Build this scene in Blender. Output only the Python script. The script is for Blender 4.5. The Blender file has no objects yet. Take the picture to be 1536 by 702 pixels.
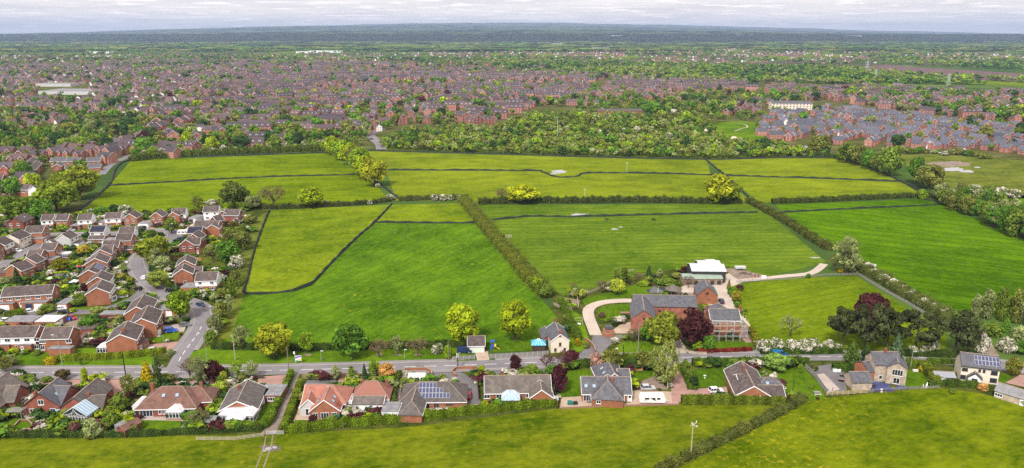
import bpy, math, random
import numpy as np
from mathutils import Matrix, Vector
rnd = random.Random(11)
rng = np.random.default_rng(11)
R = math.radians
sc = bpy.context.scene
col = sc.collection

# ------------------------------------------------------------------ camera
CAM_H, F, CX, CY, HOR = 105.0, 1097.0, 768.0, 351.0, 49.0
PITCH = math.atan((CY - HOR) / F)
cd = bpy.data.cameras.new('camera')
cd.sensor_fit = 'HORIZONTAL'; cd.sensor_width = 36.0; cd.lens = F / 1536.0 * 36.0
cd.clip_start = 1.0; cd.clip_end = 90000.0
cam = bpy.data.objects.new('camera', cd); col.objects.link(cam)
cam.location = (0, 0, CAM_H); cam.rotation_euler = (R(90) - PITCH, 0, 0)
sc.camera = cam
sc.view_settings.view_transform = 'Standard'; sc.view_settings.look = 'None'
sc.view_settings.gamma = 1.0; sc.view_settings.use_curve_mapping = False
sc.view_settings.exposure = 1.55
sc.cycles.use_denoising = True; sc.cycles.denoising_input_passes = 'RGB_ALBEDO_NORMAL'; sc.cycles.denoising_prefilter = 'ACCURATE'; sc.cycles.use_denoising = False
sc.cycles.max_bounces = 5; sc.cycles.diffuse_bounces = 2; sc.cycles.glossy_bounces = 2
sc.cycles.transmission_bounces = 2; sc.cycles.transparent_max_bounces = 4
SUN_EL, SUN_AZ = 48.0, 205.0        # sun behind the camera, a little to its left (compass bearing, +Y = 0)

# ------------------------------------------------------------------ sky and sun
w = bpy.data.worlds.new('World'); sc.world = w; w.use_nodes = True
nt = w.node_tree; nt.nodes.clear(); N = nt.nodes; L = nt.links
def nd(tree, typ, **kw):
    n = tree.nodes.new(typ)
    for k, v in kw.items(): setattr(n, k, v)
    return n
def mth(tree, op, a, b=None, clamp=False):
    n = tree.nodes.new('ShaderNodeMath'); n.operation = op; n.use_clamp = clamp
    for i, v in enumerate((a, b)):
        if v is None: continue
        if isinstance(v, (int, float)): n.inputs[i].default_value = v
        else: tree.links.new(v, n.inputs[i])
    return n.outputs[0]
def mixc(tree, fac, a, b, typ='MIX'):
    n = tree.nodes.new('ShaderNodeMix'); n.data_type = 'RGBA'; n.blend_type = typ
    for i, v in ((0, fac), (6, a), (7, b)):
        if isinstance(v, (int, float)): n.inputs[i].default_value = v
        elif isinstance(v, (tuple, list)): n.inputs[i].default_value = (v[0], v[1], v[2], 1)
        else: tree.links.new(v, n.inputs[i])
    return n.outputs[2]
def ramp(tree, fac, lo, hi, a=0.0, b=1.0):
    n = tree.nodes.new('ShaderNodeMapRange'); n.clamp = True
    tree.links.new(fac, n.inputs[0])
    for i, v in enumerate((lo, hi, a, b)): n.inputs[i + 1].default_value = v
    return n.outputs[0]
sky = nd(nt, 'ShaderNodeTexSky', sky_type='NISHITA', sun_disc=False, sun_elevation=R(SUN_EL), sun_rotation=R(SUN_AZ), altitude=100.0, dust_density=2.0)
tc = nd(nt, 'ShaderNodeTexCoord'); sep = nd(nt, 'ShaderNodeSeparateXYZ'); L.new(tc.outputs['Generated'], sep.inputs[0])
zz = mth(nt, 'ADD', mth(nt, 'MAXIMUM', sep.outputs[2], 0.0), 0.035)
cmb = nd(nt, 'ShaderNodeCombineXYZ')
L.new(mth(nt, 'DIVIDE', sep.outputs[0], zz), cmb.inputs[0]); L.new(mth(nt, 'DIVIDE', sep.outputs[1], zz), cmb.inputs[1])
n1 = nd(nt, 'ShaderNodeTexNoise'); n1.inputs['Scale'].default_value = 0.42; n1.inputs['Detail'].default_value = 5; n1.inputs['Roughness'].default_value = 0.55
L.new(cmb.outputs[0], n1.inputs['Vector'])
n2 = nd(nt, 'ShaderNodeTexNoise'); n2.inputs['Scale'].default_value = 1.3; n2.inputs['Detail'].default_value = 6; n2.inputs['Roughness'].default_value = 0.6
L.new(cmb.outputs[0], n2.inputs['Vector'])
c_base = mixc(nt, ramp(nt, n1.outputs[0], 0.35, 0.62), (3.3, 3.05, 3.0), (4.15, 3.78, 3.58))
c_puff = mixc(nt, ramp(nt, n2.outputs[0], 0.54, 0.62), c_base, (5.0, 4.55, 4.3))
# overcast everywhere: a little of the clear sky still shows through the thin cloud
c_all = mixc(nt, 0.93, sky.outputs[0], c_puff)
bg = nd(nt, 'ShaderNodeBackground'); bg.inputs[1].default_value = 0.1; L.new(c_all, bg.inputs[0])
wo = nd(nt, 'ShaderNodeOutputWorld'); L.new(bg.outputs[0], wo.inputs[0])
sl = bpy.data.lights.new('sun', 'SUN'); sl.energy = 1.5; sl.angle = R(10); sl.color = (1.0, 0.96, 0.9)
so = bpy.data.objects.new('sun', sl); col.objects.link(so)
az = R(SUN_AZ)
sdir = Vector((math.sin(az) * math.cos(R(SUN_EL)), math.cos(az) * math.cos(R(SUN_EL)), math.sin(R(SUN_EL))))
so.rotation_euler = sdir.to_track_quat('Z', 'Y').to_euler(); so.location = (0, -50, 300)

# ------------------------------------------------------------------ pixel <-> ground
SP, CP = math.sin(PITCH), math.cos(PITCH)
def ray(px, py):
    a = (px - CX) / F; b = (CY - py) / F
    return Vector((a, CP + b * SP, -SP + b * CP))
def g(px, py, z=0.0):
    d = ray(px, py); t = (z - CAM_H) / d.z
    return Vector((d.x * t, d.y * t, z))
def proj(x, y, z=0.0):
    dz = z - CAM_H
    fw = y * CP - dz * SP; up = y * SP + dz * CP
    return CX + F * x / fw, CY - F * up / fw
def depth(p): return p.y * CP - (p.z - CAM_H) * SP
def above(p, py):            # height over ground point p at which the picture shows row py
    d = ray(proj(p.x, p.y)[0], py); return CAM_H + d.z / d.y * p.y
def inpoly(x, y, P):
    c = False; j = len(P) - 1
    for i in range(len(P)):
        xi, yi = P[i]; xj, yj = P[j]
        if (yi > y) != (yj > y) and x < (xj - xi) * (y - yi) / (yj - yi) + xi: c = not c
        j = i
    return c

# ------------------------------------------------------------------ tagging
def tag(o, label=None, cat=None, group=None, kind=None):
    if label: o['label'] = label
    if cat: o['category'] = cat
    if group: o['group'] = group
    if kind: o['kind'] = kind
    return o
def obj(name, me, parent=None, M=None):
    o = bpy.data.objects.new(name, me); col.objects.link(o)
    if parent is not None: o.parent = parent
    if M is not None: o.matrix_local = M
    return o
def empty(name, loc, rz=0.0):
    o = bpy.data.objects.new(name, None); o.empty_display_size = 0.5; col.objects.link(o)
    o.location = loc; o.rotation_euler = (0, 0, rz); return o
def T(x, y, z, rz=0.0): return Matrix.Translation((x, y, z)) @ Matrix.Rotation(rz, 4, 'Z')

# ------------------------------------------------------------------ materials
MATS = {}
def newmat(name):
    m = bpy.data.materials.new(name); m.use_nodes = True; t = m.node_tree; t.nodes.clear()
    out = t.nodes.new('ShaderNodeOutputMaterial'); MATS[name] = m
    return m, t, out
def noise(t, vec, scale, detail=3.0, rough=0.55):
    n = t.nodes.new('ShaderNodeTexNoise'); n.inputs['Scale'].default_value = scale
    n.inputs['Detail'].default_value = detail; n.inputs['Roughness'].default_value = rough
    if vec is not None: t.links.new(vec, n.inputs['Vector'])
    return n.outputs[0]
def bsdf(t, out, colr, rough=0.8, spec=0.3, metal=0.0, bump=None, bstr=0.3, bdist=0.05):
    b = t.nodes.new('ShaderNodeBsdfPrincipled')
    if isinstance(colr, tuple): b.inputs['Base Color'].default_value = (*colr, 1)
    else: t.links.new(colr, b.inputs['Base Color'])
    b.inputs['Roughness'].default_value = rough; b.inputs['Specular IOR Level'].default_value = spec; b.inputs['Metallic'].default_value = metal
    if bump is not None:
        bn = t.nodes.new('ShaderNodeBump'); bn.inputs['Strength'].default_value = bstr; bn.inputs['Distance'].default_value = bdist
        t.links.new(bump, bn.inputs['Height']); t.links.new(bn.outputs[0], b.inputs['Normal'])
    t.links.new(b.outputs[0], out.inputs[0]); return b
def sc3(c, k): return tuple(min(1.0, v * k) for v in c)
def simple(name, c, rough=0.85, var=0.22, s1=0.6, s2=5.0, spec=0.3, metal=0.0, world=False, objrand=0.0, bands=None):
    m, t, out = newmat(name)
    tcn = t.nodes.new('ShaderNodeTexCoord'); v = tcn.outputs['Object']
    if world:
        gn = t.nodes.new('ShaderNodeNewGeometry'); v = gn.outputs['Position']
    a = noise(t, v, s1); b = noise(t, v, s2)
    f = mth(t, 'ADD', mth(t, 'MULTIPLY', a, 0.6), mth(t, 'MULTIPLY', b, 0.4))
    c1 = mixc(t, ramp(t, f, 0.36, 0.64), sc3(c, 1 - var), sc3(c, 1 + var))
    if bands:                                      # courses: thin joints at constant height
        sx = t.nodes.new('ShaderNodeSeparateXYZ'); t.links.new(v, sx.inputs[0])
        fr = mth(t, 'FRACT', mth(t, 'MULTIPLY', sx.outputs[2], 1.0 / bands))
        c1 = mixc(t, mth(t, 'MULTIPLY', mth(t, 'LESS_THAN', fr, 0.28), 0.35), c1, sc3(c, 0.5))
    if bands and name.startswith('roof'):          # lichen and moss in scattered spots
        c1 = mixc(t, mth(t, 'MULTIPLY', ramp(t, noise(t, v, 1.7, 5, 0.7), 0.56, 0.68), 0.45), c1, (0.22, 0.205, 0.165)); c1 = mixc(t, mth(t, 'MULTIPLY', ramp(t, noise(t, v, 0.45, 4, 0.7), 0.52, 0.66), 0.5), c1, sc3(c, 0.5))
    if objrand:
        oi = t.nodes.new('ShaderNodeObjectInfo')
        k = ramp(t, oi.outputs['Random'], 0, 1, 1 - objrand, 1 + objrand)
        vm = t.nodes.new('ShaderNodeVectorMath'); vm.operation = 'SCALE'; t.links.new(c1, vm.inputs[0]); t.links.new(k, vm.inputs['Scale']); c1 = vm.outputs[0]
    bsdf(t, out, c1, rough, spec, metal, bump=b, bstr=0.25)
    return m
BRICK = simple('brick', (0.33, 0.13, 0.07), var=0.25, s1=0.5, s2=6, objrand=0.12, bands=0.225)
BRICK_D = simple('brick_dark', (0.25, 0.08, 0.055), var=0.25, s1=0.5, s2=6, objrand=0.1, bands=0.225)
BRICK_OLD = simple('brick_old', (0.33, 0.125, 0.085), var=0.4, s1=0.7, s2=5, bands=0.225)
RENDER = simple('white_render', (0.82, 0.82, 0.82), var=0.04, s1=0.4, s2=3)
CREAM = simple('cream_render', (0.72, 0.64, 0.52), var=0.06, s1=0.4, s2=3)
GREYR = simple('grey_render', (0.5, 0.5, 0.5), var=0.08)
STONE = simple('buff_stone', (0.42, 0.34, 0.27), var=0.35, s1=0.9, s2=4)
UPVC = simple('white_plastic', (0.85, 0.85, 0.86), rough=0.4, var=0.03)
ROOF_BR = simple('roof_brown_tile', (0.092, 0.070, 0.066), var=0.45, s1=0.8, s2=5, objrand=0.15, bands=0.2)
ROOF_GR = simple('roof_grey_tile', (0.102, 0.087, 0.082), var=0.3, s1=0.8, s2=5, objrand=0.15, bands=0.2)
ROOF_OLD = simple('roof_weathered_tile', (0.135, 0.115, 0.10), var=0.35, s1=0.6, s2=4, bands=0.2)
ROOF_SL = simple('roof_slate', (0.10, 0.10, 0.116), var=0.45, s1=0.9, s2=5, bands=0.2, rough=0.6)
ROOF_RED = simple('roof_red_tile', (0.37, 0.15, 0.108), var=0.16, s1=0.6, s2=5, bands=0.2)
ROOF_RST = simple('roof_russet_tile', (0.175, 0.088, 0.068), var=0.3, s1=0.5, s2=5, bands=0.2)
FELT = simple('roof_felt', (0.22, 0.215, 0.225), var=0.3, s1=0.5, s2=3)
PALE = simple('roof_pale_sheet', (0.52, 0.51, 0.52), var=0.14, s1=0.5, s2=3)
GREENSHEET = simple('roof_green_sheet', (0.26, 0.33, 0.27), var=0.12, s1=0.5)
BLACKBOARD = simple('black_boards', (0.035, 0.036, 0.04), var=0.3)
RIDGE = simple('ridge_tile', (0.30, 0.23, 0.18), var=0.3, s1=1.5)
DARKWOOD = simple('dark_timber', (0.07, 0.045, 0.035), var=0.3)
FENCEW = simple('fence_timber', (0.27, 0.19, 0.13), var=0.3, s1=0.8)
FENCEO = simple('orange_timber', (0.42, 0.22, 0.08), var=0.25, s1=0.8)
FENCEG = simple('grey_timber', (0.25, 0.235, 0.225), var=0.3, s1=0.8)
WHITEW = simple('white_timber', (0.75, 0.73, 0.7), var=0.1)
POLEW = simple('pole_timber', (0.20, 0.16, 0.13), var=0.25)
DARKNET = simple('dark_stock_net', (0.02, 0.03, 0.018), var=0.4, world=True)
STEEL = simple('galvanised_steel', (0.5, 0.52, 0.52), rough=0.45, var=0.1)
GREENST = simple('green_steel', (0.30, 0.36, 0.33), rough=0.5, var=0.1)
BLACKST = simple('black_steel', (0.02, 0.02, 0.022), rough=0.5, var=0.1)
RUBBER = simple('rubber', (0.018, 0.018, 0.019), var=0.1)
ASPHALT = simple('asphalt', (0.19, 0.175, 0.185), var=0.2, s1=0.09, s2=1.5, world=True)
ASPHALT2 = simple('driveway_asphalt', (0.15, 0.14, 0.142), var=0.2, s1=0.15, s2=1.5, world=True)
PAVE = simple('pavement_flags', (0.225, 0.205, 0.2), var=0.12, s1=0.15, s2=1.5, world=True)
KERB = simple('kerb_stone', (0.40, 0.38, 0.36), var=0.12, world=True)
BLOCKP = simple('block_paving_pink', (0.34, 0.20, 0.165), var=0.2, s1=0.3, s2=2.5, world=True)
BLOCKB = simple('block_paving_buff', (0.42, 0.32, 0.24), var=0.2, s1=0.3, s2=2.5, world=True)
GRAVEL = simple('gravel', (0.40, 0.33, 0.29), var=0.15, s1=0.2, s2=2, world=True)
TRACK = simple('pale_track', (0.46, 0.385, 0.32), var=0.12, s1=0.2, s2=2, world=True)
DIRT = simple('bare_soil', (0.22, 0.165, 0.125), var=0.35, s1=0.25, s2=2, world=True)
PLOUGH = simple('ploughed_soil', (0.11, 0.058, 0.055), var=0.2, s1=0.02, s2=0.15, world=True)
PAINTW = simple('road_paint', (0.78, 0.78, 0.76), var=0.1, s1=1.0, world=True)
YELLOWP = simple('yellow_paint', (0.75, 0.55, 0.05), var=0.08)
BLUEP = simple('blue_paint', (0.03, 0.10, 0.5), var=0.08)
BLUET = simple('blue_tarpaulin', (0.05, 0.06, 0.15), var=0.3, s1=1.0)
CYANP = simple('turquoise_paint', (0.08, 0.42, 0.55), var=0.1)
REDP = simple('red_paint', (0.55, 0.04, 0.04), var=0.1)
GREENP = simple('green_paint', (0.02, 0.16, 0.13), var=0.1)
PINKP = simple('pink_paint', (0.75, 0.25, 0.45), var=0.1)
LIMEC = simple('lime_canvas', (0.5, 0.75, 0.4), var=0.1)
NAVYP = simple('navy_paint', (0.02, 0.03, 0.09), var=0.1)
WARMW = simple('warm_white', (0.7, 0.66, 0.6), var=0.1)
SKIN = simple('skin', (0.5, 0.3, 0.22), var=0.05)
PURPC = simple('purple_cloth', (0.10, 0.06, 0.16), var=0.1)
HORSEB = simple('brown_hide', (0.035, 0.02, 0.014), var=0.2)
HORSEW = simple('white_hide', (0.6, 0.57, 0.52), var=0.05)
def glassmat(name, c, rough=0.08):
    m, t, out = newmat(name); bsdf(t, out, c, rough, 0.5); return m
GLASS = glassmat('window_glass', (0.03, 0.035, 0.045))
GLASSB = glassmat('conservatory_glass', (0.28, 0.40, 0.50), 0.15)
SOLAR = glassmat('solar_cell', (0.012, 0.016, 0.045), 0.22)
SOLARL = glassmat('solar_cell_pale', (0.055, 0.06, 0.13), 0.3)
WATERM = glassmat('pond_water', (0.05, 0.055, 0.05), 0.04)
PUDDLE = glassmat('puddle_water', (0.30, 0.30, 0.30), 0.12)
m, t, out = newmat('car_paint'); oi = t.nodes.new('ShaderNodeObjectInfo')
bsdf(t, out, oi.outputs['Color'], 0.3, 0.5); CARP = m

def hue_leaf(t, base, tone, amt=0.5):
    dark = t.nodes.new('ShaderNodeVectorMath'); dark.operation = 'SCALE'
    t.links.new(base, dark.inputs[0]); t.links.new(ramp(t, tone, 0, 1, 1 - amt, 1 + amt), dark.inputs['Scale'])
    return dark.outputs[0]
def leafout(t, out, c, tr=0.25):
    d = t.nodes.new('ShaderNodeBsdfDiffuse'); t.links.new(c, d.inputs[0])
    x = t.nodes.new('ShaderNodeBsdfTranslucent'); t.links.new(c, x.inputs[0])
    ms = t.nodes.new('ShaderNodeMixShader'); ms.inputs[0].default_value = tr
    t.links.new(d.outputs[0], ms.inputs[1]); t.links.new(x.outputs[0], ms.inputs[2]); t.links.new(ms.outputs[0], out.inputs[0])
m, t, out = newmat('leaves'); oi = t.nodes.new('ShaderNodeObjectInfo'); at = t.nodes.new('ShaderNodeAttribute'); at.attribute_name = 'tone'
leafout(t, out, hue_leaf(t, oi.outputs['Color'], at.outputs['Fac'], .6), .35); LEAF = m
m, t, out = newmat('blossom_leaves'); oi = t.nodes.new('ShaderNodeObjectInfo'); at = t.nodes.new('ShaderNodeAttribute'); at.attribute_name = 'tone'
bl = mixc(t, mth(t, 'GREATER_THAN', at.outputs['Fac'], 0.52), oi.outputs['Color'], (0.62, 0.58, 0.50))
leafout(t, out, hue_leaf(t, bl, at.outputs['Fac'], 0.3)); BLOSSOM = m
m, t, out = newmat('tinted_leaves'); at = t.nodes.new('ShaderNodeAttribute'); at.attribute_name = 'tint'
leafout(t, out, at.outputs['Color']); TINTLEAF = m
m, t, out = newmat('far_building'); at = t.nodes.new('ShaderNodeAttribute'); at.attribute_name = 'tint'
gn = t.nodes.new('ShaderNodeNewGeometry'); f = noise(t, gn.outputs['Position'], 0.8, 2)
vm = t.nodes.new('ShaderNodeVectorMath'); vm.operation = 'SCALE'; t.links.new(at.outputs['Color'], vm.inputs[0]); t.links.new(ramp(t, f, 0.3, 0.7, 0.75, 1.25), vm.inputs['Scale'])
bsdf(t, out, vm.outputs[0], 0.75, 0.25); FARB = m
BARK = simple('bark', (0.10, 0.075, 0.055), var=0.3, s1=2)
BARKW = simple('pale_bark', (0.45, 0.42, 0.38), var=0.3, s1=2)

def fieldmat(name, c1, c2, c3=None, c3amt=0.5, ang=0.0, gap=0.0, gstr=0.25, big=0.012, mid=0.08, ydens=0.6):
    c1 = (c1[0] * .50, c1[1] * .58, c1[2] * .3); c2 = (c2[0] * .84, c2[1] * .885, c2[2] * .4)
    m, t, out = newmat(name); gn = t.nodes.new('ShaderNodeNewGeometry'); P = gn.outputs['Position']
    mp = t.nodes.new('ShaderNodeMapping'); mp.inputs['Rotation'].default_value = (0, 0, -R(ang)); t.links.new(P, mp.inputs['Vector'])
    mp2 = t.nodes.new('ShaderNodeMapping'); mp2.inputs['Scale'].default_value = (0.6, 1.0, 1.0); t.links.new(mp.outputs[0], mp2.inputs['Vector'])
    A = noise(t, P, big, 4); B = noise(t, mp2.outputs[0], mid, 4, 0.62); C = noise(t, mp2.outputs[0], 0.55, 4, 0.75)
    f = mth(t, 'ADD', mth(t, 'ADD', mth(t, 'MULTIPLY', A, 0.30), mth(t, 'MULTIPLY', B, 0.34)), mth(t, 'MULTIPLY', C, 0.36))
    cc = mixc(t, ramp(t, f, 0.41, 0.59), c1, c2)
    if gap:
        sx = t.nodes.new('ShaderNodeSeparateXYZ'); t.links.new(mp.outputs[0], sx.inputs[0])
        yy = mth(t, 'ADD', sx.outputs[1], mth(t, 'MULTIPLY', noise(t, P, 0.02, 2), gap * 0.9))
        s = mth(t, 'SINE', mth(t, 'MULTIPLY', yy, 2 * math.pi / gap))
        s2 = mth(t, 'MULTIPLY', ramp(t, s, 0.55, 1.0), mth(t, 'MULTIPLY', ramp(t, B, 0.35, 0.6), gstr))
        cc = mixc(t, s2, cc, sc3(c1, 0.45))
    if c3:
        D = noise(t, P, 0.45, 5, 0.7); E = noise(t, P, 0.02, 2)
        k = mth(t, 'MULTIPLY', ramp(t, D, ydens, ydens + 0.1), ramp(t, E, 0.42, 0.6))
        cc = mixc(t, mth(t, 'MULTIPLY', k, c3amt), cc, c3)
    bsdf(t, out, cc, 1.0, 0.0, bump=C, bstr=0.6, bdist=0.3)
    return m
YEL = (0.42, 0.36, 0.02)
GR_UPPER = fieldmat('meadow_bright', (0.120, 0.180, 0.008), (0.205, 0.262, 0.012), YEL, 0.6, 4, 9, 0.3)
GR_OLIVE = fieldmat('meadow_olive', (0.175, 0.215, 0.020), (0.245, 0.285, 0.026), YEL, 0.35, 2, 0, 0.2)
GR_MID = fieldmat('meadow_buttercup', (0.120, 0.185, 0.014), (0.225, 0.275, 0.020), YEL, 0.7, 20, 0, ydens=0.56)
GR_BIG = fieldmat('grass_long', (0.066, 0.145, 0.012), (0.135, 0.238, 0.020), YEL, 0.8, 62, 7, 0.22)
GR_GRAZE = fieldmat('pasture_grazed', (0.092, 0.165, 0.020), (0.170, 0.235, 0.036), None, 0, 3, 6, 0.45)
GR_CROP = fieldmat('young_crop', (0.068, 0.150, 0.004), (0.125, 0.235, 0.008), None, 0, -26, 11, 0.45)
GR_PADD = fieldmat('paddock_grass', (0.105, 0.165, 0.008), (0.18, 0.235, 0.014), (0.40, 0.42, 0.18), 0.4, 25, 5, 0.3)
GR_FRONT = fieldmat('front_pasture', (0.085, 0.132, 0.006), (0.190, 0.208, 0.018), (0.32, 0.26, 0.02), 0.55, 10, 0, big=0.03, mid=0.12, ydens=0.57)
GR_FRONTR = fieldmat('buttercup_pasture', (0.090, 0.138, 0.004), (0.185, 0.215, 0.012), (0.38, 0.30, 0.02), 0.65, 20, 0, big=0.03, mid=0.12, ydens=0.55)
GR_LAWN = fieldmat('mown_lawn', (0.080, 0.155, 0.012), (0.135, 0.215, 0.020), None, 0, 88, 1.3, 0.3)
GR_VERGE = fieldmat('verge_grass', (0.085, 0.17, 0.013), (0.155, 0.245, 0.022), None, 0, 5)
GR_ROUGH = fieldmat('rough_grass', (0.10, 0.125, 0.032), (0.20, 0.215, 0.065), (0.30, 0.25, 0.15), 0.7, 5, 0, big=0.03, mid=0.1)
GARDEN = fieldmat('garden_ground', (0.045, 0.075, 0.018), (0.125, 0.125, 0.055), (0.22, 0.18, 0.14), 0.6, 0, 0, big=0.06, mid=0.2)
TOWNG = fieldmat('town_ground', (0.07, 0.085, 0.03), (0.17, 0.155, 0.12), (0.20, 0.18, 0.18), 0.7, 0, 0, big=0.03, mid=0.1)
WOODG = fieldmat('wood_floor', (0.045, 0.07, 0.015), (0.095, 0.12, 0.03), None, 0, 0, 0, big=0.03, mid=0.1)
# open country out to the horizon: patchwork of fields, cells 350 m across
m, t, out = newmat('far_country'); gn = t.nodes.new('ShaderNodeNewGeometry'); P = gn.outputs['Position']
vo = t.nodes.new('ShaderNodeTexVoronoi'); vo.inputs['Scale'].default_value = 0.0028; vo.inputs['Randomness'].default_value = 0.9; t.links.new(P, vo.inputs['Vector'])
sx = t.nodes.new('ShaderNodeSeparateColor'); t.links.new(vo.outputs['Color'], sx.inputs[0])
cA = mixc(t, ramp(t, sx.outputs[0], 0.2, 0.8), (0.06, 0.115, 0.02), (0.12, 0.175, 0.035))
cB = mixc(t, mth(t, 'GREATER_THAN', sx.outputs[1], 0.86), cA, (0.11, 0.08, 0.06))
cC = mixc(t, ramp(t, noise(t, P, 0.006, 5), 0.4, 0.6), cB, (0.04, 0.075, 0.02))
bsdf(t, out, cC, 1.0, 0.0); COUNTRY = m
m, t, out = newmat('far_forest'); gn = t.nodes.new('ShaderNodeNewGeometry')
cC = mixc(t, ramp(t, noise(t, gn.outputs['Position'], 0.004, 6, 0.65), 0.4, 0.6), (0.008, 0.02, 0.012), (0.07, 0.10, 0.04))
bsdf(t, out, cC, 1.0, 0.0); FOREST = m
# ------------------------------------------------------------------ mesh collectors
class MB:
    def __init__(s): s.v = []; s.f = []; s.m = []
    def face(s, pts, m=0):
        i = len(s.v); s.v += [tuple(p) for p in pts]; s.f.append(tuple(range(i, i + len(pts)))); s.m.append(m)
    def box(s, x0, x1, y0, y1, z0, z1, m=0, M=None):
        p = [Vector((x, y, z)) for z in (z0, z1) for x, y in ((x0, y0), (x1, y0), (x1, y1), (x0, y1))]
        if M is not None: p = [M @ q for q in p]
        for q in ((0, 1, 5, 4), (1, 2, 6, 5), (2, 3, 7, 6), (3, 0, 4, 7), (4, 5, 6, 7), (3, 2, 1, 0)): s.face([p[k] for k in q], m)
    def bar(s, a, b, r, m=0, r2=None, n=6):
        a = Vector(a); b = Vector(b); d = (b - a).normalized(); r2 = r if r2 is None else r2
        u = d.orthogonal().normalized(); v = d.cross(u)
        A = [a + (u * math.cos(k * 2 * math.pi / n) + v * math.sin(k * 2 * math.pi / n)) * r for k in range(n)]
        B = [b + (u * math.cos(k * 2 * math.pi / n) + v * math.sin(k * 2 * math.pi / n)) * r2 for k in range(n)]
        for k in range(n): s.face([A[k], A[(k + 1) % n], B[(k + 1) % n], B[k]], m)
        s.face(A[::-1], m); s.face(B, m)
    def lathe(s, prof, n=12, m=0, c=(0, 0, 0)):
        for (r0, z0), (r1, z1) in zip(prof[:-1], prof[1:]):
            for k in range(n):
                a, b = k * 2 * math.pi / n, (k + 1) * 2 * math.pi / n
                q = [(r0 * math.cos(a), r0 * math.sin(a), z0), (r0 * math.cos(b), r0 * math.sin(b), z0), (r1 * math.cos(b), r1 * math.sin(b), z1), (r1 * math.cos(a), r1 * math.sin(a), z1)]
                s.face([(x + c[0], y + c[1], z + c[2]) for x, y, z in q], m)
    def mesh(s, name, mats, smooth=False):
        me = bpy.data.meshes.new(name); me.from_pydata(s.v, [], s.f)
        for mm in (mats if isinstance(mats, (list, tuple)) else [mats]): me.materials.append(mm)
        me.polygons.foreach_set('material_index', s.m)
        if smooth: me.polygons.foreach_set('use_smooth', [True] * len(s.f))
        me.update(); return me
    def build(s, name, mats, parent=None, M=None, smooth=False):
        return obj(name, s.mesh(name, mats, smooth), parent, M)
def np_mesh(name, V, Q, mat, tone=None, tint=None):
    me = bpy.data.meshes.new(name); n, k = len(V), len(Q)
    me.vertices.add(n); me.vertices.foreach_set('co', np.ascontiguousarray(V, dtype=np.float32).ravel())
    me.loops.add(4 * k); me.loops.foreach_set('vertex_index', np.ascontiguousarray(Q, dtype=np.int32).ravel())
    me.polygons.add(k); me.polygons.foreach_set('loop_start', np.arange(0, 4 * k, 4, dtype=np.int32))
    me.update(calc_edges=True)
    if tone is not None: me.attributes.new('tone', 'FLOAT', 'POINT').data.foreach_set('value', np.ascontiguousarray(tone, dtype=np.float32))
    if tint is not None:
        c4 = np.ones((n, 4), dtype=np.float32); c4[:, :3] = tint
        me.attributes.new('tint', 'FLOAT_COLOR', 'POINT').data.foreach_set('color', c4.ravel())
    for mm in (mat if isinstance(mat, (list, tuple)) else [mat]): me.materials.append(mm)
    return me

# ------------------------------------------------------------------ ground sheets
SHEETS = []
def sheet(pts, mat, z, name, fill=None, n=None):
    P = [g(x, y, z) for x, y in pts]
    me = bpy.data.meshes.new(name)
    import mathutils.geometry as mg
    tris = mg.tessellate_polygon([P])
    SHEETS.append((name, pts)); me.from_pydata([tuple(p) for p in P], [], [tuple(q) for q in tris])
    me.materials.append(mat); me.update()
    for p in me.polygons:
        if p.normal.z < 0: p.flip()
    return tag(obj(name, me), kind='structure')
def smooth_path(P, step):
    out = []
    for i in range(len(P) - 1):
        p0 = P[max(i - 1, 0)]; p1 = P[i]; p2 = P[i + 1]; p3 = P[min(i + 2, len(P) - 1)]
        n = max(1, int((p2 - p1).length / step))
        for k in range(n):
            u = k / n
            out.append(0.5 * ((2 * p1) + (p2 - p0) * u + (2 * p0 - 5 * p1 + 4 * p2 - p3) * u * u + (3 * p1 - p0 - 3 * p2 + p3) * u ** 3))
    out.append(P[-1].copy()); return out
def side(P, i):
    d = P[min(i + 1, len(P) - 1)] - P[max(i - 1, 0)]; d.z = 0; d.normalize(); return Vector((-d.y, d.x, 0))
def ribbon(P, a, b, z, mat, name, h=0.0, parent=None):
    mb = MB()
    for i in range(len(P) - 1):
        s0, s1 = side(P, i), side(P, i + 1); up = Vector((0, 0, z))
        q = [P[i] + s0 * a + up, P[i] + s0 * b + up, P[i + 1] + s1 * b + up, P[i + 1] + s1 * a + up]
        if a < b: q = q[::-1]
        mb.face(q)
        if h:
            dn = Vector((0, 0, -h))
            mb.face([q[0], q[3], q[3] + dn, q[0] + dn]); mb.face([q[1], q[1] + dn, q[2] + dn, q[2]])
    o = mb.build(name, mat, parent)
    if parent is None: tag(o, kind='structure')
    return o

# ------------------------------------------------------------------ leaves
def leaf_quads(C, Nn, S, r=None):
    r = r or rng
    n = len(C); Nn = Nn / np.maximum(np.linalg.norm(Nn, axis=1, keepdims=True), 1e-6)
    t = np.cross(Nn, r.normal(size=(n, 3))); t /= np.maximum(np.linalg.norm(t, axis=1, keepdims=True), 1e-6)
    b = np.cross(Nn, t); S = np.broadcast_to(np.asarray(S, dtype=float).reshape(-1, 1), (n, 1)) if np.ndim(S) else np.full((n, 1), S)
    k = S * (0.7 + 0.6 * r.random((n, 1)))
    V = np.stack([C - t * k - b * k * .8, C + t * k - b * k * .8, C + t * k + b * k * .8, C - t * k + b * k * .8], axis=1).reshape(-1, 3)
    Q = np.arange(4 * n).reshape(n, 4); return V, Q
def sph(n, r=None):
    r = r or rng
    v = r.normal(size=(n, 3)); return v / np.linalg.norm(v, axis=1, keepdims=True)
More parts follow.
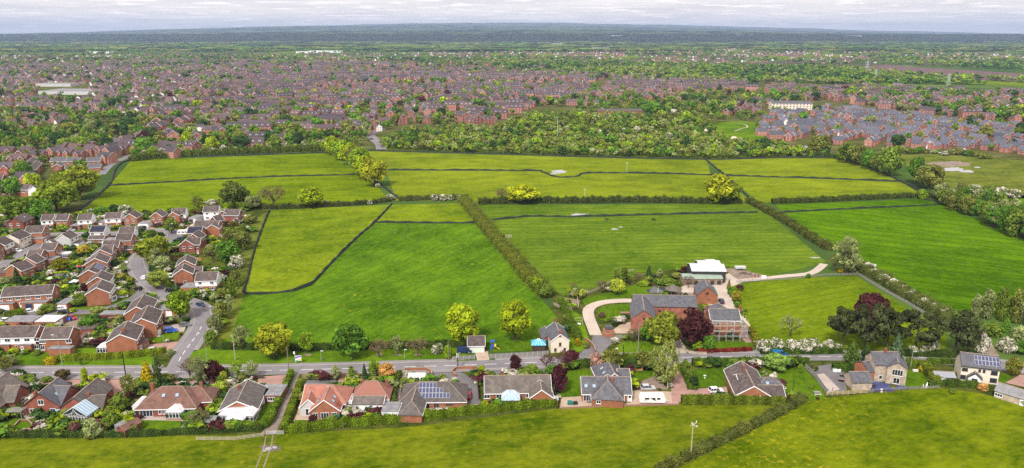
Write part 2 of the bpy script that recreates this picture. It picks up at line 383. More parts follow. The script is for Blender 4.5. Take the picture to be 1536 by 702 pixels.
def lobes(cent, rad, per, size, jit=0.5, flat=0.85, r=None):
    """leaf quads over the surface of many small lobes"""
    r = r or rng
    Cs, Ns, To = [], [], []
    for c, q in zip(cent, rad):
        m = max(4, int(per * (q / np.mean(rad)) ** 2)); d = sph(m, r)
        p = c + d * q * np.array([1, 1, flat]) * (0.82 + 0.25 * r.random((m, 1)))
        Cs.append(p); Ns.append(d + r.normal(size=(m, 3)) * jit); lt = r.random()
        To.append(np.clip(0.62 * lt + 0.38 * r.random(m), 0, 1))
    C = np.concatenate(Cs); Nn = np.concatenate(Ns); tone = np.concatenate(To)
    V, Q = leaf_quads(C, Nn, size, r); return V, Q, np.repeat(tone, 4)
def branches(mb, h, spread, n, r, base=0.3, thick=0.25, twigs=3):
    mb.bar((0, 0, -0.3), (0, 0, h * 0.45), thick, 0, thick * 0.7, 7)
    top = Vector((0, 0, h * 0.45))
    for k in range(n):
        a = k * 2.4 + r.random(); el = 0.5 + 0.8 * r.random()
        s = Vector((0, 0, h * (base + 0.15 * r.random())))
        e = s + Vector((math.cos(a) * spread * math.cos(el), math.sin(a) * spread * math.cos(el), h * 0.42 * math.sin(el) + 0.1 * h))
        mb.bar(s, e, thick * 0.45, 0, thick * 0.18, 5)
        for j in range(twigs):
            b = a + (r.random() - 0.5) * 2.2; st = s.lerp(e, 0.45 + 0.5 * r.random())
            e2 = st + Vector((math.cos(b), math.sin(b), 0.9)) * spread * 0.38
            mb.bar(st, e2, thick * 0.17, 0, thick * 0.07, 4)
    mb.bar(top, (0.2, 0.1, h * 0.75), thick * 0.6, 0, thick * 0.2, 5)
# prototype trees: 10 m high and 10 m wide; a tree scales them
def proto_round(seed, nl=54, per=52, size=0.34, cz=5.5, rz=4.5, rr=5.0, low=-0.9, jag=0.22, lr=1.45):
    r = np.random.default_rng(seed); d = sph(nl * 3, r); d = d[d[:, 2] > low][:nl]
    rad = lr * (0.65 + 0.6 * r.random(len(d)))
    k = (0.80 + jag * r.normal(size=(len(d), 1))).clip(0.35, 1.05)
    c = np.array([0, 0, cz]) + d * k * np.array([rr - lr * .8, rr - lr * .8, rz - lr * .6])
    inner = np.array([0, 0, cz]) + sph(8, r) * np.array([rr, rr, rz]) * 0.35
    c = np.concatenate([c, inner]); rad = np.concatenate([rad, np.full(8, lr * 1.25)])
    return lobes(c, rad, per, size, r=r)
def proto_airy(seed):
    r = np.random.default_rng(seed); n = 60; z = 2.2 + 7.6 * r.random(n) ** 0.9; a = r.random(n) * 6.28
    rad = (np.sin(np.clip((z - 1.5) / 8.8, 0, 1) * math.pi) ** 0.7) * 4.3 * np.sqrt(r.random(n))
    c = np.stack([np.cos(a) * rad, np.sin(a) * rad, z], 1); return lobes(c, np.full(n, 0.85) * (0.6 + 0.7 * r.random(n)), 22, 0.23, 0.9, r=r)
def proto_bare(seed):
    r = np.random.default_rng(seed); d = sph(70, r); d = d[d[:, 2] > -0.4]
    c = np.array([0, 0, 6.0]) + d * np.array([4.5, 4.5, 3.5]) * (0.6 + 0.4 * r.random((len(d), 1)))
    return lobes(c, np.full(len(d), 0.8), 15, 0.17, 1.2, r=r)
def proto_cone(seed):
    r = np.random.default_rng(seed); n = 1500; z = r.random(n) ** 0.75 * 0.0 + (1 - np.sqrt(r.random(n))) * 9.6 + 0.3
    lay = 0.86 + 0.2 * np.sin(z * 5.2); rad = 4.9 * (1 - z / 10.1) ** 0.85 * lay * (0.86 + 0.16 * r.random(n)); a = r.random(n) * 6.28
    rad *= 1 + 0.12 * np.sin(a * 7 + z * 2)
    C = np.stack([np.cos(a) * rad, np.sin(a) * rad, z], 1); Nn = np.stack([np.cos(a), np.sin(a), np.full(n, 0.55)], 1) + r.normal(size=(n, 3)) * 0.5
    V, Q = leaf_quads(C, Nn, 0.36, r); return V, Q, np.repeat(np.clip(0.5 + 0.35 * np.sin(z * 5.2) * 0.6 + 0.3 * r.normal(size=n), 0, 1), 4)
def proto_pine(seed):
    r = np.random.default_rng(seed); n = 30; z = 3.4 + 6.0 * r.random(n); a = r.random(n) * 6.28
    rad = (1.5 + 3.2 * np.sin(np.clip((z - 2) / 8.2, 0, 1) * math.pi)) * np.sqrt(0.15 + 0.85 * r.random(n))
    c = np.stack([np.cos(a) * rad, np.sin(a) * rad, z], 1); return lobes(c, 1.5 * (0.6 + 0.6 * r.random(n)), 60, 0.27, 0.6, 0.45, r)
def proto_bush(seed, nl=22):
    r = np.random.default_rng(seed); d = sph(nl * 3, r); d = d[d[:, 2] > -0.15][:nl]
    c = np.array([0, 0, 3.0]) + d * np.array([3.3, 3.3, 4.4]) * (0.75 + 0.2 * r.random((len(d), 1)))
    rad = 2.0 * (0.6 + 0.6 * r.random(len(d))); return lobes(np.concatenate([c, [[0, 0, 2.5]]]), np.append(rad, 3.4), 60, 0.42, r=r)
def proto_column(seed):
    r = np.random.default_rng(seed); n = 26; z = 1.2 + 7.8 * np.arange(n) / n; a = r.random(n) * 6.28
    rad = 2.6 * np.sin(np.clip((z) / 10, 0, 1) * math.pi) ** 0.6 * r.random(n)
    c = np.stack([np.cos(a) * rad, np.sin(a) * rad, z], 1); return lobes(c, 1.9 * (0.7 + 0.5 * r.random(n)), 46, 0.36, r=r)
KINDS = {'oak': [proto_round(i, jag=0.28) for i in (1, 2, 3, 4)], 'round': [proto_round(i, 56, 55, 0.32, 5.4, 4.6, 5.0, -0.95, 0.1, 1.3) for i in (11, 12, 13)],
         'airy': [proto_airy(i) for i in (21, 22)], 'bare': [proto_bare(i) for i in (31, 32)], 'cone': [proto_cone(i) for i in (41, 42)],
         'pine': [proto_pine(i) for i in (51, 52, 53)], 'bush': [proto_bush(i) for i in (61, 62, 63)], 'column': [proto_column(i) for i in (71, 72)]}
CROWN = {}
for k, lst in KINDS.items():
    CROWN[k] = []
    for V, Q, tone in lst:
        CROWN[k].append((np_mesh('crown', V, Q, LEAF, tone), np_mesh('crown', V, Q, BLOSSOM, tone)))
TRUNK = {}
for k in KINDS:
    r = random.Random(hash(k) % 97 if False else len(k)); mb = MB()
    if k in ('cone', 'column'): mb.bar((0, 0, -.3), (0, 0, 9.0), 0.3, 0, 0.05, 7)
    elif k == 'pine':
        mb.bar((0, 0, -.3), (0.1, 0, 8.6), 0.34, 0, 0.12, 7)
        for q in range(10):
            a = q * 2.4; z = 3.5 + q * 0.5; mb.bar((0, 0, z), (math.cos(a) * 3, math.sin(a) * 3, z + 1), 0.12, 0, 0.04, 5)
    elif k == 'bush':
        for q in range(5): mb.bar((0, 0, -.2), (math.cos(q * 1.3) * 2, math.sin(q * 1.3) * 2, 4), 0.2, 0, 0.06, 5)
    elif k == 'bare': branches(mb, 10, 4.6, 10, r, 0.22, 0.34, 5)
    elif k == 'airy': branches(mb, 10, 3.0, 9, r, 0.25, 0.2, 3)
    else: branches(mb, 10, 3.6, 8, r, 0.22, 0.42, 2)
    TRUNK[k] = (mb.mesh('trunk', BARK), mb.mesh('trunk', BARKW))
COLS = {'yel': (0.25, 0.315, 0.012), 'lime': (0.18, 0.265, 0.016), 'green': (0.085, 0.175, 0.018), 'mid': (0.135, 0.19, 0.026), 'dark': (0.04, 0.078, 0.02),
        'olive': (0.16, 0.175, 0.035), 'grey': (0.20, 0.225, 0.085), 'pale': (0.24, 0.28, 0.11), 'copper': (0.08, 0.026, 0.028), 'brown': (0.19, 0.145, 0.07), 'darkpine': (0.058, 0.070, 0.026),
        'gold': (0.34, 0.25, 0.012), 'orange': (0.55, 0.32, 0.10), 'pink': (0.48, 0.29, 0.22), 'haw': (0.14, 0.17, 0.055), 'red': (0.28, 0.04, 0.035), 'white': (0.45, 0.42, 0.34)}
tree_i = [0]
def tree(px, yb, yt, wp, kind, colr, label, cat='tree', group=None, name=None, pale=False, p=None, h=None, wm=None, rz=None):
    if p is None: p = g(px, yb)
    if h is None: h = above(p, yt) * 0.97
    if wm is None: wm = wp * depth(p) / F
    i = tree_i[0]; tree_i[0] += 1
    nm = name or {'cone': 'conifer', 'pine': 'pine_tree', 'bush': 'shrub', 'airy': 'birch_tree' if pale else 'young_tree', 'bare': 'budding_tree', 'column': 'columnar_tree'}.get(kind, 'broadleaf_tree')
    root = empty(nm, p, rnd.random() * 6.28 if rz is None else rz)
    tag(root, label, cat, group)
    pr = CROWN[kind][i % len(CROWN[kind])]
    S = Matrix.Diagonal((wm / 10, wm / 10, h / 10, 1))
    o = obj('crown', pr[1] if colr in ('haw',) else pr[0], root, S)
    c = COLS[colr] if isinstance(colr, str) else tuple(1.3 * v for v in colr)
    k = (0.9 + 0.2 * rnd.random()) * (1.42 if c[1] > c[0] else 1.1); o.color = (c[0] * k, c[1] * k, c[2] * k, 1)
    kt = min(wm, h) / 10
    obj('trunk', TRUNK[kind][1 if pale else 0], root, Matrix.Diagonal((kt, kt, h / 10, 1)))
    return root
def hedge(pts, wid, hgt, colr, label, cat='hedge', group=None, rag=0.15, name='hedge', blossom=False, P=None, lump=0.0, size=None, z0=0.0):
    P = P or [g(x, y) for x, y in pts]
    P = smooth_path(P, 2.0)
    dist = depth(P[len(P) // 2]); s = size or max(0.13, 0.42 * dist / 1000)
    seg = [(P[i + 1] - P[i]).length for i in range(len(P) - 1)]; Ltot = sum(seg)
    n = int(Ltot * (2 * hgt + wid) / (s * s * 2.6)); n = min(n, 26000)
    cum = np.concatenate([[0], np.cumsum(seg)]); u = rng.random(n) * Ltot; idx = np.clip(np.searchsorted(cum, u) - 1, 0, len(seg) - 1)
    A = np.array([tuple(p) for p in P]); f = ((u - cum[idx]) / np.maximum(np.array(seg)[idx], 1e-6))[:, None]
    base = A[idx] * (1 - f) + A[idx + 1] * f
    sd = np.array([tuple(side(P, i)) for i in range(len(P))])[idx]
    q = rng.random(n) * (2 * hgt + wid)
    ph = rng.random(4) * 6.28
    lum = 1 + lump * (0.5 * np.sin(u * 1.1 + ph[0]) + 0.5 * np.sin(u * 0.43 + ph[1]) + 0.35 * np.sin(u * 2.3 + ph[2]))
    off = np.where(q < hgt, -wid / 2, np.where(q > hgt + wid, wid / 2, q - hgt - wid / 2)); zz_ = np.where(q < hgt, q, np.where(q > hgt + wid, 2 * hgt + wid - q, hgt))
    nv = np.where((q < hgt)[:, None], -sd + [0, 0, .35], np.where((q > hgt + wid)[:, None], sd + [0, 0, .35], np.array([0, 0, 1.0])))
    C = base + sd * (off * lum)[:, None]; C[:, 2] = zz_ * lum + z0
    C += rng.normal(size=(n, 3)) * rag
    C[:, 2] = np.maximum(C[:, 2], 0.02 + z0)
    V, Q = leaf_quads(C, nv + rng.normal(size=(n, 3)) * 0.55, s)
    clump = 0.5 + 0.25 * np.sin(u * 1.9 + ph[3]) + 0.2 * np.sin(u * 0.7) + rng.normal(size=n) * 0.16
    tone = np.repeat(np.clip(clump, 0, 1), 4)
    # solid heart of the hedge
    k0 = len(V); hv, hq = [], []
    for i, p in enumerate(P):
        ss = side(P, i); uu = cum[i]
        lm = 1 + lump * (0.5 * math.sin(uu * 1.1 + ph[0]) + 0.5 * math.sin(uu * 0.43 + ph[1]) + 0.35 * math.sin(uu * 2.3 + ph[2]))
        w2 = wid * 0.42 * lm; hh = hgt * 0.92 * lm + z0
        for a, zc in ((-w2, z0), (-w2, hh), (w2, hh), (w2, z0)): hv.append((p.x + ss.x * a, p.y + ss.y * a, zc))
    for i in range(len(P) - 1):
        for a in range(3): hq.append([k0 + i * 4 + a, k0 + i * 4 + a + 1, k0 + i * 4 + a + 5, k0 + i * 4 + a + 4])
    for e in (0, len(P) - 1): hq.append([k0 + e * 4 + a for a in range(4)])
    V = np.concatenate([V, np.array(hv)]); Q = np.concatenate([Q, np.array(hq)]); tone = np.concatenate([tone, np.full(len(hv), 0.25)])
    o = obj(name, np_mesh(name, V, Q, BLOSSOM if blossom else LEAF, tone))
    c = COLS[colr] if isinstance(colr, str) else colr
    o.color = (c[0] * 1.55, c[1] * 1.6, c[2] * 1.2, 1); return tag(o, label, cat, group)

# ------------------------------------------------------------------ houses
WCACHE = {}; FOOT = []
def in_foot(x, y, pad=0.0):
    for fx, fy, th, a, b in FOOT:
        dx, dy = x - fx, y - fy
        if abs(dx) > 40 or abs(dy) > 40: continue
        c, s = math.cos(th), math.sin(th)
        if abs(dx * c + dy * s) < a + pad and abs(-dx * s + dy * c) < b + pad: return True
    return False
def winmesh(w, h, style, fm, gm):
    key = (round(w, 2), round(h, 2), style, fm.name, gm.name)
    if key not in WCACHE:
        a = MB(); t = 0.09; y0, y1 = -0.08, 0.0
        a.box(-w/2, w/2, y0, y1, 0, t); a.box(-w/2, w/2, y0, y1, h - t, h); a.box(-w/2, -w/2 + t, y0, y1, t, h - t); a.box(w/2 - t, w/2, y0, y1, t, h - t)
        nb = max(1, round(w / 0.75)) if style == 'w' else max(2, round(w / 0.85))
        for k in range(1, nb):
            x = -w/2 + w * k / nb; a.box(x - 0.04, x + 0.04, y0, y1, t, h - t)
        if style == 'w': a.box(-w/2 - 0.06, w/2 + 0.06, -0.14, 0.0, -0.09, -0.002)
        b = MB(); b.box(-w/2 + 0.03, w/2 - 0.03, -0.045, -0.012, 0.03, h - 0.03)
        WCACHE[key] = (a.mesh('window', fm), b.mesh('pane', gm))
    return WCACHE[key]
def faceM(face, L_, d):
    if face == 'f': return T(0, -d / 2, 0, 0)
    if face == 'r': return T(L_ / 2, 0, 0, R(90))
    if face == 'b': return T(0, d / 2, 0, R(180))
    return T(-L_ / 2, 0, 0, R(-90))
def opening(root, FM, u, z, w, h, typ, fm=UPVC):
    M = FM @ T(u, -0.012, z)
    if typ in 'wp':
        a, b = winmesh(w, h, typ, fm, GLASS)
        o = obj('window' if typ == 'w' else 'patio_door', a, root, M); obj('pane', b, o)
    elif typ == 'd':
        mb = MB(); mb.box(-w/2, w/2, -0.07, 0, 0, h); mb.box(-w/4, w/4, -0.09, -0.071, h*.55, h*.9, 1); mb.build('door', [fm, GLASS], root, M)
    else:
        mat = {'g': UPVC, 'n': NAVYP, 'k': BLACKBOARD, 'e': simple_once('sage_door', (0.62, 0.70, 0.62)), 't': FENCEW, 'r': BRICK_D}[typ]
        mb = MB(); nb = 5
        for k in range(nb): mb.box(-w/2, w/2, -0.08 + 0.012 * (k % 2), 0, h * k / nb, h * (k + 1) / nb - 0.015)
        mb.build('garage_door', mat, root, M)
SONCE = {}
def simple_once(n, c):
    if n not in SONCE: SONCE[n] = simple(n, c, var=0.06)
    return SONCE[n]
def gable_walls(mb, L_, d, he, rise):
    a, b = L_ / 2, d / 2
    mb.face([(-a, -b, -.3), (a, -b, -.3), (a, -b, he), (-a, -b, he)]); mb.face([(a, b, -.3), (-a, b, -.3), (-a, b, he), (a, b, he)])
    mb.face([(a, -b, -.3), (a, b, -.3), (a, b, he), (a, 0, he + rise), (a, -b, he)]); mb.face([(-a, b, -.3), (-a, -b, -.3), (-a, -b, he), (-a, 0, he + rise), (-a, b, he)])
def block(root, M, L_, d, he, rise, wall, roof, hip=0, trim=UPVC, wins=(), auto='', upper=None, lower=None, chim=(), solar=None, sky_l=(), ridge=True, over=0.28, gutter=True, wallname='wall', fm=UPVC, lab_roof=None, hl=None, hr=None):
    """one roofed volume; M = its frame in the thing's own frame; local x runs along the ridge"""
    a, b = L_ / 2, d / 2; mb = MB()
    hl = hip if hl is None else hl; hr = hip if hr is None else hr
    if rise <= 0.01:
        mb.box(-a, a, -b, b, -.3, he)
    elif hl and hr:
        mb.box(-a, a, -b, b, -.3, he + 0.02)
    else: 
        mb.face([(-a, -b, -.3), (a, -b, -.3), (a, -b, he), (-a, -b, he)]); mb.face([(a, b, -.3), (-a, b, -.3), (-a, b, he), (a, b, he)])
        for s, hh in ((1, hr), (-1, hl)):
            q = [(s*a, -b*s, -.3), (s*a, b*s, -.3), (s*a, b*s, he)] + ([] if hh else [(s*a, 0, he + rise)]) + [(s*a, -b*s, he)]
            mb.face(q)
    wo_ = mb.build(wallname, wall, root, M)
    Mr = T(root.location.x, root.location.y, 0, root.rotation_euler[2]) @ M; FOOT.append((Mr.translation.x, Mr.translation.y, Mr.to_euler().z, a, b))
    rb = MB(); tk = 0.16; k = rise / b if b else 0; eo = over; go = 0.22
    if rise <= 0.01:
        rb.box(-a - .12, a + .12, -b - .12, b + .12, he + .002, he + 0.16, 0)
    else:
        ze = he - k * eo + 0.03
        xl, xr = -a - (eo if hl else go), a + (eo if hr else go)
        rl = -a + b if hl else -a - go; rr_ = a - b if hr else a + go
        if rl > rr_: rl = rr_ = 0
        zr = he + rise + 0.03 + (0 if not (hl and hr and rl == rr_) else 0)
        fl = (xl, -b - eo, ze); fr = (xr, -b - eo, ze); bl = (xl, b + eo, ze); br = (xr, b + eo, ze); pl = (rl, 0, zr); pr = (rr_, 0, zr)
        up = lambda p: (p[0], p[1], p[2] + tk)
        rb.face([up(fl), up(fr), up(pr), up(pl)]); rb.face([up(br), up(bl), up(pl), up(pr)])
        rb.face([fr, fl, pl, pr]); rb.face([bl, br, pr, pl])
        rb.face([fl, fr, up(fr), up(fl)]); rb.face([br, bl, up(bl), up(br)])
        if hl: rb.face([up(bl), up(fl), up(pl)]); rb.face([bl, fl, up(fl), up(bl)])
        else: rb.face([fl, pl, up(pl), up(fl)][::-1]); rb.face([pl, bl, up(bl), up(pl)][::-1])
        if hr: rb.face([up(fr), up(br), up(pr)]); rb.face([fr, br, up(br), up(fr)])
        else: rb.face([fr, pr, up(pr), up(fr)]); rb.face([pr, br, up(br), up(pr)])
        if ridge:
            if rr_ - rl > 0.3: rb.box(rl, rr_, -0.14, 0.14, zr + tk - 0.05, zr + tk + 0.07, 1)
            for hh, pt, cs in ((hl, pl, (fl, bl)), (hr, pr, (fr, br))):
                if hh:
                    for c in cs: rb.bar(up(c), up(pt), 0.11, 1, n=4)
    ro = rb.build('roof', [roof, RIDGE], root, M)
    if rise > 0.01 and trim is not None:
        for s, hh in ((1, hr), (-1, hl)):
            if hh: continue
            t_ = MB(); x = s * (a + go)
            for e in (-1, 1):
                p0 = Vector((x, e * (b + eo), he - k * eo + 0.03)); p1 = Vector((x, 0, he + rise + 0.03)); dd = Vector((0, 0, 0.24)); ox = Vector((s * 0.05, 0, 0)); dz = Vector((0, 0, -0.06))
                q = [p0 + ox + dz, p1 + ox + dz, p1 + ox + dd, p0 + ox + dd]; t_.face(q if e * s < 0 else q[::-1])
                q2 = [v - ox * 1.8 for v in q]; t_.face(q2[::-1] if e * s < 0 else q2); t_.face([q[2], q[3], q2[3], q2[2]]); t_.face([q[0], q[1], q2[1], q2[0]])
            t_.build('bargeboard', trim, root, M)
        if gutter:
            for e in (-1, 1):
                t_ = MB(); t_.box(-a - go, a + go, -0.06, 0.06, he - k * eo - 0.1, he - k * eo + 0.11); t_.build('gutter', trim, root, M @ T(0, e * (b + eo + 0.07), 0))
    for u in chim:                                   # brick stack astride the ridge, two pots
        u, v = u if isinstance(u, tuple) else (u, 0.0)
        c = MB(); zt = he + rise - abs(v) * k
        c.box(u - .42, u + .42, v - .35, v + .35, zt - 0.9, zt + 1.15); c.box(u - .48, u + .48, v - .41, v + .41, zt + 1.151, zt + 1.28); 
        for e in (-.2, .2): c.lathe([(.11, zt + 1.28), (.13, zt + 1.62), (.05, zt + 1.621)], 8, 1, (u + e, v, 0))
        c.build('chimney', [BRICK_D, ROOF_RED], ro)
    sl = math.atan2(rise, b) if b else 0
    def slope(face, u, v):                            # v metres up the slope from the eaves
        s = -1 if face == 'f' else 1
        base = T(0, 0, 0, 0 if face == 'f' else math.pi)
        return base @ Matrix.Translation((u, -b + v * math.cos(sl), he + 0.03 + v * math.sin(sl))) @ Matrix.Rotation(sl, 4, 'X') @ Matrix.Translation((0, 0, tk + 0.02))
    if solar:
        face, u0, v0, cols, rows, pw, ph, mt = solar
        key = ('sol', pw, ph, mt.name)
        if key not in WCACHE:
            q = MB(); q.box(-pw/2 + .03, pw/2 - .03, .03, ph - .03, 0.0, 0.07, 1); q.box(-pw/2 + .09, pw/2 - .09, .09, ph - .09, 0.071, 0.08, 0); WCACHE[key] = q.mesh('solar_panel', [mt, STEEL if mt is SOLARL else BLACKST])
        for j in range(rows):
            nc = cols[j] if isinstance(cols, (list, tuple)) else cols
            for i in range(nc): obj('solar_panel', WCACHE[key], ro, slope(face, u0 + (i + .5) * pw, v0 + j * ph))
    for face, u, v in sky_l:
        q = MB(); q.box(-.5, .5, 0, 1.1, 0, .1, 1); q.box(-.4, .4, .1, 1.0, .101, .12, 0); q.build('skylight', [GLASSB, FELT], ro, slope(face, u, v))
    if upper is not None:                             # boarded or rendered upper storey
        mat_u, zu, faces = upper
        for fc in faces:
            FM = M @ faceM(fc, L_, d); wd = (L_ if fc in 'fb' else d) + 0.06; q = MB()
            q.box(-wd/2, wd/2, -0.05, 0, zu, he - 0.02)
            if fc in 'lr' and not (hl if fc == 'l' else hr):
                q.face([(-wd/2, -.05, he - .02), (wd/2, -.05, he - .02), (0, -.05, he + rise - .03)])
            q.build('cladding', mat_u, root, FM @ T(0, -0.003, 0))
    wl = list(wins)
    for fc in auto:
        two = he > 4; ln = L_ if fc in 'fb' else d
        if fc in 'fb':
            n = max(2, int(ln / 2.9))
            for i in range(n):
                u = -ln/2 + ln * (i + .5) / n
                if two: wl.append((fc, u, 3.35, 1.5 if i % 2 == 0 else 1.1, 1.2, 'w'))
                if i == n // 2 and fc == 'f': wl.append((fc, u, 0.02, 0.95, 2.05, 'd'))
                else: wl.append((fc, u, 0.85, 1.7, 1.25, 'w'))
        else:
            for u in (-ln / 4, ln / 4):
                if two: wl.append((fc, u, 3.3, 1.2, 1.2, 'w'))
                wl.append((fc, u, 0.85, 1.5, 1.25, 'w'))
    up_off = 0.062 if upper else 0.0
    for fc, u, z, ww, hh, ty in wl:
        off = up_off if (upper and fc in upper[2] and z >= upper[1] - 0.3) else 0.0
        opening(root, M @ faceM(fc, L_, d) @ T(0, -off, 0), u, z, ww, hh, ty, fm)
    return ro
def ridge_frame(rp, z):
    p1, p2 = g(rp[0], rp[1], z), g(rp[2], rp[3], z); c = (p1 + p2) / 2; dv = p2 - p1
    return Vector((c.x, c.y, 0)), math.atan2(dv.y, dv.x), dv.length
def house(rp, label, d=7.5, he=5.0, rise=2.5, wall=None, roof=None, hip=0, wings=(), name='house', cat='house', group=None, flats=(), minL=0, **kw):
    wall = wall or BRICK; roof = roof or ROOF_BR
    c, th, ln = ridge_frame(rp, he + rise)
    el, er = (d / 2 if kw.get('hl', hip) else -.22), (d / 2 if kw.get('hr', hip) else -.22)
    c += Vector((math.cos(th), math.sin(th), 0)) * (er - el) / 2; L_ = max(ln + el + er, 2.5)
    if minL > L_: c += Vector((math.cos(th), math.sin(th), 0)) * (minL - L_) / 2; L_ = minL
    root = empty(name, c, th); tag(root, label, cat, group)
    block(root, Matrix.Identity(4), L_, d, he, rise, wall, roof, hip, **kw)
    inv = T(c.x, c.y, 0, th).inverted()
    for wg in wings:
        wg = dict(wg); r2 = wg.pop('rp'); dd = wg.pop('d', 6.0); h2 = wg.pop('he', he); ri = wg.pop('rise', dd / 2 * rise / (d / 2)); wl = wg.pop('wall', wall); rf = wg.pop('roof', roof); hp = wg.pop('hip', 0); mL = wg.pop('minL', 0)
        c2, t2, l2 = ridge_frame(r2, h2 + ri)
        kk = dict(trim=kw.get('trim', UPVC)); kk.update(wg)
        h_l = kk.get('hl', hp); h_r = kk.get('hr', hp)
        el, er = (dd / 2 if h_l else -.22), (dd / 2 if h_r else -.22); L2 = max(l2 + el + er, 1.5); sh = (er - el) / 2 + max(0, mL - L2) / 2
        c2 += Vector((math.cos(t2), math.sin(t2), 0)) * sh
        block(root, inv @ T(c2.x, c2.y, 0, t2), max(L2, mL), dd, h2, ri, wl, rf, hp, **kk)
    for fl in flats: flat(root, inv, *fl[:6], **(fl[6] if len(fl) > 6 else {}))
    return root
def flat(root, inv, px, py, wd, dp, hh, rz, wall=None, roof=None, wins=(), name='extension', **kw):
    """flat-roofed box whose front bottom edge centre is at pixel (px,py); rz relative to the picture (0 = facing the camera)"""
    p = g(px, py); M = T(p.x, p.y, 0, R(rz)) @ T(0, dp / 2, 0)
    block(root, inv @ M, wd, dp, hh, 0, wall or BRICK, roof or FELT, 0, None, wins=wins, wallname='extension_wall')
def garage(px, py, wd, dp, hh, rz, label, wall=None, roof=None, wins=(), name='flat_roof_garage', cat='garage', rise=0, group=None, trim=None):
    p = g(px, py); M = T(p.x, p.y, 0, R(rz)) @ T(0, dp / 2, 0)
    root = empty(name, M.translation, R(rz)); tag(root, label, cat, group)
    block(root, Matrix.Identity(4), wd, dp, hh, rise, wall or BRICK, roof or FELT, 0, trim, wins=wins)
    return root
def conservatory(root, px, py, wd, dp, hh, rise, rz, roofm=None, roofname='roof', pane=GLASSB, dwarf=BRICK, label=None, hipped=True):
    """glazed room on a dwarf wall: front edge centre at pixel (px,py)"""
    p = g(px, py); Mw = T(p.x, p.y, 0, R(rz)) @ T(0, dp / 2, 0)
    M = T(root.location.x, root.location.y, 0, root.rotation_euler[2]).inverted() @ Mw
    a, b = wd / 2, dp / 2
    q = MB(); q.box(-a, a, -b, b, -.2, .55); q.build('dwarf_wall', dwarf, root, M)
    fr = MB(); gl = MB()
    def side_run(x0, y0, x1, y1):
        n = max(2, int(math.hypot(x1 - x0, y1 - y0) / 0.9))
        for k in range(n + 1):
            x, y = x0 + (x1 - x0) * k / n, y0 + (y1 - y0) * k / n; fr.box(x - .06, x + .06, y - .06, y + .06, .55, hh)
        fr.box(min(x0, x1) - .055, max(x0, x1) + .055, min(y0, y1) - .055, max(y0, y1) + .055, .551, .66); fr.box(min(x0, x1) - .055, max(x0, x1) + .055, min(y0, y1) - .055, max(y0, y1) + .055, hh - .42, hh - .34)
        fr.box(min(x0, x1) - .075, max(x0, x1) + .075, min(y0, y1) - .075, max(y0, y1) + .075, hh, hh + .14)
        gl.box(min(x0, x1) - .015, max(x0, x1) + .015, min(y0, y1) - .015, max(y0, y1) + .015, .66, hh)
    side_run(-a, -b, a, -b); side_run(-a, -b, -a, b); side_run(a, -b, a, b)
    fr.build('window_frame', UPVC, root, M); gl.build('pane', GLASS, root, M)
    rf = MB(); z0 = hh + .15; z1 = z0 + rise; ins = min(a, b) * 0.9 if hipped else 0
    A, B, C, D = (-a - .15, -b - .15, z0), (a + .15, -b - .15, z0), (a + .15, b, z0), (-a - .15, b, z0)
    if hipped: P1, P2 = (-a + ins, -b + ins, z1), (a - ins, -b + ins, z1); P3, P4 = (-a + ins, b, z1), (a - ins, b, z1)
    else: P1 = P2 = (0, -b - .15, z1); P3 = P4 = (0, b, z1)
    if hipped:
        faces = [[A, B, P2, P1], [B, C, P4, P2], [D, A, P1, P3], [P1, P2, P4, P3]]
    else: faces = [[A, (0, -b - .15, z0), (0, b, z0), D], [B, C, P4, P2], [D, A, P1, P3]]; faces = faces[1:]
    for f_ in faces: rf.face(f_)
    if not hipped: fr2 = MB(); fr2.face([A, B, P1]); fr2.build('gable_glazing', [GLASS], root, M)
    rf.build('conservatory_roof', roofm or PALE, root, M)
    rb = MB()
    def lerp(p_, q_, k): return tuple(p_[i] * (1 - k) + q_[i] * k + (0.05 if i == 2 else 0) for i in range(3))
    for f_ in faces:
        if len(f_) < 4: continue
        n = 5
        for k in range(n + 1): rb.bar(lerp(f_[0], f_[1], k / n), lerp(f_[3], f_[2], k / n), 0.045, 0, n=4)
    if not hipped:
        for k in range(1, 8):
            x = -a + wd * k / 8; rb.bar((x, -b - .17, z0), (x * .15, -b - .17, z0 + rise * (1 - abs(x) / a)), .04, 0, n=4)
    rb.build('glazing_bar', UPVC, root, M)

# ------------------------------------------------------------------ cars
def car_profile(kind):
    if kind == 'van':   # lower body outline (x,z) and cabin outline
        body = [(-2.45, .35), (-2.5, 1.0), (-2.45, 1.05), (2.1, 1.05), (2.5, .9), (2.5, .35)]; cab = [(-2.46, 1.05), (-2.4, 1.95), (1.2, 1.95), (2.0, 1.05)]; wb = 1.55
    elif kind == 'suv':
        body = [(-2.2, .4), (-2.25, .95), (-2.15, 1.02), (1.1, 1.02), (2.1, .9), (2.25, .6), (2.2, .4)]; cab = [(-2.12, 1.02), (-1.75, 1.68), (.35, 1.7), (1.15, 1.02)]; wb = 1.35
    elif kind == 'estate':
        body = [(-2.25, .3), (-2.3, .8), (-2.2, .9), (1.0, .9), (2.15, .75), (2.3, .5), (2.25, .3)]; cab = [(-2.15, .9), (-1.75, 1.45), (.2, 1.46), (1.05, .9)]; wb = 1.4
    else:
        body = [(-2.0, .3), (-2.05, .8), (-1.95, .92), (.95, .92), (1.85, .78), (2.05, .5), (2.0, .3)]; cab = [(-1.92, .92), (-1.5, 1.48), (.1, 1.5), (.95, .92)]; wb = 1.25
    return body, cab, wb
CARM = {}
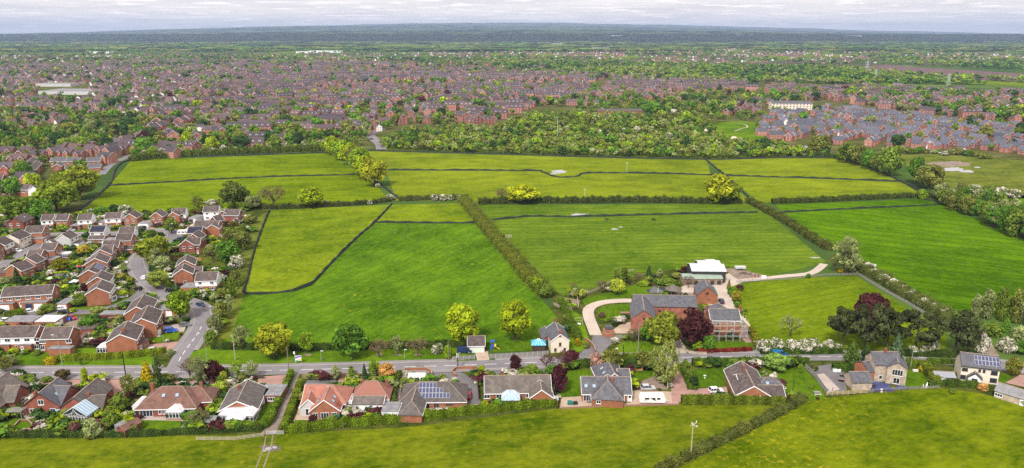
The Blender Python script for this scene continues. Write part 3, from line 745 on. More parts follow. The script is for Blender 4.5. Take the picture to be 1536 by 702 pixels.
def car_meshes(kind):
    if kind in CARM: return CARM[kind]
    body, cab, wb = car_profile(kind); hw = 0.88 if kind != 'van' else 0.95
    b = MB()
    def prism(mb, pr, w0, w1, m):
        n = len(pr); zs = [p[1] for p in pr]; zlo, zhi = min(zs), max(zs)
        W = lambda z: w0 + (w1 - w0) * (z - zlo) / (zhi - zlo)
        for s in (-1, 1):
            q = [(x, s * W(z), z) for x, z in pr]; mb.face(q if s > 0 else q[::-1], m)
        for i in range(n):
            (x0, z0), (x1, z1) = pr[i], pr[(i + 1) % n]
            mb.face([(x0, -W(z0), z0), (x0, W(z0), z0), (x1, W(z1), z1), (x1, -W(z1), z1)], m)
    prism(b, body, hw - .04, hw, 0)
    roof = [(cab[1][0] + .12, cab[1][1] - .02), (cab[1][0] + .1, cab[1][1] + .05), (cab[2][0] - .1, cab[2][1] + .05), (cab[2][0] - .02, cab[2][1] - .02)]
    prism(b, roof, hw - .16, hw - .2, 0)
    if kind == 'van':
        prism(b, [(-2.47, 1.05), (-2.42, 1.96), (.2, 1.96), (.2, 1.05)], hw - .02, hw - .1, 0)
    else:
        for px_ in (cab[0][0] + .95, cab[0][0] + 1.95):
            for s in (-1, 1): b.bar((px_, s * (hw - .03), cab[0][1]), (px_ + .05, s * (hw - .17), cab[1][1]), .06, 0, n=4)
        for (p, q) in ((cab[0], cab[1]), (cab[3], cab[2])):
            for s in (-1, 1): b.bar((p[0], s * (hw - .03), p[1]), (q[0], s * (hw - .17), q[1]), .06, 0, n=4)
    gl = MB(); prism(gl, cab, hw - .05, hw - .19, 0)
    wh = MB(); rr = .34 if kind in ('suv', 'van') else .31
    for s in (-1, 1): wh.lathe([(0, s * .11), (rr * .55, s * .11)], 12, 1); wh.lathe([(rr * .55, s * .11), (rr, s * .09)], 12, 0)
    wh.lathe([(rr, -.09), (rr, .09)], 12, 0)
    hl = MB(); hl.box(-.05, .05, -.2, .2, -.08, .08)
    CARM[kind] = (b.mesh('body', CARP), gl.mesh('car_window', GLASS), wh.mesh('wheel', [RUBBER, STEEL]), hl.mesh('headlight', WARMW), hl.mesh('tail_light', REDP), wb, hw, rr, body)
    return CARM[kind]
def car(px, py, rz, c, kind, label, cat='car', group=None, z=0.03):
    bm, gm, wm, hm, tm, wb, hw, rr, body = car_meshes(kind)
    root = empty({'van': 'parked_van', 'suv': 'parked_suv', 'estate': 'estate_car'}.get(kind, 'hatchback_car'), g(px, py, z), R(rz)); tag(root, label, cat, group)
    o = obj('body', bm, root); o.color = (*c, 1); obj('car_window', gm, root)
    for x in (-wb, wb):
        for s in (-1, 1): obj('wheel', wm, root, Matrix.Translation((x, s * (hw - .08), rr)) @ Matrix.Rotation(R(90), 4, 'X'))
    for s in (-1, 1):
        obj('headlight', hm, root, T(body[-2][0] - .02, s * (hw - .3), .68)); obj('tail_light', tm, root, T(body[1][0] + .0, s * (hw - .3), .78))
    return root

# ------------------------------------------------------------------ fences, poles
def fence(pts, hgt, label, mat=None, bay=1.83, style='panel', post=None, cat='fence', group=None, name='fence', z0=0.0, P=None):
    mat = mat or FENCEW; post = post or mat
    P = P or [g(x, y, z0) for x, y in pts]
    root = empty(name, P[0]); tag(root, label, cat, group); o0 = P[0]
    pm = MB(); pm.box(-.06, .06, -.06, .06, -.2, hgt + .12); pme = pm.mesh('post', post); cache = {}
    for i in range(len(P) - 1):
        dv = P[i + 1] - P[i]; n = max(1, round(dv.length / bay)); w_ = dv.length / n; th = math.atan2(dv.y, dv.x); key = round(w_, 3)
        if key not in cache:
            q = MB()
            if style == 'panel':
                nb = max(4, int(w_ / .16))
                for k in range(nb): q.box(.06 + (w_ - .12) * k / nb, .06 + (w_ - .12) * (k + 1) / nb - .012, -.025 + .012 * (k % 2), .025, .06, hgt)
                q.box(.06, w_ - .06, -.05, .05, hgt + .002, hgt + .05)
            elif style == 'rail':
                for k in range(3): q.box(.06, w_ - .06, -.03, .03, hgt * (.3 + .3 * k) - .06, hgt * (.3 + .3 * k) + .06)
            elif style == 'picket':
                for k in range(2): q.box(.06, w_ - .06, -.03, .0, hgt * (.25 + .5 * k) - .04, hgt * (.25 + .5 * k) + .04)
                nb = int(w_ / .22)
                for k in range(nb): q.box(.08 + (w_ - .16) * k / nb, .08 + (w_ - .16) * (k + .55) / nb, .002, .03, .08, hgt)
            cache[key] = q.mesh('panel' if style == 'panel' else 'rails', mat)
        for k in range(n):
            loc = P[i] - o0 + dv * k / n
            obj('panel' if style == 'panel' else 'rails', cache[key], root, T(loc.x, loc.y, 0, th)); obj('post', pme, root, T(loc.x, loc.y, 0, th))
    e = P[-1] - o0; obj('post', pme, root, T(e.x, e.y, 0)); return root
def netline(pts, label, hgt=1.1, name='stock_fence', group=None, cat='fence', thick=0.5):
    """low dark stock fence grown through with rough grass, running along a field edge"""
    P = smooth_path([g(x, y) for x, y in pts], 5.0); root = empty(name, P[0]); tag(root, label, cat, group); o0 = P[0]
    q = MB(); pm = MB()
    for i in range(len(P) - 1):
        a, b = P[i] - o0, P[i + 1] - o0; s0, s1 = side(P, i) * thick, side(P, i + 1) * thick; hr = lambda k: hgt * (.5 + .8 * ((k * 7919) % 31) / 30); h0 = hr(i); h1 = hr(i + 1); z0, z1 = Vector((0, 0, h0)), Vector((0, 0, h1))
        q.face([a - s0, b - s1, b - s1 * .3 + z1, a - s0 * .3 + z0]); q.face([a - s0 * .3 + z0, b - s1 * .3 + z1, b + s1 * .3 + z1, a + s0 * .3 + z0]); q.face([a + s0 * .3 + z0, b + s1 * .3 + z1, b + s1, a + s0])
        pm.box(a.x - .07, a.x + .07, a.y - .07, a.y + .07, 0, hgt + .35)
    q.build('netting', DARKNET, root); tag(pm.build('post', POLEW, root), kind='stuff'); return root
def lamp_post(px, yb, yt, label, arm=1.2, rz=0.0, mat=None):
    p = g(px, yb); h = above(p, yt); root = empty('street_lamp', p, rz); tag(root, label, 'street lamp', 'street lamps along the roads')
    q = MB(); q.bar((0, 0, -.1), (0, 0, 1.2), .13); q.bar((0, 0, 1.2), (0, 0, h), .09, 0, .06); q.build('column', mat or GREENST, root)
    q = MB(); q.bar((0, 0, h - .05), (arm, 0, h + .12), .05); q.build('arm', mat or GREENST, root)
    q = MB(); q.box(arm - .15, arm + .75, -.16, .16, h + .06, h + .26); q.build('lamp_head', STEEL, root); return root
def telegraph(px, yb, yt, label, arms=1, rz=0.0, mat=None, rad=.16, group='poles carrying overhead lines', armw=2.2):
    p = g(px, yb); h = above(p, yt); root = empty('telegraph_pole', p, rz); tag(root, label, 'pole', group)
    q = MB(); q.bar((0, 0, -.2), (0, 0, h), rad, 0, rad * .7, 8); q.build('pole', mat or POLEW, root)
    for k in range(arms):
        q = MB(); z = h - .35 - .9 * k; q.box(-armw / 2, armw / 2, -.08, .08, z, z + .16); arm = q.build('crossarm', mat or POLEW, root)
        for x in (-armw * .42, 0, armw * .42):
            i_ = MB(); i_.lathe([(.03, z + .16), (.07, z + .2), (.07, z + .36), (0, z + .4)], 6, 0, (x, 0, 0)); i_.build('insulator', WARMW, arm)
    return root
# ================================================================== GROUND
mb = MB(); mb.face([(-29000, -400, 0), (29000, -400, 0), (29000, 29000, 0), (-29000, 29000, 0)])
tag(mb.build('ground', COUNTRY), kind='structure')
sheet([(-400, 705), (-400, 120), (-60, 84), (300, 82), (700, 92), (900, 112), (1130, 118), (1560, 150), (1700, 160), (1700, 250), (1380, 240), (1150, 232), (560, 222), (180, 232), (120, 300), (300, 322), (380, 320), (320, 520), (320, 705)], TOWNG, 0.02, 'town_ground')
sheet([(-300, 560), (-200, 300), (60, 322), (300, 316), (405, 313), (385, 370), (365, 440), (345, 490), (310, 525), (300, 548)], GARDEN, 0.045, 'garden_ground')
sheet([(-300, 561), (200, 560), (460, 557), (684, 551), (860, 544), (1000, 539), (1230, 537.5), (1400, 540), (1470, 546), (1600, 569), (1640, 640), (1536, 613), (1400, 580), (1200, 602), (1178, 606), (1020, 606), (833, 614), (620, 641), (440, 651), (300, 654), (-300, 662)], GARDEN, 0.045, 'garden_ground')
sheet([(810, 552), (830, 440), (850, 430), (940, 410), (1030, 400), (1092, 398), (1110, 432), (1130, 535)], GARDEN, 0.045, 'garden_ground')
sheet([(555, 228), (600, 196), (740, 192), (800, 172), (1000, 172), (1090, 182), (1150, 205), (1250, 238), (1060, 240), (750, 234)], WOODG, 0.05, 'wood_floor')
sheet([(1065, 190), (1082, 184), (1112, 181), (1152, 186), (1150, 198), (1145, 210), (1120, 214), (1085, 208)], GR_VERGE, 0.07, 'meadow')
sheet([(1145, 216), (1215, 223), (1225, 230), (1150, 226)], GR_VERGE, 0.07, 'meadow')
sheet([(1345, 234), (1400, 230), (1560, 243), (1600, 300), (1536, 298), (1460, 283), (1400, 288)], GR_ROUGH, 0.06, 'rough_ground')
sheet([(1490, 290), (1700, 300), (1700, 420), (1560, 352)], GR_CROP, 0.06, 'field')
# fields between the two settlements
sheet([(197, 240.5), (360, 234), (497, 229), (520, 246), (545, 262), (400, 266), (163, 279)], GR_UPPER, 0.06, 'field')
sheet([(163, 279), (400, 266), (545, 262), (565, 278), (585, 302), (455, 309), (300, 317), (112, 322), (128, 306)], GR_UPPER, 0.06, 'field')
sheet([(548, 226.5), (640, 229), (800, 233.5), (880, 236), (1060, 239.5), (1066, 263), (900, 260), (868, 264), (850, 266.5), (832, 265), (815, 258), (790, 256.5), (580, 255.5)], GR_OLIVE, 0.06, 'field')
sheet([(580, 255.5), (790, 256.5), (815, 258), (832, 265), (850, 266.5), (868, 264), (900, 260), (1066, 263), (1135, 304), (820, 303), (594, 301)], GR_OLIVE, 0.06, 'field')
sheet([(1058, 239.5), (1180, 237), (1258, 238), (1310, 254), (1352, 273), (1240, 268.5), (1090, 264.5)], GR_OLIVE, 0.06, 'field')
sheet([(1090, 264.5), (1240, 268.5), (1352, 273), (1385, 293), (1250, 299), (1140, 304)], GR_OLIVE, 0.06, 'field')
sheet([(405, 315), (585, 307), (562, 334), (540, 353), (500, 392), (466, 428), (440, 437), (370, 441), (371, 420), (385, 365)], GR_MID, 0.06, 'field')
sheet([(585, 307), (696, 305), (712, 335), (562, 334)], GR_MID, 0.06, 'field')
sheet([(712, 335), (562, 334), (540, 353), (500, 392), (466, 428), (440, 437), (370, 441), (352, 470), (315, 522), (700, 524), (800, 518), (838, 478)], GR_BIG, 0.06, 'field')
sheet([(716, 307), (900, 307), (1125, 306), (1150, 319), (1240, 393), (1150, 416), (1095, 400), (1025, 400), (930, 420), (850, 444), (838, 440), (735, 331)], GR_GRAZE, 0.06, 'field')
sheet([(1162, 307), (1300, 302), (1392, 298), (1440, 318), (1640, 400), (1640, 480), (1440, 468), (1370, 435), (1290, 395), (1235, 365)], GR_CROP, 0.06, 'field')
sheet([(1092, 428), (1180, 417), (1285, 414), (1360, 462), (1420, 500), (1420, 528), (1140, 528), (1112, 500)], GR_PADD, 0.06, 'field')
sheet([(-300, 661), (300, 653), (440, 650), (620, 640), (833, 613), (1020, 605), (1205, 601), (1090, 660), (940, 760), (-600, 760)], GR_FRONT, 0.055, 'field')
sheet([(1205, 601), (1400, 580), (1470, 590), (1700, 645), (1800, 760), (940, 760), (1090, 660)], GR_FRONTR, 0.055, 'field')
# ploughed field and pastures beyond the right-hand estate
sheet([(1268, 101), (1330, 97.5), (1560, 112), (1560, 123), (1400, 117), (1300, 108)], PLOUGH, 0.08, 'ploughed_field')
sheet([(1240, 106), (1300, 108.5), (1400, 117.5), (1560, 124), (1560, 131), (1380, 122), (1240, 112)], GR_UPPER, 0.08, 'field')
for q in ([(780, 69), (840, 66), (905, 70), (800, 73)], [(880, 64), (930, 62.5), (970, 66), (900, 68)], [(1000, 66), (1070, 64), (1090, 67), (1010, 69)], [(1120, 84), (1240, 80), (1300, 84), (1180, 89)], [(1350, 74), (1390, 73), (1395, 78), (1355, 79)], [(520, 70), (600, 66), (660, 69), (560, 73)], [(1060, 76), (1130, 74), (1160, 77), (1090, 80)], [(250, 74), (310, 73), (320, 77), (255, 78)]):
    sheet(q, GR_UPPER, 0.08, 'field')
for q in ([(780, 82), (930, 78), (940, 84), (800, 88)], [(640, 66), (700, 64), (715, 67), (660, 69)]): sheet(q, PLOUGH, 0.08, 'ploughed_field')

# ------------------------------------------------------------------ roads
MAIN = smooth_path([g(x, y) for x, y in [(-160, 560.5), (-80, 560), (60, 559), (200, 558.7), (300, 557.5), (400, 556), (460, 554.8), (560, 552), (620, 550.2), (684, 548.4), (744, 546.3), (783, 544.6), (860, 541.5), (940, 538.5), (1000, 536.8), (1100, 535.5), (1230, 535), (1310, 535.5), (1400, 537.5), (1470, 543), (1536, 553), (1620, 570)]], 6)
def runs(P, gaps):
    out, cur = [], []
    for p in P:
        if any(a < proj(p.x, p.y)[0] < b for a, b in gaps):
            if len(cur) > 2: out.append(cur)
            cur = []
        else: cur.append(p)
    if len(cur) > 2: out.append(cur)
    return out
def road(P, w_, name='road', pv=(1.7, 1.7), mat=None, kerbs=True, z=0.10, gaps=((), ()), skip=0):
    o = ribbon(P, -w_ / 2, w_ / 2, z, mat or ASPHALT, name)
    for s, pw in ((1, pv[0]), (-1, pv[1])):
        if not pw: continue
        for Q in runs(P[skip:], gaps[0 if s > 0 else 1]):
            a, b = s * (w_ / 2 + .16), s * (w_ / 2 + .16 + pw)
            ribbon(Q, min(a, b), max(a, b), 0.20, PAVE, 'pavement')
            a, b = s * (w_ / 2), s * (w_ / 2 + .155)
            if kerbs: ribbon(Q, min(a, b), max(a, b), 0.215, KERB, 'kerb', h=0.14)
    return o
main = road(MAIN, 6.4, pv=(1.5, 1.7), gaps=(((238, 290), (846, 900), (1006, 1034), (708, 736)), ((426, 446), (1004, 1026), (1210, 1250))))
def dashes(P, parent, on, off, start, end, w_=0.16, z=0.115, lat=0.0):
    s = 0; nxt = start
    tot = [0]
    for i in range(len(P) - 1): tot.append(tot[-1] + (P[i + 1] - P[i]).length)
    def at(d):
        for i in range(len(P) - 1):
            if tot[i + 1] >= d: return P[i].lerp(P[i + 1], (d - tot[i]) / max(tot[i + 1] - tot[i], 1e-6)), side(P, i)
        return P[-1], side(P, len(P) - 2)
    while nxt + on < min(end, tot[-1]):
        a, sa = at(nxt); b, sb = at(nxt + on); q = MB(); up = Vector((0, 0, z))
        q.face([a + sa * (lat - w_/2) + up, b + sb * (lat - w_/2) + up, b + sb * (lat + w_/2) + up, a + sa * (lat + w_/2) + up])
        q.build('centre_line_dash', PAINTW, parent); nxt += on + off
dashes(MAIN, main, 4.0, 2.6, 4, 900, 0.2)
SIDE = smooth_path([g(x, y) for x, y in [(263, 552), (272, 535), (284, 518), (298, 498), (305, 482), (303, 468), (293, 458), (275, 452), (252, 444), (232, 433), (217, 419), (208, 405), (206, 393), (214, 380), (236, 368), (258, 358), (258, 348), (236, 346), (205, 347), (170, 351), (110, 351.5), (66, 353)]], 4)
srd = road(SIDE, 5.6, pv=(1.7, 1.5), z=.093, skip=3)
dashes(SIDE, srd, 3.2, 2.2, 5, 36, 0.2)
CLOSE1 = smooth_path([g(x, y) for x, y in [(226, 426), (200, 449), (165, 462), (138, 468), (90, 468), (50, 473), (-20, 480)]], 4)
road(CLOSE1, 5.0, pv=(0, 0), mat=ASPHALT2, z=.086)
CLOSE2 = smooth_path([g(x, y) for x, y in [(-30, 412), (5, 398), (30, 384), (46, 374), (64, 366), (70, 358)]], 4)
road(CLOSE2, 4.6, pv=(1.3, 0))
for a_, n_, l0, l1 in ((30, 2, -2.9, -.4), (48, 3, .3, 2.9), (61, 1, -2.6, 2.6), (74, 4, -2.9, -.5), (86, 2, .4, 2.8), (98, 3, -2.8, -.3)):
    if a_ + n_ < len(MAIN): ribbon(MAIN[a_:a_ + n_ + 1], l0, l1, .1065, ASPHALT2, 'road_patch')
# driveways, yards and lawns
Z = 0.075
PZ = [0]
def patch(pts, mat, name, z=None): PZ[0] += 1; return sheet(pts, mat, (.0635 if not z else z - .002) + PZ[0] * .0003, name)
patch([(886, 545), (868, 548), (905, 520), (912, 503), (890, 502), (886, 515), (872, 528), (850, 545)], ASPHALT2, 'driveway')
patch([(856, 546), (890, 519), (893, 502), (940, 502), (912, 520), (890, 548)], ASPHALT2, 'driveway', 0.085)
FARMTRK = smooth_path([g(x, y) for x, y in [(968, 452), (940, 451), (912, 452.5), (893, 457), (883, 464), (883, 475), (888, 488), (894, 503)]], 3)
ribbon(FARMTRK, -2.2, 2.2, 0.10, TRACK, 'farm_track')
FARMTRK2 = smooth_path([g(x, y) for x, y in [(1088, 427), (1105, 422), (1140, 418.5), (1180, 414), (1212, 411), (1226, 405), (1236, 396)]], 4)
ribbon(FARMTRK2, -1.8, 1.8, 0.10, TRACK, 'farm_track')
patch([(1028, 426), (1050, 418), (1088, 412), (1104, 405), (1130, 412), (1112, 424), (1092, 432), (1104, 465), (1122, 485), (1070, 482), (1060, 455), (1040, 447), (1010, 442)], TRACK, 'farmyard')
patch([(1085, 402), (1115, 404), (1145, 414), (1110, 421), (1096, 412)], DIRT, 'farmyard', 0.085)
patch([(905, 440), (960, 425), (1000, 438), (965, 452), (925, 449), (895, 453), (880, 462), (872, 448)], GR_LAWN, 'lawn')
patch([(896, 466), (905, 459), (930, 456), (950, 456), (948, 476), (912, 482), (900, 480)], GR_LAWN, 'lawn')
patch([(912, 500), (932, 486), (948, 482), (950, 500)], BLOCKB, 'driveway')
patch([(884, 510), (872, 474), (855, 462), (848, 470), (872, 528)], GR_VERGE, 'lawn')
patch([(902, 538), (935, 512), (1018, 512), (1015, 534)], GR_LAWN, 'lawn')
patch([(1035, 525), (1060, 512), (1128, 512), (1128, 524)], GR_LAWN, 'lawn')
patch([(1014, 536), (1008, 515), (1000, 500), (1014, 500), (1028, 520), (1030, 534)], GRAVEL, 'driveway', 0.085)
patch([(1100, 498), (1124, 485), (1138, 512), (1120, 514)], BLOCKP, 'patio')
patch([(831, 458), (845, 446), (870, 450), (868, 462), (846, 466)], DIRT, 'sheep_pen_floor')
# left estate
patch([(48, 377), (75, 366), (62, 362), (45, 372)], BLOCKP, 'driveway')
patch([(0, 384), (22, 388), (18, 398), (-10, 404)], BLOCKB, 'driveway')
patch([(105, 352), (112, 343), (150, 346), (175, 349)], GR_LAWN, 'lawn')
patch([(205, 346), (222, 338), (232, 342), (213, 347)], BLOCKP, 'driveway')
patch([(228, 344), (250, 337), (256, 342), (236, 347)], GR_LAWN, 'lawn')
patch([(270, 350), (292, 332), (318, 332), (300, 345), (272, 354)], BLOCKB, 'driveway')
patch([(186, 392), (190, 384), (206, 381), (200, 390)], GR_LAWN, 'lawn')
patch([(165, 457), (172, 448), (198, 444), (190, 453)], GR_LAWN, 'lawn')
patch([(110, 470), (108, 461), (165, 459), (155, 467)], GR_LAWN, 'lawn')
patch([(218, 515), (224, 504), (278, 497), (262, 510)], GR_LAWN, 'lawn')
patch([(232, 488), (280, 486), (276, 497), (230, 500)], GRAVEL, 'driveway')
patch([(215, 532), (220, 517), (270, 512), (254, 531)], BLOCKP, 'driveway')
patch([(236, 450), (262, 455), (285, 467), (286, 476), (236, 484)], GRAVEL, 'driveway')
patch([(96, 505), (98, 478), (132, 476), (125, 520)], DIRT, 'back_garden')
patch([(2, 470), (15, 461), (40, 463), (34, 478), (5, 480)], GR_LAWN, 'lawn')
patch([(35, 478), (42, 462), (66, 460), (58, 474)], BLOCKB, 'driveway')
patch([(300, 400), (345, 392), (350, 405), (310, 408)], GR_ROUGH, 'lawn')
patch([(285, 396), (300, 386), (340, 384), (338, 398)], GR_ROUGH, 'lawn')
patch([(225, 428), (240, 418), (258, 424), (250, 440)], GR_LAWN, 'lawn')
patch([(0, 546), (0, 527), (140, 522), (235, 536), (238, 548), (100, 548)], GR_VERGE, 'verge')
patch([(78, 524), (86, 519), (98, 519), (84, 530)], DIRT, 'flower_bed')
patch([(268, 555), (283, 530), (312, 520), (700, 522), (700, 543), (560, 549), (400, 552)], GR_VERGE, 'verge')
patch([(716, 541), (712, 527), (732, 527), (734, 540)], BLOCKB, 'driveway')
patch([(736, 528), (740, 514), (800, 514), (800, 526)], GR_LAWN, 'lawn')
patch([(838, 530), (842, 504), (880, 512), (876, 524), (858, 534)], GR_VERGE, 'lawn')
patch([(348, 505), (366, 440), (372, 400), (388, 350), (400, 318), (380, 330), (352, 400), (340, 460), (310, 520)], GR_ROUGH, 'rough_bank', 0.07)
# south side plots
patch([(-30, 650), (20, 628), (60, 628), (70, 634), (55, 650)], GR_LAWN, 'lawn')
patch([(40, 629), (70, 623), (80, 618), (70, 612), (30, 618)], GRAVEL, 'patio')
patch([(98, 653), (100, 640), (122, 640), (122, 653)], GR_LAWN, 'lawn')
patch([(155, 600), (155, 570), (178, 567), (190, 600)], BLOCKP, 'driveway')
patch([(40, 572), (110, 566), (150, 569), (142, 582), (60, 580)], BLOCKP, 'driveway')
patch([(155, 655), (170, 640), (185, 640), (190, 655)], GR_LAWN, 'lawn')
patch([(202, 650), (214, 629), (262, 628), (280, 648)], GR_LAWN, 'lawn')
patch([(210, 630), (214, 622), (320, 622), (320, 632)], GRAVEL, 'patio')
patch([(245, 574), (330, 568), (332, 580), (250, 582)], BLOCKP, 'driveway')
patch([(313, 642), (322, 628), (365, 628), (372, 640)], BLOCKB, 'patio')
patch([(362, 640), (398, 604), (412, 606), (398, 640)], GR_LAWN, 'lawn')
patch([(385, 580), (388, 565), (430, 562), (424, 580)], BLOCKP, 'driveway')
patch([(450, 580), (462, 570), (505, 570), (500, 582)], ASPHALT2, 'driveway')
patch([(500, 585), (512, 562), (526, 562), (520, 590)], BLOCKP, 'driveway', 0.085)
patch([(440, 632), (448, 612), (520, 612), (518, 634)], BLOCKB, 'patio')
patch([(440, 640), (442, 630), (480, 630), (495, 636), (492, 641)], GR_LAWN, 'lawn', 0.085)
patch([(583, 612), (592, 570), (602, 556), (614, 556), (602, 580), (598, 612)], GRAVEL, 'driveway')
patch([(640, 558), (690, 557), (716, 572), (722, 616), (694, 618), (694, 590), (660, 568), (606, 578), (606, 566)], ASPHALT2, 'driveway')
patch([(700, 608), (716, 606), (720, 618), (700, 620)], GRAVEL, 'patio', 0.085)
patch([(604, 630), (640, 610), (700, 610), (690, 622), (640, 628)], GRAVEL, 'patio')
patch([(732, 612), (734, 604), (834, 602), (834, 608)], BLOCKP, 'patio')
patch([(730, 562), (750, 552), (830, 552), (826, 562)], ASPHALT2, 'driveway')
patch([(836, 596), (842, 556), (892, 553), (888, 594)], GR_LAWN, 'lawn')
patch([(840, 612), (842, 596), (880, 594), (880, 604), (940, 604), (1018, 603), (1018, 607), (880, 609)], BLOCKB, 'patio')
patch([(946, 605), (946, 586), (970, 585), (1012, 588), (1016, 604)], BLOCKB, 'driveway')
patch([(946, 576), (950, 556), (990, 554), (990, 562), (960, 574)], GR_LAWN, 'lawn')
patch([(955, 586), (955, 574), (985, 563), (1002, 584)], DIRT, 'driveway', 0.085)
patch([(1008, 604), (1006, 575), (1012, 556), (1022, 556), (1032, 584), (1090, 580), (1094, 600)], BLOCKP, 'driveway', 0.09)
patch([(1034, 582), (1030, 555), (1090, 551), (1088, 580)], GR_LAWN, 'lawn')
patch([(1140, 551), (1205, 551), (1232, 578), (1238, 598), (1180, 604), (1176, 585)], GR_LAWN, 'lawn')
patch([(1212, 552), (1250, 545), (1268, 550), (1270, 586), (1244, 587)], ASPHALT2, 'driveway')
patch([(1222, 562), (1236, 560), (1260, 584), (1246, 588)], GRAVEL, 'driveway', 0.085)
patch([(1354, 580), (1360, 556), (1382, 552), (1396, 572), (1388, 580)], GR_LAWN, 'lawn')
patch([(1496, 578), (1496, 562), (1512, 560), (1518, 572)], GR_LAWN, 'lawn')
patch([(1508, 574), (1530, 562), (1580, 566), (1580, 590)], BLOCKP, 'driveway')
# lane down to the front pasture and the ruts beyond its gate
LANE = smooth_path([g(x, y) for x, y in [(402, 652), (412, 632), (422, 606), (432, 582), (440, 562)]], 3)
ribbon(LANE, -1.9, 1.9, 0.085, DIRT, 'muddy_lane')
for a, b in ((-1.15, -.75), (.7, 1.15)): ribbon(LANE, a, b, 0.10, FELT, 'wheel_rut')
RUT = smooth_path([g(x, y) for x, y in [(404, 653), (402, 668), (396, 685), (388, 706)]], 3)
for a, b in ((-1.2, -.8), (.8, 1.2)): ribbon(RUT, a * .9, b * .9, 0.07, DIRT, 'wheel_rut')
def blob(px, py, wpx, hpx, mat, name, z=0.09, seed=0, cat=None):
    r = random.Random(seed); n = 18; pts = []
    for k in range(n):
        a = k * 6.283 / n; q = .7 + .5 * r.random(); pts.append((px + wpx / 2 * q * math.cos(a), py + hpx / 2 * q * math.sin(a)))
    return sheet(pts, mat, z, name)
MUD = simple('wet_mud', (.12, .10, .07), var=.3, world=True)
blob(405, 672, 34, 12, MUD, 'mud_patch', 0.068, 1)
blob(402, 673, 10, 5, PUDDLE, 'puddle', 0.09, 2); blob(412, 671, 8, 4, PUDDLE, 'puddle', 0.09, 3); blob(397, 676, 5, 3, PUDDLE, 'puddle', 0.09, 4)
blob(839, 257, 22, 5, PUDDLE, 'puddle', 0.1, 5); blob(833, 260, 14, 2.4, PUDDLE, 'puddle', 0.1, 6)
blob(868, 322, 30, 4, PUDDLE, 'puddle', 0.1, 7); blob(922, 343.5, 12, 2.4, PUDDLE, 'puddle', 0.1, 8); blob(931, 340.5, 7, 1.6, PUDDLE, 'puddle', 0.1, 9)
blob(1236, 361, 13, 5, PUDDLE, 'puddle', 0.1, 10); blob(1222, 386.5, 16, 2, PUDDLE, 'puddle', 0.1, 11)
blob(1430, 254, 30, 7, PUDDLE, 'puddle', 0.1, 12); blob(1450, 257, 24, 4, PUDDLE, 'puddle', 0.11, 13); blob(1466, 251, 10, 2, PUDDLE, 'puddle', 0.1, 14)
blob(988, 435, 34, 11, WATERM, 'pond', 0.1, 15)
blob(862, 440, 18, 9, DIRT, 'mud_patch', 0.09, 16)
ribbon(smooth_path([g(x, y) for x, y in [(1490, 534), (1482, 520), (1473, 508), (1462, 500)]], 3), -1.8, 1.8, .08, DIRT, 'dirt_path')
ribbon(smooth_path([g(x, y) for x, y in [(1102, 197), (1112, 193), (1121, 191), (1118, 187), (1106, 185)]], 5), -.7, .7, .12, TRACK, 'footpath')
ENT = smooth_path([g(x, y) for x, y in [(572, 224), (570, 216), (560, 208), (556, 200), (575, 193)]], 8)
ribbon(ENT, -5, 5, .09, ASPHALT, 'road')
ribbon(smooth_path([g(x, y) for x, y in [(152, 262), (165, 248), (180, 240), (192, 234), (170, 230), (120, 228)]], 8), -3, 3, .09, ASPHALT, 'road')
blob(1420, 246, 70, 8, DIRT, 'bare_patch', 0.08, 17)
# dark fences and ditches that divide the fields
netline([(497, 229), (360, 234), (197, 240.5), (163, 279), (120, 316)], 'dark stock fence round the top and left of the upper left meadow', 1.3, thick=.9)
netline([(163, 279), (300, 271), (400, 266), (545, 262)], 'dark stock fence crossing the upper left meadow from side to side', 1.2)
netline([(580, 255.5), (790, 256.5), (812, 258), (830, 265), (850, 266.5), (868, 264.5), (884, 260), (1000, 261), (1066, 263), (1240, 268.5), (1352, 273)], 'long dark fence that dips round the white pond in the olive meadow', 1.3, thick=.7)
netline([(548, 226.5), (640, 229), (800, 233.5), (880, 236), (1060, 239.5), (1180, 237), (1258, 238), (1310, 254), (1352, 273), (1388, 292)], 'dark fence along the foot of the scrub wood', 1.4, thick=.9)
netline([(1058, 239.5), (1082, 259), (1100, 274), (1122, 296)], 'short dark fence running down past the big yellow green tree', 1.3, thick=.7)
netline([(562, 272), (580, 284), (600, 300)], 'dark fence running down from the end of the row of oaks', 1.4, thick=.8)
netline([(404, 316), (385, 365), (371, 420), (370, 441), (440, 437), (466, 428), (500, 392), (540, 353), (562, 334), (588, 306)], 'dark fence round the buttercup meadow beside the houses', 1.3, thick=.6)
netline([(562, 334), (640, 335), (712, 335)], 'straight dark fence closing off the small middle meadow', 1.2, thick=.5)
netline([(735, 331), (775, 327), (800, 325), (870, 325.5), (1000, 322), (1137, 319)], 'dark fence across the grazed pasture above the two horses', 1.2, thick=.6)
netline([(1165, 319.5), (1260, 314.5), (1410, 307), (1386, 300)], 'dark fence along the top of the bright green crop field', 1.1, thick=.5)
netline([(1125, 303), (1148, 318)], 'short dark fence end where hedges meet above the crop field', 1.1, thick=.5)
# ================================================================== NEAR HOUSES
def L_(*a): return list(a)
EST = 'two storey houses on the left estate'
BUN = 'bungalows along the near side of the main road'
W2 = lambda fc, us, z=3.35, w=1.4, h=1.2: [(fc, u, z, w, h, 'w') for u in us]
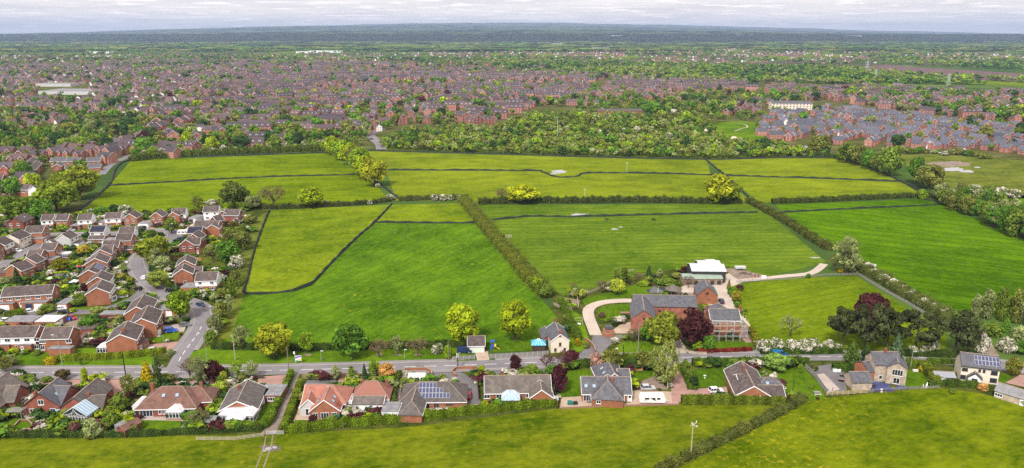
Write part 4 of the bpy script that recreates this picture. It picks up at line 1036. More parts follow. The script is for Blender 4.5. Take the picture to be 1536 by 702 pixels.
# ---- back row of the left estate
house((20.5, 327.6, 38, 320), 'large red brick house with dark trim and low left garage by tall trees', d=8.5, group=EST, wall=BRICK_D, trim=DARKWOOD, wins=W2('l', (-2.2, 1.5)) + [('l', 1.5, .1, 1.6, 2.1, 'p'), ('l', -2.2, .9, 1.4, 1.2, 'w')] + W2('f', (-2, 2)), sky_l=(('f', 1, 2.2),),
      wings=[dict(rp=(7, 331.5, 15, 331), d=5, he=2.4, rise=1.8, wins=[('f', 0, 0, 2.6, 2.1, 'k')])])
house((63.7, 322, 82.5, 321.4), 'white clad house in the back row, left of the brick house with the porch', d=7, group=EST, upper=(RENDER, 2.6, 'frlb'), auto='f', chim=(-1,))
house((85.5, 321.6, 104.7, 321), 'all brick house with white porch in the back row between two white clad houses', d=7, group=EST, auto='fr', flats=[(113, 345, 5, 6, 2.4, 0, dict(wins=[('f', 0, 0, 3, 2.1, 'k')]))])
house((118, 321.6, 140, 320.8), 'white clad house in the back row with a car port at its left', d=7, group=EST, upper=(RENDER, 2.6, 'frlb'), auto='f', flats=[(151, 340, 5.5, 6, 2.4, 0, dict(wall=BRICK, roof=FELT, wins=[('f', 0, 0, 2.4, 2.0, 'g')]))])
house((159, 319.4, 183.8, 318.7), 'white clad house in the back row in front of the white blossom tree', d=7.2, group=EST, upper=(RENDER, 2.6, 'frlb'), auto='f')
house((193.7, 320.8, 201.7, 316), 'front gabled brick house right of the last white clad house in the back row', d=6.8, group=EST, minL=8, wins=W2('l', (-1.6, 1.6)) + W2('l', (-1.6, 1.6), .9))
house((233.3, 319, 239.5, 315), 'brick house with front gable and lean to porch roof, beside the turquoise door garage', d=6.6, group=EST, minL=8, wins=W2('l', (-1.7, 1.5)) + [('l', -.4, .05, .95, 2.05, 'd'), ('l', 1.7, .9, 1.8, 1.2, 'w')])
garage(215, 342, 5.5, 6.5, 2.5, 0, 'flat roofed garage with pale turquoise doors between two front gabled houses', RENDER, FELT, [('f', -.9, 0, 2.0, 2.0, 'e'), ('f', 1.5, 0, 2.0, 2.0, 'g')])
house((258, 313, 280, 312), 'house with white right side and brick front gable beside the grey garage', d=7, group=EST, upper=(RENDER, 2.4, 'rf'), auto='f', wings=[dict(rp=(259.5, 318.5, 263.5, 315), d=5.6, minL=5, wins=W2('l', (0,)) + W2('l', (0,), .9))])
garage(289, 334, 5, 8, 2.6, -12, 'grey garage with dark door at the end of the close', GREYR, FELT, [('f', -.9, 0, 2.4, 2.0, 'k'), ('f', 1.5, 0, 1.2, 2.0, 'g')])
house((305.8, 309.6, 329.8, 309), 'white rendered house furthest right in the back row, below the white blossom', d=7, group=EST, wall=RENDER, auto='fr')
house((337.7, 314.2, 361, 314.4), 'dark brick L shaped house at the field edge with a white gabled porch', d=7, group=EST, wall=BRICK_D, auto='r', wins=W2('f', (3.2,)), wings=[dict(rp=(333.5, 316.8, 338, 313.8), d=6, minL=6, wins=W2('l', (0,)) + W2('l', (0,), .8, 2)), dict(rp=(350.5, 331, 353, 327), d=4.2, he=2.3, rise=1.7, wall=RENDER, minL=4)])
house((318.8, 325, 331, 321.8), 'small brick house gable half hidden behind the long brown roof', d=5.5, group=EST, wall=BRICK_D, he=4.6, auto='')
house((292.8, 331.3, 329.7, 331.3), 'long brown roofed brick house with a front gable and pale orange walls', d=7.5, group=EST, auto='r', wins=W2('f', (-3, 0)), wings=[dict(rp=(317.5, 337.4, 321, 332), d=7, minL=6)])
house((282.8, 340.2, 304.8, 340), 'brick house whose front roof is covered in dark blue solar panels', d=6.8, group=EST, auto='f', wins=W2('r', (0,)), solar=('f', -3.6, .3, 7, 2, 1.02, 1.7, SOLAR))
house((289, 351.5, 297.8, 345), 'brick house with front gable just below the solar panelled house', d=6.6, group=EST, minL=7, wall=BRICK_D, wins=W2('f', (-1, 2)) + W2('l', (0,)))
house((282, 357.3, 302, 356.5), 'red brick house with side gable above the orange fence', d=6.5, group=EST, wall=BRICK_D, auto='f', wings=[dict(rp=(278.6, 360, 284, 355), d=7.2, minL=7, wins=W2('l', (-1.4, 1.8)) + W2('l', (-1.5,), .8))])
house((276.9, 390.8, 279.5, 384.2), 'rear one of two stepped brick gables above the white house by the field', d=7.6, group=EST, minL=9, wins=W2('f', (0,)))
house((272.9, 403.8, 276, 396), 'front one of two stepped brick gables above the white house by the field', d=7.6, group=EST, minL=8, wins=W2('l', (.6,), .9), wings=[dict(rp=(288, 401, 304, 399.6), d=6, he=2.6, rise=1.8)])
house((294.8, 408.8, 327.8, 407.8), 'white upper storey house over brick beside the field, nearest to the bend', d=7.2, group=EST, upper=(RENDER, 2.5, 'frlb'), wins=W2('f', (-2.4, 2.4)) + [('f', -2.6, .05, 1.9, 2.1, 'p'), ('f', 2.4, .85, 2.0, 1.25, 'w')], flats=[(284, 440, 7, 6, 2.5, 0, dict(wins=[('f', 1.5, .9, 1.4, 1.1, 'w')])), (331, 428, 2.2, 5, 2.6, 0, dict(wall=RENDER))])
# ---- second row
house((40, 339.6, 68, 338.7), 'brick house with four white windows in its right gable, blank front wall with lean to', d=7.8, group=EST, wins=W2('r', (-1.7, 1.7)) + [('r', -1.9, .9, 1.3, 1.2, 'w'), ('r', 2.1, .9, 1.3, 1.2, 'w'), ('r', .3, .05, .95, 2.05, 'd')], flats=[(55, 366, 7, 4, 2.6, 0, dict(wins=[('r', 0, 0, 2.2, 2.1, 'g')]))])
house((14, 352.8, 33, 344.7), 'cream gabled house set at an angle with brick lower front and lean to porch roof', d=8.2, group=EST, wall=CREAM, lower=None, upper=None, wins=W2('f', (-3, 0, 3)) + [('f', -2.5, 0, 2.2, 2.1, 'g'), ('f', .4, 0, .95, 2.05, 'd'), ('f', 3, .8, 1.8, 1.2, 'w')])
house((-8, 361, 7.3, 354.4), 'white fronted house at the left edge beside the white hatchback', d=8, group=EST, upper=(RENDER, 2.5, 'f'), auto='f')
house((-16, 366, 0, 365), 'brick gabled house cut off by the left edge of the picture', d=7.5, group=EST, auto='r')
house((137.6, 338.7, 159.8, 338.4), 'white house with black solar roof and a low tiled front extension', d=7, group=EST, upper=(RENDER, 2.4, 'frlb'), wins=W2('f', (-2.2, 2.4)), solar=('f', -3.6, .3, 7, 2, 1.02, 1.75, SOLAR), wings=[dict(rp=(134.5, 353.8, 158.5, 353.2), d=5, he=2.4, rise=1.2, wins=[('f', -2.5, .8, 2, 1.2, 'w'), ('f', 2.4, .8, 2, 1.2, 'w')])])
garage(166, 369, 8.5, 7, 2.5, 0, 'grey flat roofed garage behind the terrace right of the black solar roof', RENDER, FELT)
house((179.5, 341, 203.4, 340), 'house with bright white right gable behind the linked brick terrace', d=7, group=EST, upper=(RENDER, 2.4, 'rf'), auto='')
house((176, 350.9, 200, 350.4), 'brick house with plain front wall directly below the white gabled one', d=7, group=EST, auto='r', wings=[dict(rp=(186, 369, 194, 368.6), d=4, he=2.4, rise=1.2, minL=4)])
house((155.3, 361.4, 180.5, 360.3), 'uppermost of the linked terrace with a yellow side wall on its left', d=7.2, group=EST, auto='r')
house((156.6, 368.2, 171, 367.5), 'linked terrace house with small brick gable, second from the top', d=7, group=EST, auto='r')
house((150.5, 375, 156.5, 368.2), 'linked terrace house with purple brown roof, behind the house with the two large roof panels', d=8, group=EST, auto='f', minL=9)
house((142, 387.9, 148.5, 379), 'linked terrace house with wide white trimmed gable behind the two large roof panels', d=8.6, group=EST, auto='f', minL=9)
house((132.4, 405.5, 143.5, 394), 'brick house with two large pale solar thermal panels on its right roof', d=8.6, group=EST, auto='f', solar=('f', -.4, 1.0, 2, 1, 3.2, 3.0, SOLARL))
house((145.4, 416, 152.9, 405.6), 'middle of three stepped brick gables facing down the close', d=8.2, group=EST, auto='f', upper=(RENDER, 2.5, 'f'), minL=9)
house((144.4, 431.9, 152.9, 420.4), 'nearest of three stepped brick gables, with the large blank gable wall', d=8.4, group=EST, auto='f', upper=(RENDER, 2.5, 'f'), minL=10, flats=[(172, 452, 3.0, 3, 2.5, 78, dict(wall=RENDER, roof=ROOF_BR, wins=[('f', 0, .7, 2, 1.4, 'w')]))])
house((92, 352, 101.7, 347.3), 'white house with grey rendered left gable behind the low brown hip roof', d=7, group=EST, wall=GREYR, upper=(RENDER, .2, 'f'), wins=W2('f', (-1.8, 2)), minL=8)
house((73.5, 361.3, 84.5, 356.6), 'low brown roofed single storey house between two taller gables', d=7, he=2.7, rise=2.4, group=EST, wall=RENDER, auto='')
garage(106, 372, 8.5, 5.5, 2.4, 0, 'brown flat roofed garage block right of the grey gabled white house', RENDER, ROOF_BR)
house((65, 364.8, 87.2, 364.6), 'brick house with two gable windows and a white conservatory at its right', d=7.6, group=EST, wins=W2('r', (-1.5, 1.6), 3.2, 1.5))
house((44, 375, 65.8, 374.6), 'brick house with white trimmed right gable behind the stepped roof below it', d=7.6, group=EST, wins=W2('r', (-1.4, 1.6), 3.2, 1.5), flats=[(73, 398, 6, 6, 2.6, 0, dict(wall=BRICK, wins=[('f', 0, 0, 2.4, 2.0, 't')]))])
house((40, 387, 54.3, 380.2), 'brick house turned to the right with white trim, above the tall dark conifer', d=7.4, group=EST, auto='f')
house((17.5, 397.7, 38.5, 390), 'brick house with left gable partly hidden by the tall dark conifer', d=8, group=EST, auto='f', wins=W2('l', (.5,), 1.2))
garage(-2, 418, 8, 6, 2.4, 0, 'dark roofed garage at the left edge behind the conifer', BRICK_D, ROOF_BR)
# ---- terraces
t_w = []
for k, u in enumerate((-9.6, -6.2, -3.2, .4, 3.9, 8.0)): t_w += [('f', u, 3.3, 1.9, 1.25, 'w')]
house((5.5, 431.5, 82.5, 426.8), 'long brick terrace with white panels and projecting garages, far side of the forecourt', d=7.6, group='terraces of the left estate', wins=t_w + [('f', -5.4, .6, 1.8, 1.5, 'w'), ('f', -2.6, .05, 1, 2.1, 'd'), ('f', 8, .5, 2.0, 1.7, 'p'), ('r', 0.5, 3.4, .8, .9, 'w')], cat='terrace', name='terrace',
      flats=[(10, 465, 5.4, 3, 2.5, 3, dict(wins=[('f', -.5, 0, 3.4, 2.0, 'g')])), (52, 463, 9.6, 3.2, 2.5, 3, dict(wins=[('f', -2, 0, 2.6, 2.0, 'n'), ('f', 1.6, 0, 3.2, 2.0, 'g')]))])
house((-40, 491, 60.3, 488.6), 'brown roofed terrace with white clad upper storey facing the main road', d=7.6, group='terraces of the left estate', upper=(RENDER, 2.5, 'f'), wins=W2('f', [-11 + 3.2 * k for k in range(8)], 3.4, 1.8) + W2('f', (-8, -1.5, 5, 10.6), .6, 2.2, 1.5), cat='terrace', name='terrace',
      flats=[(8, 528, 3.2, 2.2, 2.5, 0, {}), (38, 528, 4.6, 2.2, 2.5, 0, dict(wins=[('f', -.8, 0, .95, 2.05, 'd')]))])
house((67.4, 491.7, 110.5, 490.5), 'end terrace of plain brick with one white panel, street lamp in front', d=7.6, group='terraces of the left estate', wins=[('f', -4.2, 3.4, 2, 1.2, 'w'), ('f', -4.4, 1.0, 1.4, 1.6, 'w'), ('f', 4.4, 3.3, 1.8, 1.4, 'w'), ('f', 4.4, .5, 2.0, 1.6, 'w')], cat='terrace', name='terrace', flats=[(90, 534, 7.4, 2.6, 2.5, 0, {})])
garage(30, 492, 11, 6, 2.4, 0, 'row of grey flat roofed garages behind the terrace, left one', BRICK, FELT, name='garage_block')
garage(68, 492, 8.2, 6.5, 2.4, 0, 'pale flat roofed garage behind the terrace, right one', BRICK, PALE, [('r', 0, 0, 2, 2, 'g')], name='garage_block')
garage(94, 464.5, 4, 6, 2.4, 0, 'single garage with white door beside the long brick terrace', BRICK, FELT, [('f', 0, 0, 3.0, 2.0, 'g')])
garage(126, 503, 7, 7, 2.2, 5, 'dark mossy shed roof in the back garden right of the terrace', BRICK_D, ROOF_BR, name='shed', cat='shed')
# ---- staggered row along the side road
house((204.2, 460.8, 216.2, 441.9), 'brick house by the bend, uppermost of three gables along the side road', d=8.6, group=EST, auto='f')
house((211.7, 478.2, 222.5, 458.5), 'middle brick gable along the side road with glazed white porch', d=8.8, group=EST, auto='f', flats=[(241, 501, 3.4, 6, 2.6, 76, dict(roof=ROOF_BR, wins=[('f', -1, 0, 2.6, 2.0, 'g')]))])
house((179.6, 502.4, 191.7, 481.8), 'brick house nearest the main road with a tall outside chimney on its gable', d=9.2, group=EST, auto='f', flats=[(216, 524, 5.5, 3.4, 2.6, 74, dict(roof=ROOF_BR, wins=[('f', -1.2, 0, 1.0, 2.0, 'd'), ('f', 1, 0, 2, 2, 't')]))])
lr = col.objects[-1]
p = g(190, 527); t_ = empty('outside_chimney', (p.x, p.y, 0), R(8)); tag(t_, 'tall narrow brick chimney stack built against the nearest gable wall', 'chimney')
q = MB(); q.box(-.5, .5, -.3, .35, -.2, 8.2); q.box(-.58, .58, -.38, .43, 8.201, 8.4); q.build('stack', BRICK_D, t_); q = MB(); q.lathe([(.12, 8.4), (.14, 8.8), (.05, 8.81)], 8); q.build('chimney_pot', ROOF_RED, t_)
r_ = empty('conservatory', g(157, 531)); tag(r_, 'white polycarbonate conservatory on the left of the nearest gable house', 'conservatory'); conservatory(r_, 157, 531, 4.6, 3.4, 2.2, .7, 4, PALE)
r_ = empty('conservatory', g(95, 388)); tag(r_, 'white glazed lean to conservatory by the two windowed gable', 'conservatory'); conservatory(r_, 95, 388, 6, 3, 2.2, .5, 0, PALE)
garage(250, 474, 8, 6, 2.4, 0, 'flat roofed garage with white door beside the yellow green willow', BRICK, FELT, [('f', 1, 0, 2.4, 2.0, 'g')])
garage(169, 480, 9, 4, 2.2, 4, 'low grey roofed outbuilding behind the long brick garden wall', BRICK_D, FELT, name='outbuilding', cat='outbuilding')
# ---- left edge, beyond the big trees
house((38, 246, 50, 235.5), 'stepped brick double gable house beyond the big trees', d=9, group=EST, he=5, auto='l', wins=(), wings=[dict(rp=(44, 252, 54, 241), d=7, minL=8)])
house((77, 236.5, 102, 236), 'slate roofed house with brick front gable, left of a matching pair', d=8, group='slate roofed houses by the upper field', roof=ROOF_SL, auto='f', wings=[dict(rp=(86, 237.8, 90, 236), d=5, minL=5), dict(rp=(84.5, 246.5, 90, 242), d=5.6, he=4, minL=6, wins=W2('l', (0,), 2))])
house((101, 236.3, 122, 236), 'slate roofed house with brick front gable, right of a matching pair', d=8, group='slate roofed houses by the upper field', roof=ROOF_SL, auto='f', wings=[dict(rp=(108, 238, 112, 236), d=5, minL=5)])
house((130, 236.5, 152, 235.5), 'slate roofed house with tall white bargeboard gable at the end of the lane', d=8, group='slate roofed houses by the upper field', roof=ROOF_SL, auto='f', wings=[dict(rp=(140, 237.5, 145, 235), d=5, minL=5)])
house((97, 248, 121, 246.5), 'long low slate garage roof in front of the matching pair', d=6, he=2.6, rise=2.2, roof=ROOF_SL, auto='', name='garage_block', cat='garage')
house((131, 246.8, 152, 246), 'slate roofed garage block in front of the white bargeboard gable', d=6, he=2.6, rise=2.2, roof=ROOF_SL, auto='', name='garage_block', cat='garage')
house((4, 275, 27, 274.5), 'dark roofed brick house at left edge above the big green tree', d=7.5, group=EST, auto='fr')
house((28, 276.5, 48, 277.5), 'brown roofed brick house with wide white windows above the big green tree', d=7.5, group=EST, wins=[('f', -2, 3, 2.6, 1.5, 'w'), ('f', 1.5, 3, 2.6, 1.5, 'w')], wings=[dict(rp=(49, 280, 58, 277), d=7.5, minL=7, wall=RENDER)])
house((-6, 306, 2, 301), 'cream gabled house cut off by the left edge beside the big green tree', d=8, group=EST, wall=CREAM, auto='', wins=W2('l', (1,), 1.5, .8))
house((-20, 263, 6, 262), 'brick terrace end at the left edge by the car park', d=8, group=EST, wall=BRICK_D, auto='f')
house((22, 251, 31, 247), 'old brick house with brown roof behind the single green tree', d=8, group=EST, wall=BRICK_D, auto='', minL=9, wings=[dict(rp=(14, 265, 30, 262), d=8, he=3)])

# ================================================================== BUNGALOWS ON THE MAIN ROAD (left to right)
BW = lambda fc, us, z=.9, w=1.6, h=1.15: [(fc, u, z, w, h, 'w') for u in us]
house((-16, 578, 11.5, 559), 'grey brown hipped bungalow at the bottom left corner with a right hand gable', d=11, he=2.6, rise=4.2, group=BUN, wall=BRICK_D, roof=ROOF_OLD, hl=1, hr=0, trim=DARKWOOD, gutter=False, wings=[dict(rp=(8, 579, 31, 578.5), d=7.5, he=2.7, rise=3.2, wins=BW('r', (0,)))], chim=())
house((57, 591, 88, 566), 'dark slate bungalow with a wide brick gable facing the front pasture', d=10.4, he=2.7, rise=4.0, group=BUN, roof=ROOF_SL, wall=BRICK_D, trim=DARKWOOD, gutter=False, wins=BW('l', (-2.5, 3.2)) + [('l', .2, 3.2, 1.6, 1.6, 'w')], sky_l=(('f', -1.5, 2.6),), chim=((-3, 2.2),),
      wings=[dict(rp=(74, 578.5, 106, 580), d=9, he=2.7, rise=3.4, hl=1, sky_l=(('f', 1, 2.6),), trim=DARKWOOD, gutter=False)])
h_ = house((109.4, 597.8, 146, 567), 'long brown roofed bungalow with the big gabled glass conservatory', d=8.6, he=2.6, rise=3.0, group=BUN, wall=BRICK_D, roof=ROOF_GR, trim=DARKWOOD, gutter=False, chim=((-2.5, -2.2),), wings=[dict(rp=(138, 594, 160, 592.5), d=6.2, he=2.5, rise=2.2, hl=1, wins=BW('f', (1.6,)), trim=DARKWOOD, gutter=False)])
conservatory(h_, 114.5, 635.5, 7.2, 4.6, 2.5, 2.4, -8, GLASSB, hipped=False, pane=GLASS)
h_ = house((243, 580.5, 273, 579.8), 'large bungalow with broad russet hipped roof and two rooflights', d=11, he=2.6, rise=3.9, hip=1, group=BUN, roof=ROOF_RST, wall=BRICK_D, wins=[('f', -5.6, .2, 3.6, 2.1, 'p'), ('f', -1.8, .9, .8, 1.1, 'w'), ('f', -.4, .9, 1.2, 1.1, 'w'), ('f', 6, .6, 3.0, 1.6, 'w')], sky_l=(('f', -1.6, 3.4), ('f', 2.2, 3.4)), chim=(-5.5,),
      wings=[dict(rp=(288, 580.5, 300, 579.8), d=8, he=2.6, rise=2.8, hip=1, chim=((1.5, 0),), wins=BW('r', (0,)))], flats=[(211, 622, 4.2, 6, 2.5, 0, dict(wall=RENDER, roof=PALE, wins=[('f', 0, .5, 3.2, 1.7, 'p')]))])
conservatory(h_, 262, 630, 4.6, 3.6, 2.3, 1.0, 0, PALE)
h_ = house((355.5, 603, 371.9, 570), 'brown roofed bungalow with full width white conservatory on its gable end', d=10.4, he=2.5, rise=2.7, group=BUN, roof=ROOF_GR, wins=BW('f', (-4, 0)) + [('f', -6.4, .05, 1, 2.05, 'd')], chim=((2.5, 1.6),), flats=[(405, 605, 6.5, 7, 2.5, 0, dict(wins=[('f', .5, .8, 2.2, 1.2, 'w')], wall=BRICK_D, roof=FELT)), (391, 607, 2, 5, 2.5, 0, dict(wall=RENDER, wins=[('f', 0, 0, .9, 2, 'd')]))])
conservatory(h_, 355, 635, 9.8, 3.6, 2.3, 1.1, -3, PALE); conservatory(h_, 353, 641, 5.0, 2.4, 2.3, .9, -3, PALE)
house((458, 577, 499, 577.5), 'bungalow with bright salmon red tiles and two gables facing the pasture', d=9.5, he=2.7, rise=3.3, group=BUN, roof=ROOF_RED, hl=0, hr=1, wins=BW('f', (7.2,)), 
      wings=[dict(rp=(485.5, 601, 494, 579), d=8.2, he=2.7, rise=3.3, minL=8, roof=ROOF_RED, wins=[('l', 0, .1, 2.3, 2.1, 'p'), ('l', -2.6, .4, 1.4, 1.8, 'w'), ('l', 2.6, .4, 1.4, 1.8, 'w')], sky_l=(('f', -2, 2.2), ('f', .4, 2.2), ('b', 2, 2.2), ('b', -.4, 2.2)), chim=((-2.5, -3.4),)),
             dict(rp=(461.8, 600, 466.5, 587), d=4.8, he=2.7, rise=2.3, wall=GREYR, minL=4, roof=ROOF_RED, wins=[('l', 0, .1, 2.0, 2.1, 'p')])])
house((548.5, 572.5, 566.5, 572.4), 'small white bungalow under a red hipped roof with a grey lean to at the back', d=7.2, he=2.8, rise=3.6, hip=1, group=BUN, roof=simple_once('roof_worn_red', (.28, .12, .09)), wall=RENDER, chim=((-3, 1.5), (4.2, 1.5)), wings=[dict(rp=(530, 594.5, 578, 594.5), d=5.6, he=2.7, rise=1.0, wall=RENDER, roof=ROOF_OLD, wins=[('f', -3.6, .1, 1.9, 2.1, 'p'), ('f', 2.8, 1.0, 1.9, .9, 'w')], gutter=False)], flats=[(526, 614, 2.6, 5, 2.3, 0, dict(wall=RENDER, roof=PALE, wins=[('f', .2, .9, 1.0, 1.0, 'w')]))])
garage(585, 628.5, 4.6, 5.4, 2.3, 0, 'small grey roofed garage with white front at the end of the drive', RENDER, FELT)
house((630, 573.4, 673, 573), 'grey brown bungalow with a stepped block of solar panels on its hipped roof', d=10.6, he=2.5, rise=3.5, hip=1, group=BUN, roof=ROOF_GR, fm=FENCEO, wins=[('f', -3.2, .1, 4.4, 2.1, 'p'), ('f', .9, .1, 1.6, 2.1, 'p'), ('f', 4.6, 1.0, 2.2, .9, 'w')], solar=('f', -4.4, 1.0, [9, 7, 5], 3, 1.02, 1.68, SOLARL),
      wings=[dict(rp=(617.6, 602, 626, 578), d=6.4, he=2.5, rise=2.4, hl=1, hr=1, roof=ROOF_GR)])
h_ = house((726, 564.5, 826, 562.7), 'long grey brown tiled bungalow with a white conservatory in the middle', d=9, he=2.6, rise=3.2, group=BUN, roof=ROOF_OLD, wins=BW('f', (-9.2, -5.6), w=1.8) + BW('f', (3.4,), w=2.2), chim=((-4.4, 2.6),), wings=[dict(rp=(812.6, 585.8, 810.4, 572), d=6.6, he=2.6, rise=2.5, roof=ROOF_OLD, minL=6, wins=BW('l', (0,), .7, 2.6, 1.2))])
conservatory(h_, 766, 612, 5.2, 3.8, 2.4, 1.3, 0, GLASSB)
house((871, 565.3, 946, 566), 'blue grey slate bungalow with hipped front wing beside the white caravan', d=8.4, he=2.6, rise=3.3, group=BUN, roof=ROOF_SL, wins=[('f', -5.2, .2, 3.2, 2.0, 'p'), ('f', 6.8, .2, 1.3, 2.0, 'd')], sky_l=(('f', -6, 1.8), ('f', -3.6, 1.8)), chim=((1.8, -1.2),),
      wings=[dict(rp=(911.7, 571.5, 911.2, 562), d=9, he=2.6, rise=3.6, hl=1, minL=5, roof=ROOF_SL, wins=BW('l', (-2.6,), 1.1, 1.4, 1.1)), dict(rp=(922, 561, 912.5, 543.5), d=8.5, he=2.6, rise=3.4, hr=1, roof=ROOF_SL, sky_l=(('b', -1, 2.2), ('b', 2, 2.2))), dict(rp=(925, 554, 944, 553.5), d=6.5, he=2.6, rise=2.4, roof=ROOF_SL)])
house((1131.7, 580.2, 1111.7, 542), 'brown roofed bungalow behind the clipped hedge with a wide white trimmed gable', d=9.8, he=2.5, rise=3.0, group=BUN, roof=ROOF_BR, wins=BW('l', (.6,), .8, 2.2, 1.0), chim=((3, .4),), wings=[dict(rp=(1136, 578.3, 1174, 578.6), d=6.4, he=2.4, rise=1.9), dict(rp=(1104, 562, 1120, 561.6), d=7.5, he=2.5, rise=2.2, wall=RENDER), dict(rp=(1148, 566.5, 1158, 566.3), d=6, he=2.5, rise=1.8, hip=1, roof=ROOF_SL, sky_l=(('f', -1, .9),))])
# ---- the stone house at the right
house((1306.4, 528.7, 1347.5, 528.2), 'tall buff stone house with slate roof, red chimney and a projecting two storey bay', d=6.8, he=5.8, rise=2.6, name='stone_house', wall=STONE, roof=ROOF_SL, fm=WHITEW, trim=None, chim=(0.2,), wins=[('f', 1.4, 3.6, 1.2, 1.3, 'w'), ('f', -2.2, .9, 1.0, 1.3, 'w'), ('f', .8, .9, 1.0, 1.3, 'w')],
      wings=[dict(rp=(1347.5, 545, 1345, 533), d=5.4, he=5.6, rise=1.7, minL=4.5, wall=STONE, trim=None, fm=WHITEW, wins=[('l', .2, 3.1, 3.0, 2.0, 'w'), ('l', .2, .4, 1.8, 2.0, 'w'), ('l', -1.4, .9, .01, .01, 'w')]), dict(rp=(1293, 543, 1304, 542), d=7, he=3.4, rise=1.7, wall=BRICK, trim=None, wins=[('r', 0, .8, 1.2, 1.2, 'w')])])
house((1273, 558, 1303.8, 557.7), 'low buff stone outhouse with dark slate roof beside the blue tarpaulin', d=6, he=2.6, rise=2.0, wall=STONE, roof=ROOF_SL, trim=None, name='stone_outhouse', cat='outbuilding', wins=[('f', 3.6, 0, 1.0, 1.8, 'k')])
house((1439.7, 528.4, 1498.7, 535), 'cream and stone cottage with black framed solar panels and arched white porch', d=7, he=5.2, rise=2.8, name='cottage', wall=CREAM, roof=ROOF_SL, trim=BLACKBOARD, fm=BLACKBOARD, chim=(), wins=[('f', -4.2, 3.4, 1.6, 1.0, 'w'), ('f', 3.8, 3.2, 1.8, 1.3, 'w'), ('f', 3.9, .7, 1.9, 1.4, 'w'), ('f', -.2, 3.6, .7, .9, 'w'), ('f', 1.0, 3.6, .7, .9, 'w'), ('f', -4.4, .7, 1.5, 1.3, 'w')], solar=('f', -1.6, .7, 7, 2, .98, 1.6, SOLARL),
      wings=[dict(rp=(1463.5, 561, 1462.8, 555), d=3.4, he=2.2, rise=1.5, wall=RENDER, trim=BLACKBOARD, minL=2.4, wins=[('l', 0, .05, 1.5, 2.0, 'k')], fm=BLACKBOARD)])
house((1497, 573.8, 1548, 589), 'long low grey outbuilding at the right edge with a pale strip across its roof', d=5.6, he=2.3, rise=1.5, wall=STONE, roof=FELT, trim=None, name='outbuilding', cat='outbuilding', wins=[('f', -3, .7, 2, 1, 'w'), ('f', 3.5, 0, 2.2, 1.9, 'g')])
garage(1417, 574.5, 5.8, 3.6, 2.0, -6, 'pale tin shed with open front right of the stone house garden', RENDER, simple_once('dull_tin', (.27, .28, .31)), [('f', -1.2, 0, 2.4, 1.9, 'g'), ('f', 1.6, 0, 2.4, 1.9, 'k')], name='tin_shed', cat='shed', rise=.9)
# ================================================================== FARM
h_ = house((948.6, 442.2, 1044, 444), 'long red brick barn under a dark slate roof in the farmyard', d=8, he=4.8, rise=3.0, wall=BRICK_OLD, roof=ROOF_SL, trim=None, name='brick_barn', cat='barn', wins=[('f', -2, 2.6, .9, .9, 'k'), ('f', 9, 2.6, .9, .9, 'k')], wings=[dict(rp=(966.5, 466, 962.8, 443), d=8.6, he=4.8, rise=3.2, trim=None, wins=[('l', 0, 4.4, .7, .8, 'k'), ('l', 1.6, .1, 1.8, 2.1, 'k')])])
house((1062.3, 463.4, 1108, 464), 'square red brick farmhouse wrapped in scaffolding with a grey slate roof', d=8.5, he=6.0, rise=2.6, wall=BRICK, roof=ROOF_SL, trim=UPVC, name='farmhouse', fm=WHITEW, chim=(-5.8, 5.9), wins=[('f', -2.6, 3.9, 1.1, 1.4, 'w'), ('f', 2.6, 3.9, 1.1, 1.4, 'w'), ('f', 2.6, .6, 1.5, 2.1, 'w'), ('f', -2.6, .6, 1.5, 2.1, 'k')], wings=[dict(rp=(1077, 455, 1090, 463), d=7, he=5.2, rise=2.6, hl=1, trim=None)])
house((1062, 430.8, 1056.5, 418.5), 'small brick barn with round gable opening, half covered by a green bush', d=8, he=3.8, rise=3.4, wall=BRICK, roof=ROOF_SL, trim=None, name='brick_barn', cat='barn', wins=[('l', 0, 4.0, 1.0, 1.0, 'k')], sky_l=(('f', 0, 2.5),), wings=[dict(rp=(1070, 440, 1069, 433), d=3, he=2.4, rise=.8, roof=GREENSHEET, trim=None)])
h_ = house((1034, 396, 1085.6, 396.6), 'tall black farm shed with a white sheet roof and a green lean to', d=11, he=5.2, rise=1.5, wall=BLACKBOARD, roof=PALE, trim=None, name='farm_shed', cat='barn', gutter=False, ridge=False, wings=[dict(rp=(1045, 391.5, 1079, 391.3), d=7, he=5.6, rise=.9, wall=BLACKBOARD, roof=PALE, trim=None, ridge=False), dict(rp=(1058, 389.6, 1072, 389.5), d=5, he=5.8, rise=.9, wall=BLACKBOARD, roof=PALE, trim=None, ridge=False), dict(rp=(1022, 411.5, 1081.5, 411.2), d=7, he=2.8, rise=.9, wall=FENCEW, roof=GREENSHEET, trim=None, ridge=False, wins=[('f', x, .1, 1.6, 1.9, 'k') for x in (-3, .5, 4, 7)])])
house((840.6, 502, 832.2, 482.6), 'cream cottage gable end with slate roof facing the road', d=6.2, he=4.3, rise=2.4, wall=CREAM, roof=ROOF_SL, trim=UPVC, gutter=False, name='cottage', chim=((-5.3, 0), (5.5, 0)), wins=[('l', 0, 2.3, .9, 1.5, 'w'), ('l', -1.6, .4, .9, 1.4, 'w'), ('l', 1.6, .4, .9, 1.4, 'w')], fm=simple_once('pink_shutter', (.5, .33, .28)), wings=[dict(rp=(823, 503, 817, 489), d=4, he=2.6, rise=1.4, trim=None, wall=BRICK_D, wins=[('l', 0, .1, 1.6, 2, 'k')])])
house((700.8, 504.6, 727.7, 504), 'detached garage with wide pale green door on the far side of the main road', d=6.2, he=2.6, rise=2.1, name='garage', cat='garage', wall=BRICK, roof=ROOF_BR, wins=[('f', .2, 0, 5.0, 2.2, 'e')])
